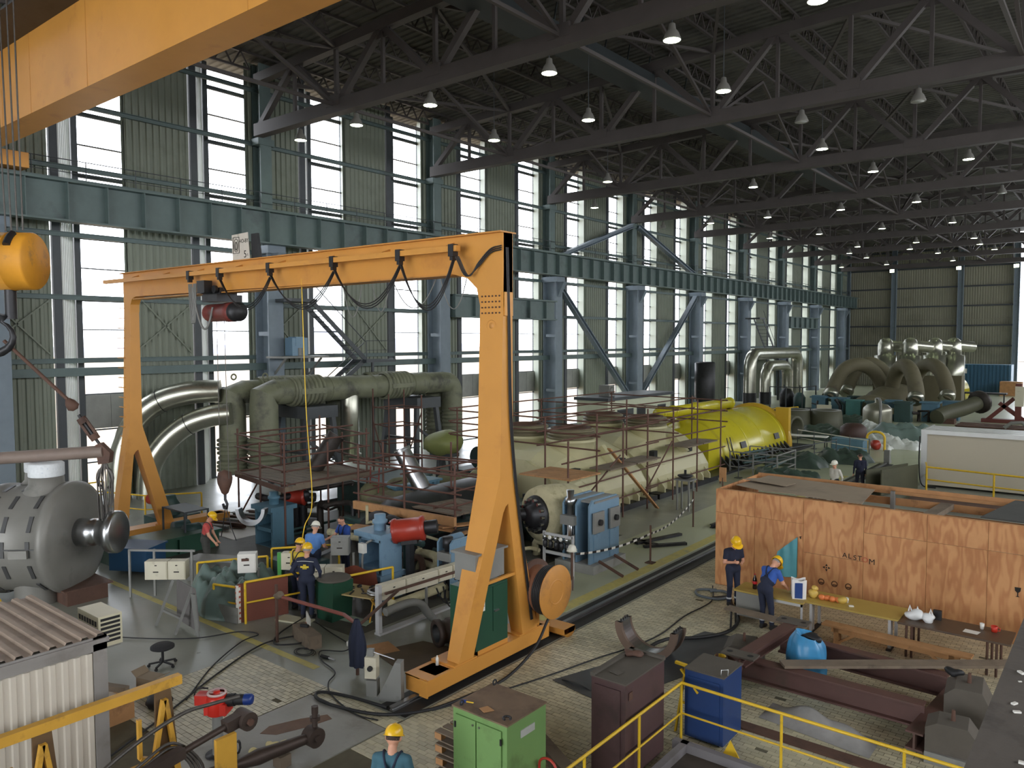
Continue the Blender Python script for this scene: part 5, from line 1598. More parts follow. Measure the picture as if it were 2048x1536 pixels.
# silver steam pipes rising by the window wall
for k, pts in enumerate(([(-34.0, 15.2, -.3), (-34.0, 15.3, 1.4), (-33.9, 15.5, 2.4), (-33.5, 15.95, 3.45), (-32.9, 16.6, 4.15), (-32.1, 17.5, 4.5), (-31.3, 18.5, 4.55)],
                         [(-33.0, 16.0, -.3), (-33.0, 16.05, .8), (-32.9, 16.2, 1.6), (-32.5, 16.7, 2.5), (-31.9, 17.3, 3.15), (-31.2, 18.0, 3.5), (-30.6, 18.6, 3.6)])):
    t = T('steam_pipe', ['silver clad steam pipe arching up behind the gantry leg, outer one nearer the windows', 'silver clad steam pipe arching behind the gantry leg, inner lower one'][k], 'pipe', (pts[0][0], pts[0][1], 0))
    sp_ = spline(pts, 6)
    WP(t, 'cladding', MB().path(sp_, .5 - .03 * k, 24), SILV)
    for j in range(4, len(sp_) - 2, 3):
        WP(t, 'seam_band', MB().path([sp_[j], sp_[j].lerp(sp_[j + 1], .08)], .506 - .03 * k, 24), SILV)
    j = 24
    WP(t, 'black_band', MB().path([sp_[j], sp_[j].lerp(sp_[j + 1], .12)], .52 - .03 * k, 24), BLACK)


def bellows(o, ax, L, r, n, amp=.09):
    prof = [(r, 0)]
    for i in range(n):
        a, b_ = L * (i + .15) / n, L * (i + .85) / n
        prof += [(r, a), (r + amp, (a * .8 + b_ * .2)), (r + amp, (a * .2 + b_ * .8)), (r, b_)]
    prof.append((r, L))
    return MB().lathe(prof, o, ax, 28)


for k, (px_, py_, r, yend) in enumerate(((-31.2, 19.0, .58, 31.0), (-30.0, 19.8, .62, 31.2))):
    t = T('crossover_pipe', ['grey-green lagged crossover pipe line nearer the windows, with mitred elbow', 'grey-green lagged crossover pipe line in front, with mitred elbow and bellows'][k], 'pipe', (px_, py_, 0))
    WP(t, 'riser', MB().lathe([(r + .02, .9), (r + .02, 1.5), (r + .06, 1.52), (r + .06, 1.62), (r, 1.64), (r, 3.9)], (px_, py_, 0), (0, 0, 1), 28), LAG)
    WP(t, 'bellows', bellows((px_, py_, 1.7), (0, 0, 1), .75, r + .02, 4), LAG)
    WP(t, 'bellows', bellows((px_, py_, .95), (0, 0, 1), .5, r + .04, 3), LAG)
    # mitred elbow
    ring0 = [Vector((px_ + r * math.cos(a), py_ + r * math.sin(a), 3.9)) for a in [2 * PI * i / 28 for i in range(28)]]
    zc_ = 4.45
    r1 = [Vector((px_ + r * math.cos(a), py_ - .15 + r * .75 * math.sin(a) + .12, 4.35 - .3 * math.sin(a))) for a in [2 * PI * i / 28 for i in range(28)]]
    r2_ = [Vector((px_ + (r - .04) * math.cos(a), py_ + .55, zc_ - (r - .04) * math.sin(a))) for a in [2 * PI * i / 28 for i in range(28)]]
    em_ = MB()
    for A, B in ((ring0, r1), (r1, r2_)):
        em_.add(A + B, [(i, (i + 1) % 28, 28 + (i + 1) % 28, 28 + i) for i in range(28)], True)
    WP(t, 'elbow', em_, LAG)
    ra = r - .05
    WP(t, 'run', MB().tube((px_, py_ + .5, zc_), (px_, yend, zc_), ra, 28), LAG)
    WP(t, 'flange', MB().lathe([(ra, 0), (ra + .1, 0), (ra + .1, .08), (ra, .08)], (px_, py_ + 1.3, zc_), (0, 1, 0), 28), LAG)
    WP(t, 'bellows', bellows((px_, py_ + 1.4, zc_), (0, 1, 0), 1.6, ra + .05, 7, .1), LAG)
    WP(t, 'bellows', bellows((px_, 26.7, zc_), (0, 1, 0), 1.7, ra + .04, 7, .1), LAG)
    for dx in (-1, 1):
        WP(t, 'tie_bar', MB().bar((px_ + dx * (ra + .14), py_ + 1.5, zc_), (px_ + dx * (ra + .14), py_ + 2.9, zc_), .1, .25), LAG)
        WP(t, 'tie_bar', MB().bar((px_ + dx * (ra + .14), 26.8, zc_), (px_ + dx * (ra + .14), 28.3, zc_), .1, .22), LAG)
    WP(t, 'lifting_eye', MB().path([Vector((px_, py_ + .1 + .12 * math.cos(a * PI / 6), zc_ + r + .12 + .12 * math.sin(a * PI / 6))) for a in range(12)], .04, 6, closed=True), LAG)
    WP(t, 'drop_leg', MB().lathe([(ra - .1, .9), (ra - .1, 1.1), (ra - .02, 1.12), (ra - .02, 1.2), (ra - .12, 1.22), (ra - .12, 4.3)], (px_, 24.6, 0), (0, 0, 1), 24), SILV if k else LAG)
    WP(t, 'end_elbow', MB().path(spline([(px_, yend - .1, zc_), (px_, yend + .5, zc_ - .1), (px_, yend + .75, zc_ - .6), (px_, yend + .75, 2.9)], 6), ra, 24), LAG)
    WP(t, 'bellows', bellows((px_, yend + .75, 1.0), (0, 0, 1), 2.0, ra - .06, 9, .07), LAG)
    for y in (py_ + 3.4, 25.9, 28.6, 29.6):
        WP(t, 'band', MB().lathe([(ra, 0), (ra + .03, .01), (ra + .03, .07), (ra, .08)], (px_, y, zc_), (0, 1, 0), 28), LAG)

# dark support frames under the crossover pipes
for k, (y0, lb) in enumerate(((21.5, 'dark steel trestle under the crossover pipes beside the risers'), (28.4, 'dark steel trestle with splayed legs under the far end of the crossover pipes'))):
    t = T('pipe_trestle', lb, 'trestle', (-30, y0, 0))
    WP(t, 'head_beam', MB().box(-31.6, y0 - .15, 3.2, -29.0, y0 + 1.6, 3.75), DARKMET)
    for x, y in ((-31.4, y0), (-29.2, y0), (-31.4, y0 + 1.4), (-29.2, y0 + 1.4)):
        WP(t, 'leg', MB().bar((x, y, 3.3), (x - .25 * (1 if x < -30 else -1), y + (.3 if y > y0 else -.3), 0), .22, .22), DARKMET)
    WP(t, 'tie', MB().bar((-31.5, y0, 1.6), (-29.1, y0, 1.6), .15, .12), DARKMET)
    WP(t, 'tie', MB().bar((-29.1, y0 - .1, 2.2), (-29.1, y0 + 1.5, 1.2), .12, .12), DARKMET)

# steel stair on the window wall
ST = T('steel_stair', 'dark steel zig-zag stair climbing the window wall above the crossover pipes', 'stair', (-32.2, 25, 5))
def flight(p, q, root, w_=.8, n=12):
    p, q = Vector(p), Vector(q)
    for dx in (0, -w_):
        WP(root, 'stringer', MB().bar(p + Vector((dx, 0, 0)), q + Vector((dx, 0, 0)), .05, .24), DARKMET)
    for i in range(1, n):
        c = p.lerp(q, i / n)
        WP(root, 'tread', MB().box(c.x - w_, c.y - .12, c.z, c.x, c.y + .12, c.z + .03), DARKMET)
    d = Vector((0, 0, .95))
    WP(root, 'handrail', MB().tube(p + d, q + d, .025, 6), DARKMET)
flight((-31.9, 23.9, 8.7), (-31.9, 27.3, 5.75), ST)
flight((-31.9, 27.2, 5.7), (-31.9, 24.8, 4.0), ST, n=8)
WP(ST, 'landing', MB().box(-33.0, 27.1, 5.6, -31.6, 29.2, 5.75), DARKMET)
WP(ST, 'landing', MB().box(-33.0, 22.5, 8.65, -31.6, 24.0, 8.8), DARKMET)
WP(ST, 'handrail', MB().tube((-31.7, 27.2, 6.75), (-31.7, 29.2, 6.75), .02, 6).tube((-31.7, 29.2, 5.7), (-31.7, 29.2, 6.75), .02, 6).tube((-31.7, 27.2, 5.7), (-31.7, 27.2, 6.75), .02, 6).tube((-31.7, 27.2, 6.25), (-31.7, 29.2, 6.25), .015, 6), DARKMET)
WP(ST, 'post', MB().bar((-31.7, 27.6, 0), (-31.7, 27.6, 5.6), .12, .12), DARKMET)
t = T('wall_motor', 'pale blue motor housing on a bracket platform beside the wall stair', 'motor', (-32.4, 23.3, 5.9))
obj('housing', MB().box(-.3, -.45, .12, .3, .45, 1.0).box(-.32, -.25, .6, .32, .25, 1.05), PBLUE, t)
obj('shaft', MB().tube((.3, 0, .12), (.3, 0, .5), .12, 10), GREYM, t)
obj('platform', MB().box(-.8, -1.2, 0, .5, 1.6, .1), GREYM, t)
for y in (-.9, 1.2):
    obj('strut', MB().bar((-.7, y, -.9), (.4, y, 0), .08, .08), GREYM, t)
# far stair
ST2 = T('steel_stair', 'distant dark stair on the window wall above the silver pipe loops', 'stair', (-31.5, 88, 3))
flight((-31.4, 82.5, 9.0), (-31.4, 86.5, 5.2), ST2, 1.0, 10)
WP(ST2, 'landing', MB().box(-32.8, 86.3, 4.6, -31.0, 89.5, 4.8).box(-32.8, 81.0, 9.0, -31.2, 82.6, 9.15), DARKMET)
for y in (86.5, 89.3):
    WP(ST2, 'post', MB().bar((-31.1, y, 0), (-31.1, y, 4.6), .2, .2), DARKMET)

# ---------------------------------------------------------------- low-pressure casings
def lp_casing(y0, y1, lb):
    t = T('turbine_casing', lb, 'turbine casing', (-18.6, (y0 + y1) / 2, 0))
    xc = -18.6
    prof = [(-3.0, .25), (-3.0, .9), (-2.6, 1.5), (-1.7, 2.25), (-.8, 2.6), (.8, 2.6), (1.7, 2.25), (2.55, 1.5), (2.85, .9), (2.85, .25)]
    n = len(prof)
    ys = [(y0, .80), (y0 + .5, .93), (y0 + 1.1, 1.0), (y1 - 1.1, 1.0), (y1 - .5, .93), (y1, .80)]
    vs = []
    for y, s_ in ys:
        vs += [(xc + x * (s_ * .3 + .7), y, .25 + (z - .25) * s_) for x, z in prof]
    fs = []
    for j in range(len(ys) - 1):
        fs += [(j * n + i, j * n + i + 1, (j + 1) * n + i + 1, (j + 1) * n + i) for i in range(n - 1)]
    fs += [tuple(reversed(range(n))), tuple(range((len(ys) - 1) * n, len(ys) * n))]
    WP(t, 'hood', MB().add(vs, fs), LPC)
    for x in (-1.15, 1.15):
        ym = (y0 + y1) / 2 - .6
        WP(t, 'nozzle', MB().lathe([(.95, 1.9), (.9, 2.7), (1.0, 2.72), (1.0, 2.82), (.86, 2.84)], (xc + x, ym, 0), (0, 0, 1), 32), LPC)
        WP(t, 'expansion_ring', bellows((xc + x, ym, 2.82), (0, 0, 1), .42, .82, 3, .14), M('brown_green_bellows', (120, 112, 88), .45, metal=.3, var=.15, dirt=(84, 70, 56), da=.4))
        WP(t, 'ring_mouth', MB().lathe([(.82, 0), (.82, .02), (.7, .02), (.7, -.3), (0, -.3)], (xc + x, ym, 3.25), (0, 0, 1), 28), RUST)
    k = int((y1 - y0) / .75)
    for i in range(k):
        y = y0 + .4 + .75 * i
        WP(t, 'buttress', MB().prism([(0, .2), (.62, .2), (.62, .42), (0, 1.15)], (xc + 2.5, y, 0), (1, 0, 0), (0, 0, 1), (0, .09, 0)), LPC)
    WP(t, 'base_rim', MB().box(xc - 3.2, y0 - .1, .0, xc + 3.15, y1 + .1, .22), DARKSTEEL)
    for y in (y0 + .9, y1 - 1.4):
        WP(t, 'manhole', MB().lathe([(0, 0), (.38, 0), (.38, .1), (.32, .14), (0, .14)], (xc + 2.36, y + .3, 1.5), (.78, 0, .62), 20), LPC)
        WP(t, 'port', MB().box(xc + 2.35, y - .5, 1.55, xc + 2.6, y - .2, 1.95), BLACK)
    WP(t, 'side_rib', MB().prism([(2.3, 1.5), (1.65, 2.2), (1.95, 2.5), (2.75, 1.65)], (xc, (y0 + y1) / 2 + .4, 0), (1, 0, 0), (0, 0, 1), (0, .25, 0)), LPC)
    WP(t, 'end_rib', MB().prism([(-2.2, .3), (2.2, .3), (1.6, 1.7), (.6, 2.15), (-.6, 2.15), (-1.6, 1.7)], (xc, y0 - .1, 0), (1, 0, 0), (0, 0, 1), (0, .1, 0)), LPC)
    return t


lp_casing(23.3, 28.9, 'cream low-pressure turbine casing with two ringed openings, nearer the gantry')
lp_casing(29.3, 35.0, 'cream low-pressure turbine casing with two ringed openings, next to the yellow generator')

# generator
GN = T('generator', 'glossy yellow-green generator barrel behind the cream turbine casings', 'generator', (-18.6, 42, 0))
WP(GN, 'barrel', MB().lathe([(0, 0), (2.15, 0), (2.25, .06), (2.25, 8.9), (2.15, 9.0), (0, 9.0)], (-18.6, 38.2, .35), (0, 1, 0), 64), GENY)
for y in (39.0, 41.2, 43.4, 46.6):
    WP(GN, 'weld_band', MB().lathe([(2.25, 0), (2.275, .02), (2.275, .1), (2.25, .12)], (-18.6, y, .35), (0, 1, 0), 64), GENY)
WP(GN, 'end_shield', MB().lathe([(1.2, -1.4), (1.6, -1.3), (1.75, -.4), (2.1, 0)], (-18.6, 38.2, .35), (0, 1, 0), 48), GENY)
WP(GN, 'end_shield', MB().box(-20.6, 36.5, 0, -16.6, 37.8, 1.6), GENY)
WP(GN, 'far_flange', MB().box(-17.1, 47.2, .1, -16.3, 47.6, 2.6).box(-20.9, 47.2, .1, -20.1, 47.6, 2.6).lathe([(2.2, 0), (2.45, .02), (2.45, .3), (2.2, .32)], (-18.6, 47.2, .35), (0, 1, 0), 48), M('generator_ochre', (196, 158, 44), .4, var=.06))
WP(GN, 'top_header', MB().lathe([(0, 0), (.3, 0), (.3, 9.3), (0, 9.3)], (-19.2, 36.0, 2.9), (0, 1, 0), 20), GENY)
for y in (36.2, 37.6, 40.3, 43.2, 45.0):
    WP(GN, 'header_clamp', MB().lathe([(.3, 0), (.35, .0), (.35, .16), (.3, .16)], (-19.2, y, 2.9), (0, 1, 0), 20), GENY)
    WP(GN, 'header_stand', MB().box(-19.3, y, 2.3, -19.1, y + .15, 2.7), RUST)
for y in (40.2, 45.2):
    WP(GN, 'access_cover', MB().bar((-16.42, y, 1.05), (-16.42, y + .7, 1.05), .05, .35, up=(-.3, 0, 1)), DARKSTEEL)
WP(GN, 'ladder', MB().bar((-16.55, 38.6, 1.6), (-16.2, 38.6, .3), .04, .04).bar((-16.55, 39.0, 1.6), (-16.2, 39.0, .3), .04, .04), DARKSTEEL)
WP(GN, 'plinth', MB().box(-21.3, 35.4, 0, -15.7, 50.0, .12), DARKSTEEL)
for i in range(16):
    WP(GN, 'foot_rib', MB().prism([(0, .12), (.6, .12), (0, .75)], (-16.45, 37.6 + .6 * i, 0), (1, 0, 0), (0, 0, 1), (0, .14, 0)), DARKSTEEL)

# ---------------------------------------------------------------- pedestals and servo valves
def tower(lb, x, y, w_, d_, h, mat, slots=2, head=True):
    t = T('servo_pedestal', lb, 'pedestal', (x, y, 0))
    for sx in (-1, 1):
        obj('side_plate', MB().box(sx * w_ / 2 - .05, -d_ / 2, 0, sx * w_ / 2 + .05, d_ / 2, h), mat, t)
    obj('back_plate', MB().box(-w_ / 2, d_ / 2 - .06, 0, w_ / 2, d_ / 2, h), mat, t)
    for i in range(slots + 1):
        z = h * i / slots
        obj('shelf', MB().box(-w_ / 2, -d_ / 2, max(0, z - .1), w_ / 2, d_ / 2, z + .02), mat, t)
    if head:
        obj('cap', MB().box(-w_ / 2 - .12, -d_ / 2 - .1, h, w_ / 2 + .12, d_ / 2 + .1, h + .14), mat, t)
    obj('spring_stack', MB().lathe([(.16, h + .14), (.16, h + .3), (.2, h + .32), (.2, h + .4), (.15, h + .42), (.15, h + .55), (0, h + .55)], (0, 0, 0), (0, 0, 1), 16), mat if slots == 2 else GREYM, t)
    return t


t = tower('dusty blue servo pedestal with window slots standing left of the blue-shirted workers', -22.1, 14.9, .9, .8, 1.2, PBLUE2)
t = tower('tall light blue servo pedestal beside the grey control boxes', -15.35, 13.55, .8, .7, 1.62, PBLUE, 2)
obj('lower_skirt', MB().box(-.5, -.45, .55, .5, .45, .68), PBLUE, t)
obj('pipe_stand', MB().path(spline([(-.05, -.55, 0), (-.08, -.55, 1.0), (.0, -.5, 1.45), (.2, -.45, 1.6)], 6), .03, 8), GREYM, t)
obj('lamp_box', MB().box(-.15, -.62, 1.25, .05, -.5, 1.5), WHITE, t)


def servo(lb, p, ax_, L, r, mat=ACTR):
    p, ax_ = Vector(p), Vector(ax_).normalized()
    t = T('servo_cylinder', lb, 'servo cylinder', (p.x, p.y, p.z))
    WP(t, 'cylinder', MB().lathe([(0, 0), (r * .6, 0), (r * 1.05, .02), (r * 1.1, .06), (r * 1.1, .12), (r, .14), (r, L - .1), (r * 1.08, L - .08), (r * 1.08, L), (r * .6, L + .02), (0, L + .02)], p, ax_, 24), mat)
    WP(t, 'rod_guide', MB().tube(p + ax_ * L, p + ax_ * (L + .35), r * .6, 14), DARKSTEEL)
    u = ax_.cross(Vector((0, 0, 1))).normalized()
    v = u.cross(ax_)
    for i in range(10):
        a = i * 2 * PI / 10
        q = p + u * (r * .9 * math.cos(a)) + v * (r * .9 * math.sin(a))
        WP(t, 'bolt', MB().tube(q - ax_ * .04, q, .025, 6), STEEL if i % 2 else mat)
    WP(t, 'bracket', MB().bar(p + ax_ * (L * .3) - Vector((0, 0, r)), p + ax_ * (L * .8) - Vector((0, 0, r)), .3, .12), DARKSTEEL)
    WP(t, 'bracket', MB().bar(p + ax_ * (L * .55) - Vector((0, 0, r)), Vector(((p + ax_ * L * .55).x, (p + ax_ * L * .55).y, 0)), .16, .16), DARKSTEEL)
    return t


servo('red servo cylinder with bolted flange beside the tall light blue pedestal', (-15.05, 13.7, 1.72), (.78, .6, .12), .85, .3)
servo('red servo cylinder on the plaster-lagged steam valve', (-15.2, 18.3, 1.35), (.75, .65, 0), .6, .3)
servo('red servo cylinder behind the shiny half bearing ring', (-22.9, 15.9, 1.3), (.8, .6, 0), .7, .26)
# shiny half bearing on the servo pedestal
t = T('half_bearing', 'shiny half bearing ring hanging from the hoist sling beside the dusty blue pedestal', 'bearing shell', (-21.6, 13.2, 1.1))
vs, fs = [], []
n = 20
for i in range(n + 1):
    a = PI + PI * i / n
    for r_, y_ in ((.4, -.15), (.52, -.15), (.52, .15), (.4, .15)):
        vs.append((r_ * math.cos(a) * .9, y_, .45 + r_ * math.sin(a)))
for i in range(n):
    for k in range(4):
        a, b_ = i * 4 + k, i * 4 + (k + 1) % 4
        fs.append((a, b_, b_ + 4, a + 4))
fs += [(0, 3, 2, 1), (n * 4, n * 4 + 1, n * 4 + 2, n * 4 + 3)]
obj('ring', MB().add(vs, fs), STEEL, t, loc=(.5, 0, 0))
t.rotation_euler = (0, 0, R2(35))
# light blue twin-frame servo group
SG = T('servo_group', 'light blue twin-frame servo block with grey end plates right of the gantry leg', 'servo block', (-12.5, 19.3, 0))
for i, x in enumerate((-13.0, -12.55, -12.1)):
    WP(SG, 'frame_plate', MB().prism([(-.75, .25), (.85, .25), (.85, 1.95), (.7, 2.1), (-.6, 2.1), (-.75, 1.95)], (x, 19.3, 0), (0, 1, 0), (0, 0, 1), (.07, 0, 0)), PBLUE)
WP(SG, 'top_tray', MB().box(-13.0, 18.75, 2.0, -12.0, 20.1, 2.06), GREYM)
for y in (18.62, 19.5):
    WP(SG, 'end_plate', MB().box(-11.99, y, 1.15, -11.93, y + .55, 1.75), GREYM)
    WP(SG, 'tie_stud', MB().tube((-11.93, y + .28, 1.45), (-11.85, y + .28, 1.45), .09, 12), DARKSTEEL)
    WP(SG, 'web', MB().box(-12.05, y + .1, .3, -12.0, y + .45, 1.1), PBLUE)
WP(SG, 'ram', MB().lathe([(.12, .4), (.12, .8), (.16, .82), (.16, 1.0), (.1, 1.02), (.1, 1.9), (.15, 1.92), (.15, 2.1), (.1, 2.12), (.12, 2.35), (0, 2.35)], (-12.75, 18.6, 0), (0, 0, 1), 16), STEEL)
WP(SG, 'ram_block', MB().box(-12.98, 18.4, 1.35, -12.5, 18.75, 1.62), GREYM)
WP(SG, 'concrete_base', MB().box(-13.2, 18.45, 0, -11.85, 20.25, .26), CONC)
for y in (18.75, 19.6):
    WP(SG, 'stay_rod', MB().tube((-11.85, y, .35), (-11.0, y - .1, .1), .045, 8), RUST)
# frames at the gantry leg
t = T('servo_group', 'light blue servo plates with steel ram just left of the gantry leg', 'servo block', (-13.85, 14.9, 0))
for x in (-.25, .2):
    obj('frame_plate', MB().prism([(-.5, 0), (.5, 0), (.5, 1.45), (.4, 1.55), (-.4, 1.55), (-.5, 1.45)], (x, 0, 0), (0, 1, 0), (0, 0, 1), (.06, 0, 0)), PBLUE, t)
obj('ram', MB().lathe([(.11, .2), (.11, .7), (.15, .72), (.15, .95), (.09, .97), (.09, 1.3), (.14, 1.32), (.14, 1.6), (0, 1.6)], (0, -.35, 0), (0, 0, 1), 14), DARKSTEEL, t)
obj('ram_block', MB().box(-.2, -.55, 1.0, .25, -.2, 1.22), GREYM, t)

# plaster-lagged stop valve with bolted cover
SV = T('stop_valve', 'round stop valve wrapped in pale plaster lagging with studded cover', 'valve', (-14.1, 19.7, 0))
WP(SV, 'lagging', MB().lathe([(.55, 0), (.82, .04), (.88, .3), (.86, .9), (.8, 1.45), (.5, 1.7), (0, 1.75)], (-14.25, 18.95, 1.35), (.25, .97, 0), 36), INSUL)
WP(SV, 'cover', MB().lathe([(0, -.3), (.3, -.3), (.34, -.1), (.58, -.08), (.6, -.02), (.6, .06)], (-14.25, 18.95, 1.35), (.25, .97, 0), 28), DARKSTEEL)
for i in range(14):
    a = 2 * PI * i / 14
    q = Vector((-14.25, 18.95, 1.35)) + Vector((.97, -.25, 0)) * (.48 * math.cos(a)) + Vector((0, 0, .48 * math.sin(a)))
    WP(SV, 'stud_nut', MB().tube(q - Vector((.25, .97, 0)) * .22, q - Vector((.25, .97, 0)) * .06, .055, 6), STEEL)
WP(SV, 'saddle', MB().box(-14.7, 19.3, 0, -13.5, 20.5, .55), DARKSTEEL)
# control valve bank with hard hat hung on it
VB = T('valve_bank', 'grey pipe rack of small control valves before the light blue servo block', 'valve rack', (-12.6, 17.8, 0))
for x in (-13.1, -12.1):
    WP(VB, 'frame_post', MB().box(x - .03, 17.75, 0, x + .03, 17.81, 1.25), LEGW)
WP(VB, 'header', MB().box(-13.1, 17.75, .62, -12.1, 17.81, .7).box(-13.1, 17.75, 1.15, -12.1, 17.81, 1.22), LEGW)
for i in range(5):
    v_ = WP(VB, 'valve', MB().lathe([(.03, -.1), (.07, -.05), (.07, .08), (.03, .12), (.08, .14), (.08, .17), (0, .18)], (-13.0 + .19 * i, 17.7, .9), (0, 0, 1), 12), DARKSTEEL)
    obj('gauge', MB().lathe([(0, -.03), (.055, -.03), (.06, 0), (.05, .02), (0, .02)], (-13.0 + .19 * i, 17.64, 1.12), (0, -1, 0), 14), WHITE if i % 2 else STEEL, v_)
t = T('marker_post', 'rusty post with a lamp foot in front of the control valve bank', 'post', (-11.6, 17.0, 0))
obj('tube', MB().tube((0, 0, 0), (0, 0, 1.1), .035, 10), RUST, t)
obj('foot_plate', MB().prism([(-.3, -.2), (.2, -.2), (.0, .25)], (-.1, .0, .0), (1, 0, 0), (0, 1, 0), (0, 0, .3)), GREYM, t)

# tangle of dark oil and drain pipes around the high-pressure end
PW = T('pipework', 'tangle of dark oil and drain pipes around the high-pressure turbine end', 'pipework', (-17, 17, 0))
rnd = random.Random(11)
mats = [DPIPE, DPIPE, DARKSTEEL, RUST, INSUL, TEAL]
for k in range(95):
    x, y = rnd.uniform(-24.5, -13.6), rnd.uniform(14.2, 22.5)
    if y < 15.4 and x < -16:
        y += 1.4
    if k < 36:
        x, y = rnd.uniform(-15.6, -13.4), rnd.uniform(14.4, 18.0)
    h = rnd.uniform(.4, 1.5)
    pts = [(x, y, 0)]
    cx_, cy_, cz_ = x, y, rnd.uniform(.2, h)
    pts.append((cx_, cy_, cz_))
    for j in range(rnd.randint(2, 4)):
        a = rnd.choice((0, 1, 2))
        if a == 0:
            cx_ += rnd.uniform(-1.1, 1.1)
        elif a == 1:
            cy_ += rnd.uniform(-1.1, 1.1)
        else:
            cz_ = max(.12, min(1.7, cz_ + rnd.uniform(-.7, .7)))
        pts.append((cx_, cy_, cz_))
    WP(PW, 'pipe', MB().path(spline(pts, 4), rnd.choice((.03, .045, .06, .09, .12)), 8), rnd.choice(mats))
# high-pressure casing halves, lagging off
HP = T('turbine_casing', 'dirty dark high-pressure turbine casing among the scaffold tubes', 'turbine casing', (-18.4, 18.8, 0))
WP(HP, 'lower_half', MB().lathe([(0, -3.2), (.9, -3.2), (1.3, -2.2), (1.45, 0), (1.45, 2.0), (1.1, 3.0), (0, 3.0)], (-18.4, 19.2, .35), (0, 1, 0), 28), DARKSTEEL)
WP(HP, 'split_flange', MB().box(-20.2, 16.2, .75, -16.6, 22.2, .95), TEAL)
for i in range(9):
    for x in (-20.0, -16.85):
        WP(HP, 'flange_stud', MB().tube((x, 16.5 + .65 * i, .95), (x, 16.5 + .65 * i, 1.25), .08, 8), DARKSTEEL)
for k in range(7):
    WP(HP, 'lagging_lump', blob((-18.4 + rnd.uniform(-2.8, 2.8), 19.2 + rnd.uniform(-2.5, 3.0), 1.05), rnd.uniform(.4, .75), 1.2, 1, .8, k, .25, 16, 12), M('olive_lagging', (112, 110, 82), .85, var=.15, dirt=(76, 74, 58), da=.5))
for p, q, r_, lb in (((-19.1, 18.9, 1.5), (-19.9, 18.6, 2.9), .3, 'thick leaning steel pipe stub standing on the middle scaffold deck'), ((-23.0, 17.2, 2.1), (-22.6, 17.9, 3.3), .3, 'dark sooty pipe stub leaning on the left scaffold deck')):
    tag(obj('pipe_stub', MB().tube(p, q, r_, 20).tube(Vector(q) - (Vector(q) - Vector(p)).normalized() * .06, Vector(q) + (Vector(q) - Vector(p)).normalized() * .02, r_ * 1.1, 20), STEEL if r_ == .3 and p[0] > -20 else DPIPE), lb, 'pipe')
# dark block machines filling the pit around the front standard
for x0, y0, x1, y1, h, mt, lb in ((-21.2, 18.6, -20.2, 20.8, 1.5, PBLUE2, 'dusty blue machine casing in shade behind the red ladder'), (-24.6, 19.5, -22.4, 22.5, 1.2, TEAL, 'dark teal block behind the left scaffold deck'),
                                  (-24.5, 10.3, -23.3, 13.6, .5, DKGREEN, 'low dark green trough beside the gantry rail'), (-16.2, 20.4, -14.9, 22.8, 1.1, TEAL, 'dark teal casing between the steam valve and the cream turbine casing')):
    t = T('machine_block', lb, 'machine', ((x0 + x1) / 2, (y0 + y1) / 2, 0))
    WP(t, 'body', MB().box(x0, y0, 0, x1, y1, h), mt)
    WP(t, 'top_flange', MB().box(x0 - .08, y0 - .08, h, x1 + .08, y1 + .08, h + .08), mt)
    for i in range(4):
        WP(t, 'rib', MB().box(x1, y0 + (y1 - y0) * (i + .3) / 4, .05, x1 + .1, y0 + (y1 - y0) * (i + .3) / 4 + .08, h), mt)

# ---------------------------------------------------------------- scaffolds
def scaffold(lb, posts, rails, decks, boards=()):
    x, y = posts[0][0], posts[0][1]
    t = T('scaffold', lb, 'scaffold', (x, y, 0))
    for (x, y, h) in posts:
        rodp(t, 'standard', (x, y, 0), (x, y, h), .035, SCAF)
    for p, q in rails:
        rodp(t, 'ledger', p, q, .03, SCAF)
    for (x0, y0, x1, y1, z, nb, mt) in decks:
        for i in range(nb):
            ya_, yb_ = y0 + (y1 - y0) * i / nb, y0 + (y1 - y0) * (i + .94) / nb
            WP(t, 'deck_board', MB().box(x0, ya_, z, x1, yb_, z + .05), mt)
    for p, q, w_, h, mt in boards:
        WP(t, 'toe_board', MB().bar(p, q, w_, h), mt)
    return t


A0 = [(-25.0, 15.4), (-21.2, 14.7), (-21.4, 18.3), (-25.0, 19.0)]
ps, rs = [], []
for i, (x, y) in enumerate(A0):
    ps.append((x, y, 3.6 + .2 * (i % 2)))
    x2, y2 = A0[(i + 1) % 4]
    ps.append(((x + x2) / 2, (y + y2) / 2, 3.3))
    for z in (2.05, 2.5, 2.95, 3.4):
        rs.append(((x - .15, y, z), (x2 + .15, y2, z + .04)))
rs += [((-25.0, 15.4, .4), (-23.1, 15.0, 2.0)), ((-23, 15, 3.5), (-23, 19, 3.55))]
scaffold('rusty tube scaffold with a board deck over the left end of the turbine', ps, rs, [(-24.9, 15.2, -21.3, 18.6, 2.0, 11, OLDWOOD)],
         [((-25.1, 15.35, 1.95), (-21.1, 14.6, 1.95), .06, .16, RUST), ((-21.15, 14.6, 1.95), (-21.3, 18.4, 1.95), .06, .16, OLDWOOD)])
B0 = [(-19.6, 16.4), (-15.5, 16.6), (-15.9, 19.2), (-20.0, 18.9)]
ps, rs = [], []
for i, (x, y) in enumerate(B0):
    ps.append((x, y, 3.1 + .25 * ((i + 1) % 2)))
    x2, y2 = B0[(i + 1) % 4]
    ps.append(((x + x2) / 2, (y + y2) / 2, 3.3))
    for z in (1.75, 2.2, 2.75):
        rs.append(((x - .25, y, z), (x2 + .25, y2, z + .1 * (i % 2))))
rs += [((-19.8, 16.2, 2.9), (-15.2, 17.8, 2.6)), ((-20.2, 17.6, 2.9), (-15.2, 18.2, 2.9)), ((-17.6, 16.4, 2.6), (-17.6, 20.2, 2.6))]
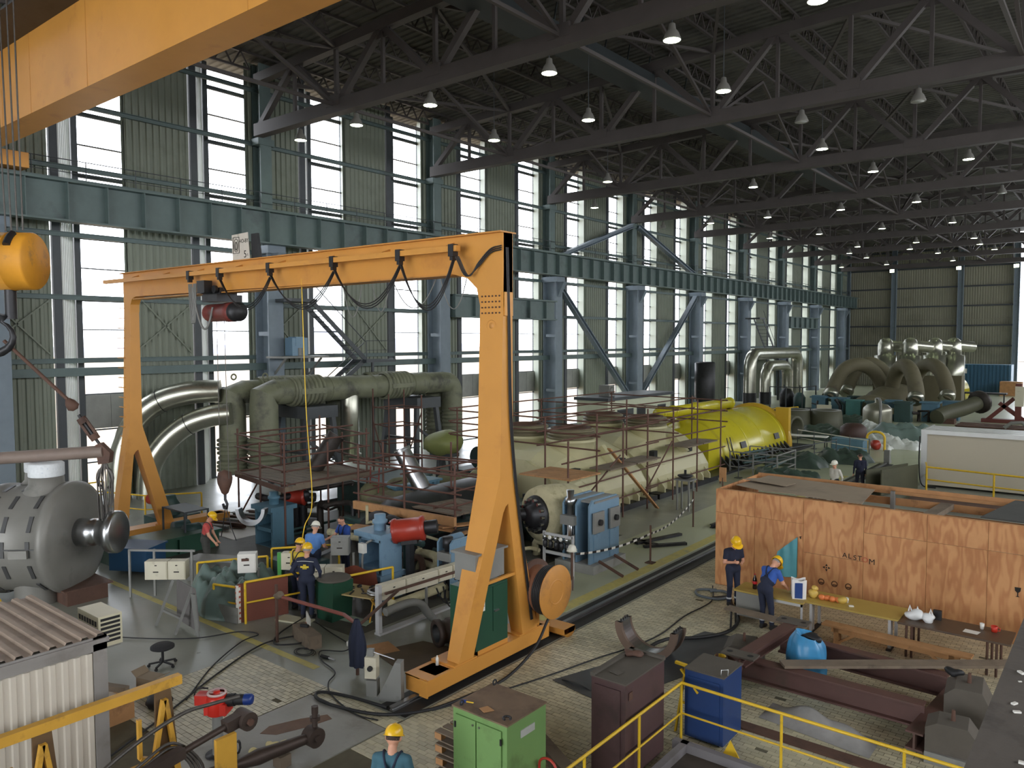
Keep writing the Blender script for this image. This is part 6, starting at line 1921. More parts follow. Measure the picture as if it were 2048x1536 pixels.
scaffold('rusty tube scaffold with raw timber planks in the middle, left of the gantry leg', ps, rs, [(-19.9, 17.0, -15.8, 18.9, 1.42, 6, OLDWOOD)],
         [((-19.7, 16.3, 1.4), (-15.4, 16.5, 1.4), .12, .26, WOOD), ((-15.9, 16.4, 1.2), (-15.0, 18.3, 1.2), .3, .05, WOOD), ((-17.6, 16.35, 1.12), (-15.0, 16.6, 1.12), .3, .05, WOOD)])
ps, rs = [], []
for i, (x, y, h) in enumerate(((-14.9, 21.6, 3.3), (-14.9, 23.4, 4.1), (-15.0, 25.4, 3.6), (-15.0, 27.3, 4.0), (-15.0, 29.5, 3.9), (-15.0, 31.8, 4.1), (-15.0, 34.3, 4.0), (-16.9, 23.0, 3.9), (-16.9, 28.9, 4.2), (-16.9, 35.2, 4.0), (-21.5, 23.2, 4.0), (-21.6, 29.1, 4.0), (-21.5, 35.2, 4.0), (-19.0, 22.9, 4.1))):
    ps.append((x, y, h))
for z in (.75, 1.6, 2.55, 3.35):
    rs.append(((-14.95, 21.3, z), (-15.0, 28.2, z + .05)))
    rs.append(((-15.0, 27.2, z + .12), (-15.0, 34.8, z + .1)))
for z in (2.9, 3.4, 3.9):
    rs.append(((-21.8, 23.1, z), (-14.7, 23.3, z - .1)))
    rs.append(((-21.8, 29.1, z), (-14.7, 29.4, z - .05)))
    rs.append(((-21.6, 35.2, z), (-14.8, 34.6, z)))
    rs.append(((-16.9, 22.5, z), (-16.9, 35.5, z)))
    rs.append(((-21.5, 22.7, z + .1), (-21.5, 35.5, z + .1)))
rs += [((-15.0, 21.6, .5), (-15.0, 25.2, 2.4)), ((-15.0, 29.4, 2.5), (-15.0, 27.0, .6))]
scaffold('tall open rusty tube scaffold standing around the cream turbine casings', ps, rs, [(-15.6, 24.0, -14.7, 28.0, 1.98, 2, OLDWOOD), (-15.9, 30.5, -14.8, 33.6, 2.1, 2, OLDWOOD), (-16.8, 21.3, -14.6, 23.2, 2.0, 6, WOOD)])
tag(obj('plank', MB().bar((-14.6, 27.4, .06), (-15.5, 25.2, 2.6), .22, .05), WOOD), 'timber plank leaning against the scaffold at the cream casings', 'plank')
ps = [(-26.5, 24.0, 4.3), (-27.8, 24.2, 4.5), (-27.4, 25.8, 4.4), (-26.0, 25.6, 4.2)]
rs = []
for z in (1.2, 2.0, 2.8, 3.6):
    for i in range(4):
        a, b_ = ps[i], ps[(i + 1) % 4]
        rs.append(((a[0], a[1], z), (b_[0], b_[1], z + .05)))
rs += [((-26.5, 24.0, .3), (-27.8, 24.2, 3.0)), ((-26.0, 25.6, 3.4), (-27.4, 25.8, .6))]
scaffold('narrow red scaffold ladder tower below the crossover pipes', ps, rs, [])
t = T('access_ladder', 'red ladder leading up to the left scaffold deck', 'ladder', (-20.9, 17.9, 0))
for x in (0, .45):
    obj('stile', MB().tube((x, 0, 0), (x, .15, 2.3), .025, 8), M('ladder_red', (120, 44, 36), .5), t)
for i in range(7):
    obj('rung', MB().tube((0, .02 * i, .25 + .28 * i), (.45, .02 * i, .25 + .28 * i), .016, 6), MATS['ladder_red'], t)

# ---------------------------------------------------------------- boxes and railings in front of the machine
def railing(lb, pts, posts_z=1.0, mat=YELLOW, mid=True, r=.03):
    x, y = pts[0][0], pts[0][1]
    t = T('guard_railing', lb, 'railing', (x, y, 0))
    for a, b_ in zip(pts[:-1], pts[1:]):
        WP(t, 'top_rail', MB().tube((a[0], a[1], posts_z), (b_[0], b_[1], posts_z), r, 10), mat)
        if mid:
            WP(t, 'mid_rail', MB().tube((a[0], a[1], posts_z * .5), (b_[0], b_[1], posts_z * .5), r * .8, 8), mat)
    for a in pts:
        WP(t, 'post', MB().tube((a[0], a[1], 0), (a[0], a[1], posts_z), r, 10), mat)
    return t


railing('yellow tube railing beside the green tarpaulin, nearest the casing', [(-18.9, 10.4), (-18.0, 11.9)], .95)
railing('low yellow tube railing in front of the green tarpaulin', [(-17.35, 9.95), (-16.55, 10.2)], .8)
railing('yellow tube railing above the red-brown screen', [(-16.3, 10.15), (-15.9, 11.5)], 1.0)
railing('yellow tube railing rising beside the steel ramp behind the white control box', [(-18.1, 12.1), (-17.0, 13.5)], 1.1, mid=False)
railing('yellow tube railing beside the green waste bin', [(-14.95, 11.9), (-14.6, 13.3)], .95)
railing('yellow railing near the window wall behind the gantry leg', [(-30.5, 9.5), (-30.8, 12.8), (-28.3, 13.6), (-27.2, 15.2)], 1.05)
railing('yellow railing along the window wall left of the grey casing', [(-32.5, 8.2), (-32.6, 11.0), (-32.6, 14.0)], 1.05)
railing('yellow handrail beside the red machine guard behind the blue-shirted worker', [(-20.2, 16.2), (-19.4, 15.6), (-18.2, 16.2)], .9)
railing('yellow railing posts under the wooden bench board in the middle', [(-17.6, 15.2), (-16.6, 15.6)], 1.1, mid=False)
tag(obj('bench_board', MB().bar((-18.3, 15.0, 1.13), (-16.5, 15.5, 1.13), .5, .05), WOOD), 'plain board shelf carrying a red rag above the tall blue pedestal', 'board')

LCB = M('light_cream_box', (206, 200, 178), .5, var=.05, dirt=(160, 152, 128), da=.3, ds=3)


def ebox(name, lb, loc, rz, boxes, h0, legs, mat=LCB):
    """row of electrical boxes on a stand"""
    t = T(name, lb, 'control box', loc, rz)
    for (x0, x1, d_, z0, z1) in boxes:
        b_ = obj('box', MB().box(x0, -d_ / 2, z0, x1, d_ / 2, z1), mat, t)
        obj('cover', MB().box(x0 + .02, -d_ / 2 - .015, z0 + .03, x1 - .02, -d_ / 2, z1 - .03), mat, b_)
        obj('label_plate', MB().box((x0 + x1) / 2 - .07, -d_ / 2 - .019, (z0 + z1) / 2 - .05, (x0 + x1) / 2 + .07, -d_ / 2 - .015, (z0 + z1) / 2 - .02), INK, b_)
        obj('lock', MB().tube(((x0 + x1) / 2 - .02, -d_ / 2 - .025, z1 - .1), ((x0 + x1) / 2 + .03, -d_ / 2 - .025, z1 - .1), .012, 6), INK, b_)
    for (x, y) in legs:
        obj('stand_leg', MB().box(x - .025, y - .025, 0, x + .025, y + .025, h0), GREYM, t)
    return t


ebox('terminal_boxes', 'row of four cream terminal boxes on a grey stand left of the gantry leg', (-13.25, 13.15, 0), R2(86), [(-1.45, -.72, .2, .78, 1.12), (-.7, .3, .2, .78, 1.12), (.32, .78, .2, .8, 1.12), (.8, 1.3, .2, .8, 1.12)], .8, [(-1.4, 0), (0, 0), (1.25, 0)])
tag(obj('top_bar', MB().bar((-13.05, 11.65, 1.0), (-12.9, 14.6, 1.0), .05, .05), RUST), 'rusty barrier bar running along the cream terminal boxes', 'bar')
tag(obj('box_frame', MB().box(-.1, -1.5, .0, .1, 1.5, .05).box(-.06, -1.5, .05, .06, -1.4, 1.14), LEGW, loc=(-13.28, 13.1, 0)), 'pale upright end post and foot rail of the terminal box stand', 'frame')
t = T('cable_tray', 'perforated cable tray bending down below the cream terminal boxes', 'cable tray', (-13.0, 12.6, 0))
obj('tray', MB().path(spline([(0, -1.0, .6), (0, -.3, .62), (0, .1, .5), (.02, .3, .25), (.05, .5, .02)], 5), .1, 6), GREYM, t)
obj('cable_loop', MB().path(cat_curve((.05, .6, .75), (.05, 1.5, .8), .5), .02, 6).path(cat_curve((.08, .8, .75), (.05, 1.4, .8), .6), .02, 6), CABLE, t)
ebox('terminal_boxes', 'pair of cream terminal boxes on a grey frame between the casing and tarpaulin', (-19.65, 10.0, 0), R2(40), [(-.55, .03, .28, .5, .98), (.05, .5, .28, .5, .98)], 1.25, [(-1.0, .0), (.62, 0), (-.4, .1)])
tag(obj('top_bar', MB().bar((-20.45, 9.35, 1.25), (-19.1, 10.45, 1.22), .05, .05), GREYM), 'grey top bar over the pair of cream terminal boxes', 'bar')
t = ebox('control_box', 'white control box with red display on a post behind the green tarpaulin', (-17.2, 10.8, 0), R2(48), [(-.22, .22, .3, .95, 1.42)], 1.0, [(.24, .1)], WHITE)
obj('display', MB().box(-.12, -.172, 1.25, .06, -.165, 1.32), RUST, t)
t = ebox('control_box', 'cream control box on a green frame above the red-brown screen', (-16.4, 11.5, 0), R2(35), [(-.2, .2, .22, 1.0, 1.42)], 1.0, [])
obj('frame_post', MB().box(-.34, 0, 0, -.24, .08, 1.4), M('bright_green_frame', (70, 150, 70), .5), t)
obj('frame_post', MB().box(.2, .1, 0, .28, .18, 1.2), MATS['bright_green_frame'], t)
obj('beacon', MB().lathe([(.06, 1.42), (.06, 1.47), (.04, 1.5), (0, 1.5)], (.1, 0, 0), (0, 0, 1), 12), YELLOW, t)
obj('valve_block', MB().box(-.12, -.08, .7, .12, .08, .95), DARKSTEEL, t)
t = ebox('control_box', 'grey control box mounted high beside the tall light blue pedestal', (-15.75, 12.6, 0), R2(40), [(-.25, .2, .3, 1.25, 1.7)], 1.25, [(.28, .1), (-.3, .1)], GREYM)
t = ebox('control_box', 'grey and cream control box pair on one stand below the high grey box', (-15.6, 12.1, 0), R2(40), [(-.5, -.12, .3, .62, 1.08), (-.1, .34, .3, .62, 1.08)], .62, [(-.45, .1), (.3, .1)], LCB)
# green waste bin and red cover
t = T('waste_bin', 'dark green waste bin beside the man in navy overalls', 'waste bin', (-15.0, 11.75, 0))
obj('bin_body', MB().prism([(-.28, 0), (.28, 0), (.36, .95), (-.36, .95)], (0, -.3, 0), (1, 0, 0), (0, 0, 1), (0, .6, 0)), DKGREEN, t)
obj('bin_lid', MB().lathe([(.4, .95), (.42, .97), (.38, 1.0), (0, 1.02)], (0, 0, 0), (0, 0, 1), 20), DUST, t)
tag(obj('red_cover', MB().grid(10, 8, lambda a, b: (-15.75 + .95 * a, 12.65 + .35 * a - .1 * b, .45 + .5 * b + .05 * math.sin(a * 9 + b * 4))), M('red_brown_sheet', (132, 72, 56), .6, var=.15, vs=4, dirt=(90, 54, 46), da=.4), None), 'red-brown sheet hanging on the yellow railing behind the waste bin', 'sheet')
# green tarpaulin heap
def tarp_fn(cx_, cy_, sx, sy, h, seed, nx=26, ny=22):
    r_ = random.Random(seed)
    ph = [r_.uniform(0, 6.3) for _ in range(10)]

    def f(a, b):
        u, v = 2 * a - 1, 2 * b - 1
        e = max(0, 1 - abs(u) ** 3) * max(0, 1 - abs(v) ** 3)
        z = h * e ** .5 * (.72 + .18 * math.sin(3.1 * u + ph[0]) * math.cos(2.3 * v + ph[1]) + .12 * math.sin(7 * u + 4 * v + ph[2]) + .09 * math.sin(13 * v - 5 * u + ph[3]) + .05 * math.sin(21 * u + 9 * v + ph[5]))
        return (cx_ + sx * u * (1 + .1 * math.sin(5 * v + ph[4])), cy_ + sy * v * (1 + .1 * math.sin(4 * u + ph[6])), max(.008, z))
    return MB().grid(nx, ny, f)


tag(obj('tarpaulin', tarp_fn(-17.75, 10.75, 1.0, .95, 1.25, 3, 40, 34), TARP), 'heap of crumpled grey-green tarpaulin between the yellow railings', 'tarpaulin')
# red-brown screen
t = T('welding_screen', 'red-brown welding screen with striped tape edge beside the yellow railing', 'screen', (-16.2, 10.6, 0))
SCR = M('red_brown_screen', (122, 70, 56), .6, var=.1, vs=2, dirt=(92, 54, 46), da=.45, ds=2)
obj('screen_sheet', MB().bar((-.28, -.55, .47), (.1, .6, .47), .03, .95), SCR, t)
obj('stripe_tape', MB().bar((-.29, -.58, .45), (-.26, -.48, .45), .05, .92), WHITE, t)
for i in range(7):
    obj('tape_stripe', MB().bar((-.3, -.585, .08 + .13 * i), (-.26, -.48, .12 + .13 * i), .056, .05), REDINK, t)
tag(obj('kick_plate', MB().bar((-17.4, 9.85, .2), (-16.4, 10.0, .2), .03, .38), GREYM), 'grey kick plate below the low yellow railing', 'plate')
tag(obj('floor_board', MB().box(-.45, -.18, 0, .45, .18, .04), M('pale_board', (192, 188, 160), .6), loc=(-15.55, 11.0, 0), rz=.3), 'pale board lying on the floor before the red-brown screen', 'board')
# tilted steel easel
t = T('propped_easel', 'dirty steel panel propped up like an easel before the tarpaulin', 'frame', (-17.1, 9.0, 0))
for x in (-.75, .15):
    obj('leg', MB().bar((x, -.25, 0), (x + .18, .1, 1.05), .06, .06), GREYM, t)
obj('panel', MB().prism([(-.6, .1), (.6, .1), (.42, 1.05), (-.55, 1.05)], (.05, .1, 0), (1, -.1, 0), (0, 0, 1), (0, .04, 0)), M('dirty_grey_panel', (110, 106, 104), .6, var=.15, dirt=(80, 74, 70), da=.5), t)
obj('cross_bar', MB().bar((-.72, -.1, .35), (.2, -.12, .35), .05, .05), GREYM, t)
obj('side_plate', MB().prism([(0, 0), (.12, 0), (-.02, .95), (-.2, .95)], (.6, .0, .0), (1, 0, 0), (0, 0, 1), (0, .03, 0)), GREYM, t)
# barrier posts, jacket
t = T('barrier', 'rusty tube barrier on two posts, tied with rope, in front of the workers', 'barrier', (-14.74, 9.95, 0))
WP(t, 'post', MB().tube((-14.74, 9.95, 0), (-14.74, 9.95, 1.3), .035, 10), RUST)
WP(t, 'post', MB().tube((-12.0, 9.95, 0), (-12.0, 9.95, 1.1), .035, 10), RUST)
WP(t, 'bar', MB().tube((-14.74, 9.97, 1.05), (-12.9, 10.35, .92), .04, 10).tube((-12.9, 10.35, .92), (-12.0, 10.0, 1.0), .04, 10), M('red_lead_tube', (128, 70, 60), .6, var=.12))
WP(t, 'rope_knot', blob((-14.68, 9.97, 1.07), .09, 1.3, 1, .8, 5, .3), OLDWOOD)
WP(t, 'bar', MB().tube((-12.0, 10.0, 1.0), (-13.0, 12.0, 1.0), .035, 10), RUST)


def jacket_fn(a, b):
    t = 2 * PI * a
    w_ = .05 + .14 * math.sin(min(1, b * 1.35) * PI * .62)
    w_ *= 1 + .18 * math.sin(7 * t + 3 * b)
    return (w_ * math.cos(t), w_ * .7 * math.sin(t), -.95 * b)


tag(obj('work_jacket', MB().grid(30, 16, jacket_fn), M('navy_cloth', (36, 42, 62), .85, var=.12, vs=8), loc=(-12.0, 9.95, 1.14)), 'navy work jacket hung on the rusty barrier post', 'jacket')
tag(obj('wood_block', MB().box(-.5, -.14, 0, .5, .14, .3), OLDWOOD, loc=(-14.2, 10.35, 0), rz=-.25), 'thick old timber block on the floor beside the barrier post', 'timber')
tag(obj('small_tool', MB().box(-.1, -.03, 0, .1, .03, .06), BLACK, loc=(-14.35, 10.4, .3), rz=.3), 'small black tool lying on the thick timber block', 'tool')
tag(obj('notice_board', MB().bar((-.2, 0, .2), (.2, -.05, .14), .02, .34), WHITE, loc=(-14.85, 10.9, 0), rz=-.3), 'white notice board with red edge leaning at the feet of the navy worker', 'notice')
tag(obj('notice_edge', MB().bar((-.2, -.012, .05), (.2, -.062, -.01), .02, .03), REDINK, loc=(-14.85, 10.9, 0.04), rz=-.3), 'red strip along the foot of the white notice board', 'strip')
# folding work table with tools
t = T('work_table', 'folding table covered with tools before the tall light blue pedestal', 'table', (-14.55, 12.15, 0), R2(15))
obj('table_top', MB().box(-.62, -.4, .62, .62, .4, .65), M('tan_board', (186, 164, 112), .6, var=.1), t)
for x in (-.5, .5):
    obj('leg', MB().bar((x, -.3, 0), (x - .25 * (1 if x > 0 else -1), .3, .62), .035, .035), YR, t)
    obj('leg', MB().bar((x, .3, 0), (x, -.3, .62), .035, .035), YR, t)
for k in range(9):
    nm = ['long wrench', 'short bar', 'flat file', 'round cutter', 'steel bush', 'square key', 'spanner', 'bolt', 'drift'][k]
    x, y = -.5 + .12 * k, [-.2, .1, -.05, .22, -.25, .02, .2, -.15, .1][k]
    o_ = (MB().bar((-.14, 0, .015), (.14, .03, .015), .035, .02) if k % 3 != 0 or k == 0 else MB().lathe([(.03, 0), (.06, 0), (.06, .05), (.03, .05)], (0, 0, 0), (0, 0, 1), 12))
    c_ = R2(15)
    wx, wy = x * math.cos(c_) - y * math.sin(c_), x * math.sin(c_) + y * math.cos(c_)
    tag(obj('hand_tool', o_, DARKSTEEL, loc=(-14.55 + wx, 12.15 + wy, .652), rz=.5 * k), 'dark steel %s on the folding work table, tool %s from its left end' % (nm, ['first', 'second', 'third', 'fourth', 'fifth', 'sixth', 'seventh', 'eighth', 'ninth'][k]), 'tool', 'tools on the folding table')
tag(obj('bright_rings', MB().lathe([(.14, 0), (.2, 0), (.2, .06), (.14, .06)], (0, 0, 0), (0, 0, 1), 24).lathe([(.15, .07), (.22, .07), (.22, .1), (.15, .1)], (.02, .02, 0), (0, 0, 1), 24), STEEL, loc=(-14.02, 12.2, .655)), 'stack of shiny steel rings at the right end of the folding table', 'ring')
# machined sleeve by the gantry leg
t = T('machined_sleeve', 'flanged steel sleeve with shiny bore lying against the gantry leg', 'sleeve', (-11.75, 12.05, 0))
obj('sleeve_body', MB().lathe([(.2, 0), (.3, 0), (.3, .1), (.25, .12), (.25, .28), (.29, .3), (.29, .42), (.25, .44), (.25, .6), (.2, .6)], (0, -.1, .3), (.35, .9, 0), 32), CH, t)
obj('bore', MB().lathe([(.2, .6), (.2, 0)], (0, -.1, .3), (.35, .9, 0), 32), STEEL, t)
# control post by the gantry beam end
t = T('control_post', 'white switch box with sloped grey guard at the near gantry beam end', 'switch box', (-10.95, 9.45, 0), R2(30))
obj('switch_box', MB().box(-.13, -.1, .42, .09, .1, .82), LCB, t)
obj('lower_box', MB().box(-.11, -.09, .08, .1, .09, .38), GREYM, t)
obj('rotary_switch', MB().tube((-.02, -.1, .62), (-.02, -.14, .62), .05, 12), BLACK, t)
obj('guard', MB().prism([(0, 0), (.42, 0), (.42, .75), (.3, .75), (.0, .12)], (.15, -.1, 0), (1, 0, 0), (0, 0, 1), (0, .2, 0)), GREYM, t)
obj('push_button', MB().box(-.1, -.05, .82, .02, .05, .95), GREYM, t)
obj('limit_arm', MB().tube((.0, 0, .9), (.42, 0, .78), .012, 6), STEEL, t)
tag(obj('spray_can', MB().lathe([(0, 0), (.03, 0), (.03, .14), (.015, .16), (.012, .19), (0, .19)], (0, 0, 0), (0, 0, 1), 12), WHITE, loc=(-10.35, 10.55, .435)), 'white and red spray can on the gantry base beam', 'can')
# floor sheets
for k, (pts, mt, lb) in enumerate((([(-12.6, 10.9), (-11.5, 10.6), (-10.8, 11.0), (-11.0, 12.2), (-12.2, 12.0)], M('oily_brown_sheet', (92, 76, 58), .7, var=.2), 'oily brown sheet on the floor by the gantry leg'), ([(-13.0, 11.0), (-12.4, 10.8), (-12.2, 11.3), (-12.8, 11.5)], WOOD, 'tan card scrap on the floor by the hung jacket'), ([(-15.2, 11.6), (-13.9, 11.8), (-14.0, 12.1), (-15.1, 12.0)], M('pale_green_plate', (160, 178, 158), .5), 'pale green plate on the floor beside the waste bin'))):
    tag(obj('floor_sheet', MB().prism(pts, (0, 0, .006 + .003 * k), (1, 0, 0), (0, 1, 0), (0, 0, .008)), mt), lb, 'sheet')
# loose steel laid out by the window wall
for k in range(7):
    y = 14.0 + .55 * k
    tag(obj('steel_section', MB().chan((-27.5 + .2 * k, y, .14), (-24.8 + .15 * k, y + .9, .14), .2, .18, .03), RUST if k % 2 else GREYM), '%s steel channel in the row laid out behind the gantry leg, %s from the front' % ('rusty' if k % 2 else 'grey', ['first', 'second', 'third', 'fourth', 'fifth', 'sixth', 'seventh'][k]), 'steel section', 'steel channels laid out behind the gantry leg')
tag(obj('white_sheet', MB().box(-25.6, 14.3, 0, -23.6, 16.0, .02), WHITE), 'white sheet on the floor below the left scaffold', 'sheet')
t = T('oil_pump', 'dark teal oil pump with red coupling behind the left gantry leg', 'pump', (-27.2, 13.9, 0))
obj('pump_base', MB().box(-.6, -.6, 0, .6, .9, .45), TEAL, t)
obj('pump_body', MB().lathe([(.32, .45), (.34, .8), (.22, 1.0), (.18, 1.15), (0, 1.15)], (0, .1, 0), (0, 0, 1), 18), TEAL, t)
obj('coupling', MB().tube((-.9, -.2, .95), (-.1, -.05, .95), .2, 16), ACTR, t)
t = T('equipment_rack', 'dark cage of small machines beside the red-shirted worker', 'rack', (-24.3, 13.0, 0))
for x in (-.7, .7):
    for y in (-.4, .4):
        obj('post', MB().bar((x, y, 0), (x, y, 1.25), .05, .05), DARKMET, t)
for x in (-.4, .3):
    obj('machine', MB().lathe([(0, 0), (.25, 0), (.25, .5), (0, .5)], (x, -.2, .5), (0, 1, 0), 16), TEAL, t)
obj('tray', MB().box(-.7, -.4, .15, .7, .4, .2).box(-.7, -.4, 1.2, .7, .4, 1.25), DARKMET, t)
tag(obj('blue_cart', MB().box(-.6, -.45, .12, .6, .45, .75).box(-.65, -.5, .75, .65, .5, .8), M('dark_blue_cart', (40, 78, 112), .5, var=.1), loc=(-22.6, 10.6, 0), rz=.5), 'dark blue tool cart beside the wire strands of the casing', 'cart')
t = T('steel_ramp', 'dark steel ramp plate leaning behind the white control box', 'ramp', (-17.4, 13.1, 0))
obj('plate', MB().bar((-.9, -.7, .3), (.5, .6, 1.1), .5, .05), DARKMET, t)
tag(obj('steel_bench', MB().box(-.9, -.3, 0, .9, .3, .55).box(-1.0, -.35, .55, 1.0, .35, .6), GREYM, loc=(-19.9, 11.7, 0), rz=.45), 'grey steel bench in front of the red-shirted worker', 'bench')
t = T('ring_stack', 'stacked dark ring covers on the machine table before the workers', 'ring', (-17.6, 12.6, 0))
obj('table', MB().box(-.7, -.5, 0, .7, .5, .8), TEAL, t)
obj('ring', MB().lathe([(.2, .8), (.45, .8), (.45, .86), (.2, .86)], (0, 0, 0), (0, 0, 1), 24), DARKSTEEL, t)

# ================================================================ people: one continuous skin grown from a joint skeleton
def grow(prims, h):
    """surface nets over a smooth union of round cones; prims = (a, b, ra, rb, mat)"""
    A = np.array([p[0] for p in prims], float)
    B = np.array([p[1] for p in prims], float)
    rm = max(max(p[2], p[3]) for p in prims)
    lo = np.minimum(A, B).min(0) - .2
    hi = np.maximum(A, B).max(0) + .2
    n = np.ceil((hi - lo) / h).astype(int) + 1
    F = np.full(n, .3, np.float32)
    best = np.full(n, 9., np.float32)
    ID = np.zeros(n, np.int8)
    K = .022
    for a, b, ra, rb, mt in prims:
        a, b = np.array(a, float), np.array(b, float)
        m = max(ra, rb) + .07
        i0 = np.maximum(0, np.floor((np.minimum(a, b) - m - lo) / h).astype(int))
        i1 = np.minimum(n, np.ceil((np.maximum(a, b) + m - lo) / h).astype(int) + 1)
        gx, gy, gz = np.meshgrid(*[lo[k] + h * np.arange(i0[k], i1[k]) for k in range(3)], indexing='ij')
        d = b - a
        L = max(d.dot(d), 1e-9)
        t = np.clip(((gx - a[0]) * d[0] + (gy - a[1]) * d[1] + (gz - a[2]) * d[2]) / L, 0, 1)
        q = np.sqrt((gx - a[0] - t * d[0]) ** 2 + (gy - a[1] - t * d[1]) ** 2 + (gz - a[2] - t * d[2]) ** 2) - (ra + (rb - ra) * t)
        s = np.s_[i0[0]:i1[0], i0[1]:i1[1], i0[2]:i1[2]]
        f = F[s]
        k_ = K if max(ra, rb) > .03 else .006
        hh = np.maximum(k_ - np.abs(f - q), 0) / k_
        F[s] = np.minimum(f, q) - hh * hh * k_ * .25
        up = q < best[s]
        best[s] = np.where(up, q, best[s])
        ID[s] = np.where(up, mt, ID[s])
    S = F < 0
    c = n - 1
    acc = np.zeros(tuple(c) + (3,), np.float32)
    cnt = np.zeros(c, np.int16)
    off = [(x, y, z) for x in (0, 1) for y in (0, 1) for z in (0, 1)]

    def cut(o):
        return np.s_[o[0]:o[0] + c[0], o[1]:o[1] + c[1], o[2]:o[2] + c[2]]
    for o in off:
        for ax in range(3):
            if o[ax] == 0:
                p = list(o)
                p[ax] = 1
                fa, fb = F[cut(o)], F[cut(p)]
                ms = S[cut(o)] != S[cut(p)]
                t = np.where(ms, fa / np.where(ms, fa - fb, 1), 0)
                for k in range(3):
                    acc[..., k] += np.where(ms, o[k] + (t if k == ax else 0), 0)
                cnt += ms
    act = cnt > 0
    idx = np.full(c, -1, np.int32)
    idx[act] = np.arange(act.sum())
    pos = np.argwhere(act)
    V = lo + h * (pos + acc[act] / cnt[act][:, None])
    quads, mats = [], []
    for ax in range(3):
        u, v = (ax + 1) % 3, (ax + 2) % 3
        sl0 = [slice(None)] * 3
        sl1 = [slice(None)] * 3
        sl0[ax] = slice(0, -1)
        sl1[ax] = slice(1, None)
        s0, s1 = S[tuple(sl0)], S[tuple(sl1)]
        e = np.argwhere(s0 != s1)
        e = e[(e[:, u] > 0) & (e[:, v] > 0) & (e[:, u] < c[u]) & (e[:, v] < c[v])]
        fl = s0[tuple(e.T)]

        def ix(du, dv):
            q = e.copy()
            q[:, u] += du
            q[:, v] += dv
            return idx[tuple(q.T)]
        q = np.stack([ix(-1, -1), ix(0, -1), ix(0, 0), ix(-1, 0)], 1)
        q[~fl] = q[~fl][:, ::-1]
        quads.append(q)
        mats.append(ID[tuple(e.T)])
    return V, np.concatenate(quads), np.concatenate(mats)


def cloth(name, rgb):
    return M(name, rgb, .9, var=.1, vs=9)


SKIN = M('skin_tone', (206, 152, 124), .55, var=.06, vs=10)
HAIRD = M('dark_brown_hair', (58, 44, 36), .8, var=.15, vs=30)
HAIRG = M('grey_hair', (150, 144, 138), .8, var=.15, vs=30)
SHOE = M('black_work_boot', (34, 32, 32), .7)
NAVY = cloth('navy_workwear', (38, 44, 64))
HATY = M('helmet_yellow', (236, 186, 30), .3, var=.03)
HATW = M('helmet_white', (230, 228, 214), .3, var=.03)


def helmet(mat, root, hc, fw, up):
    """safety helmet shell with ridge and peak, on a head centre hc"""
    hc, fw, up = Vector(hc), Vector(fw).normalized(), Vector(up).normalized()
    rt = fw.cross(up)
    mb = MB()
    prof = [(.128, -.0), (.13, .02), (.124, .06), (.105, .1), (.07, .13), (.03, .142), (.0, .144)]
    n = 24
    vs = []
    for r, z in prof:
        for i in range(n):
            t = 2 * PI * i / n
            ridge = .008 * max(0, math.cos(2 * t) - .6) * (z / .14) * 2
            vs.append(hc + rt * ((r + 0) * .9 * math.sin(t)) + fw * (r * 1.08 * math.cos(t)) + up * (z + .015 + ridge))
    fs = []
    for j in range(len(prof) - 1):
        fs += [(j * n + i, j * n + (i + 1) % n, (j + 1) * n + (i + 1) % n, (j + 1) * n + i) for i in range(n)]
    mb.add(vs, fs, True)
    o = obj('helmet', mb, mat, root)
    pk = MB()
    vs = []
    for i in range(13):
        t = -1.15 + 2.3 * i / 12
        for r, dz in ((.125, 0), (.185, -.022)):
            vs.append(hc + rt * (r * .9 * math.sin(t)) + fw * (r * 1.08 * math.cos(t) + (.012 if r > .15 else 0)) + up * (.018 + dz))
    pk.add(vs, [(2 * i, 2 * i + 1, 2 * i + 3, 2 * i + 2) for i in range(12)], True)
    pk.lathe([(.124, .012), (.137, .014), (.137, .022), (.124, .024)], hc, up, 24)
    obj('peak', pk, mat, o)
    return o


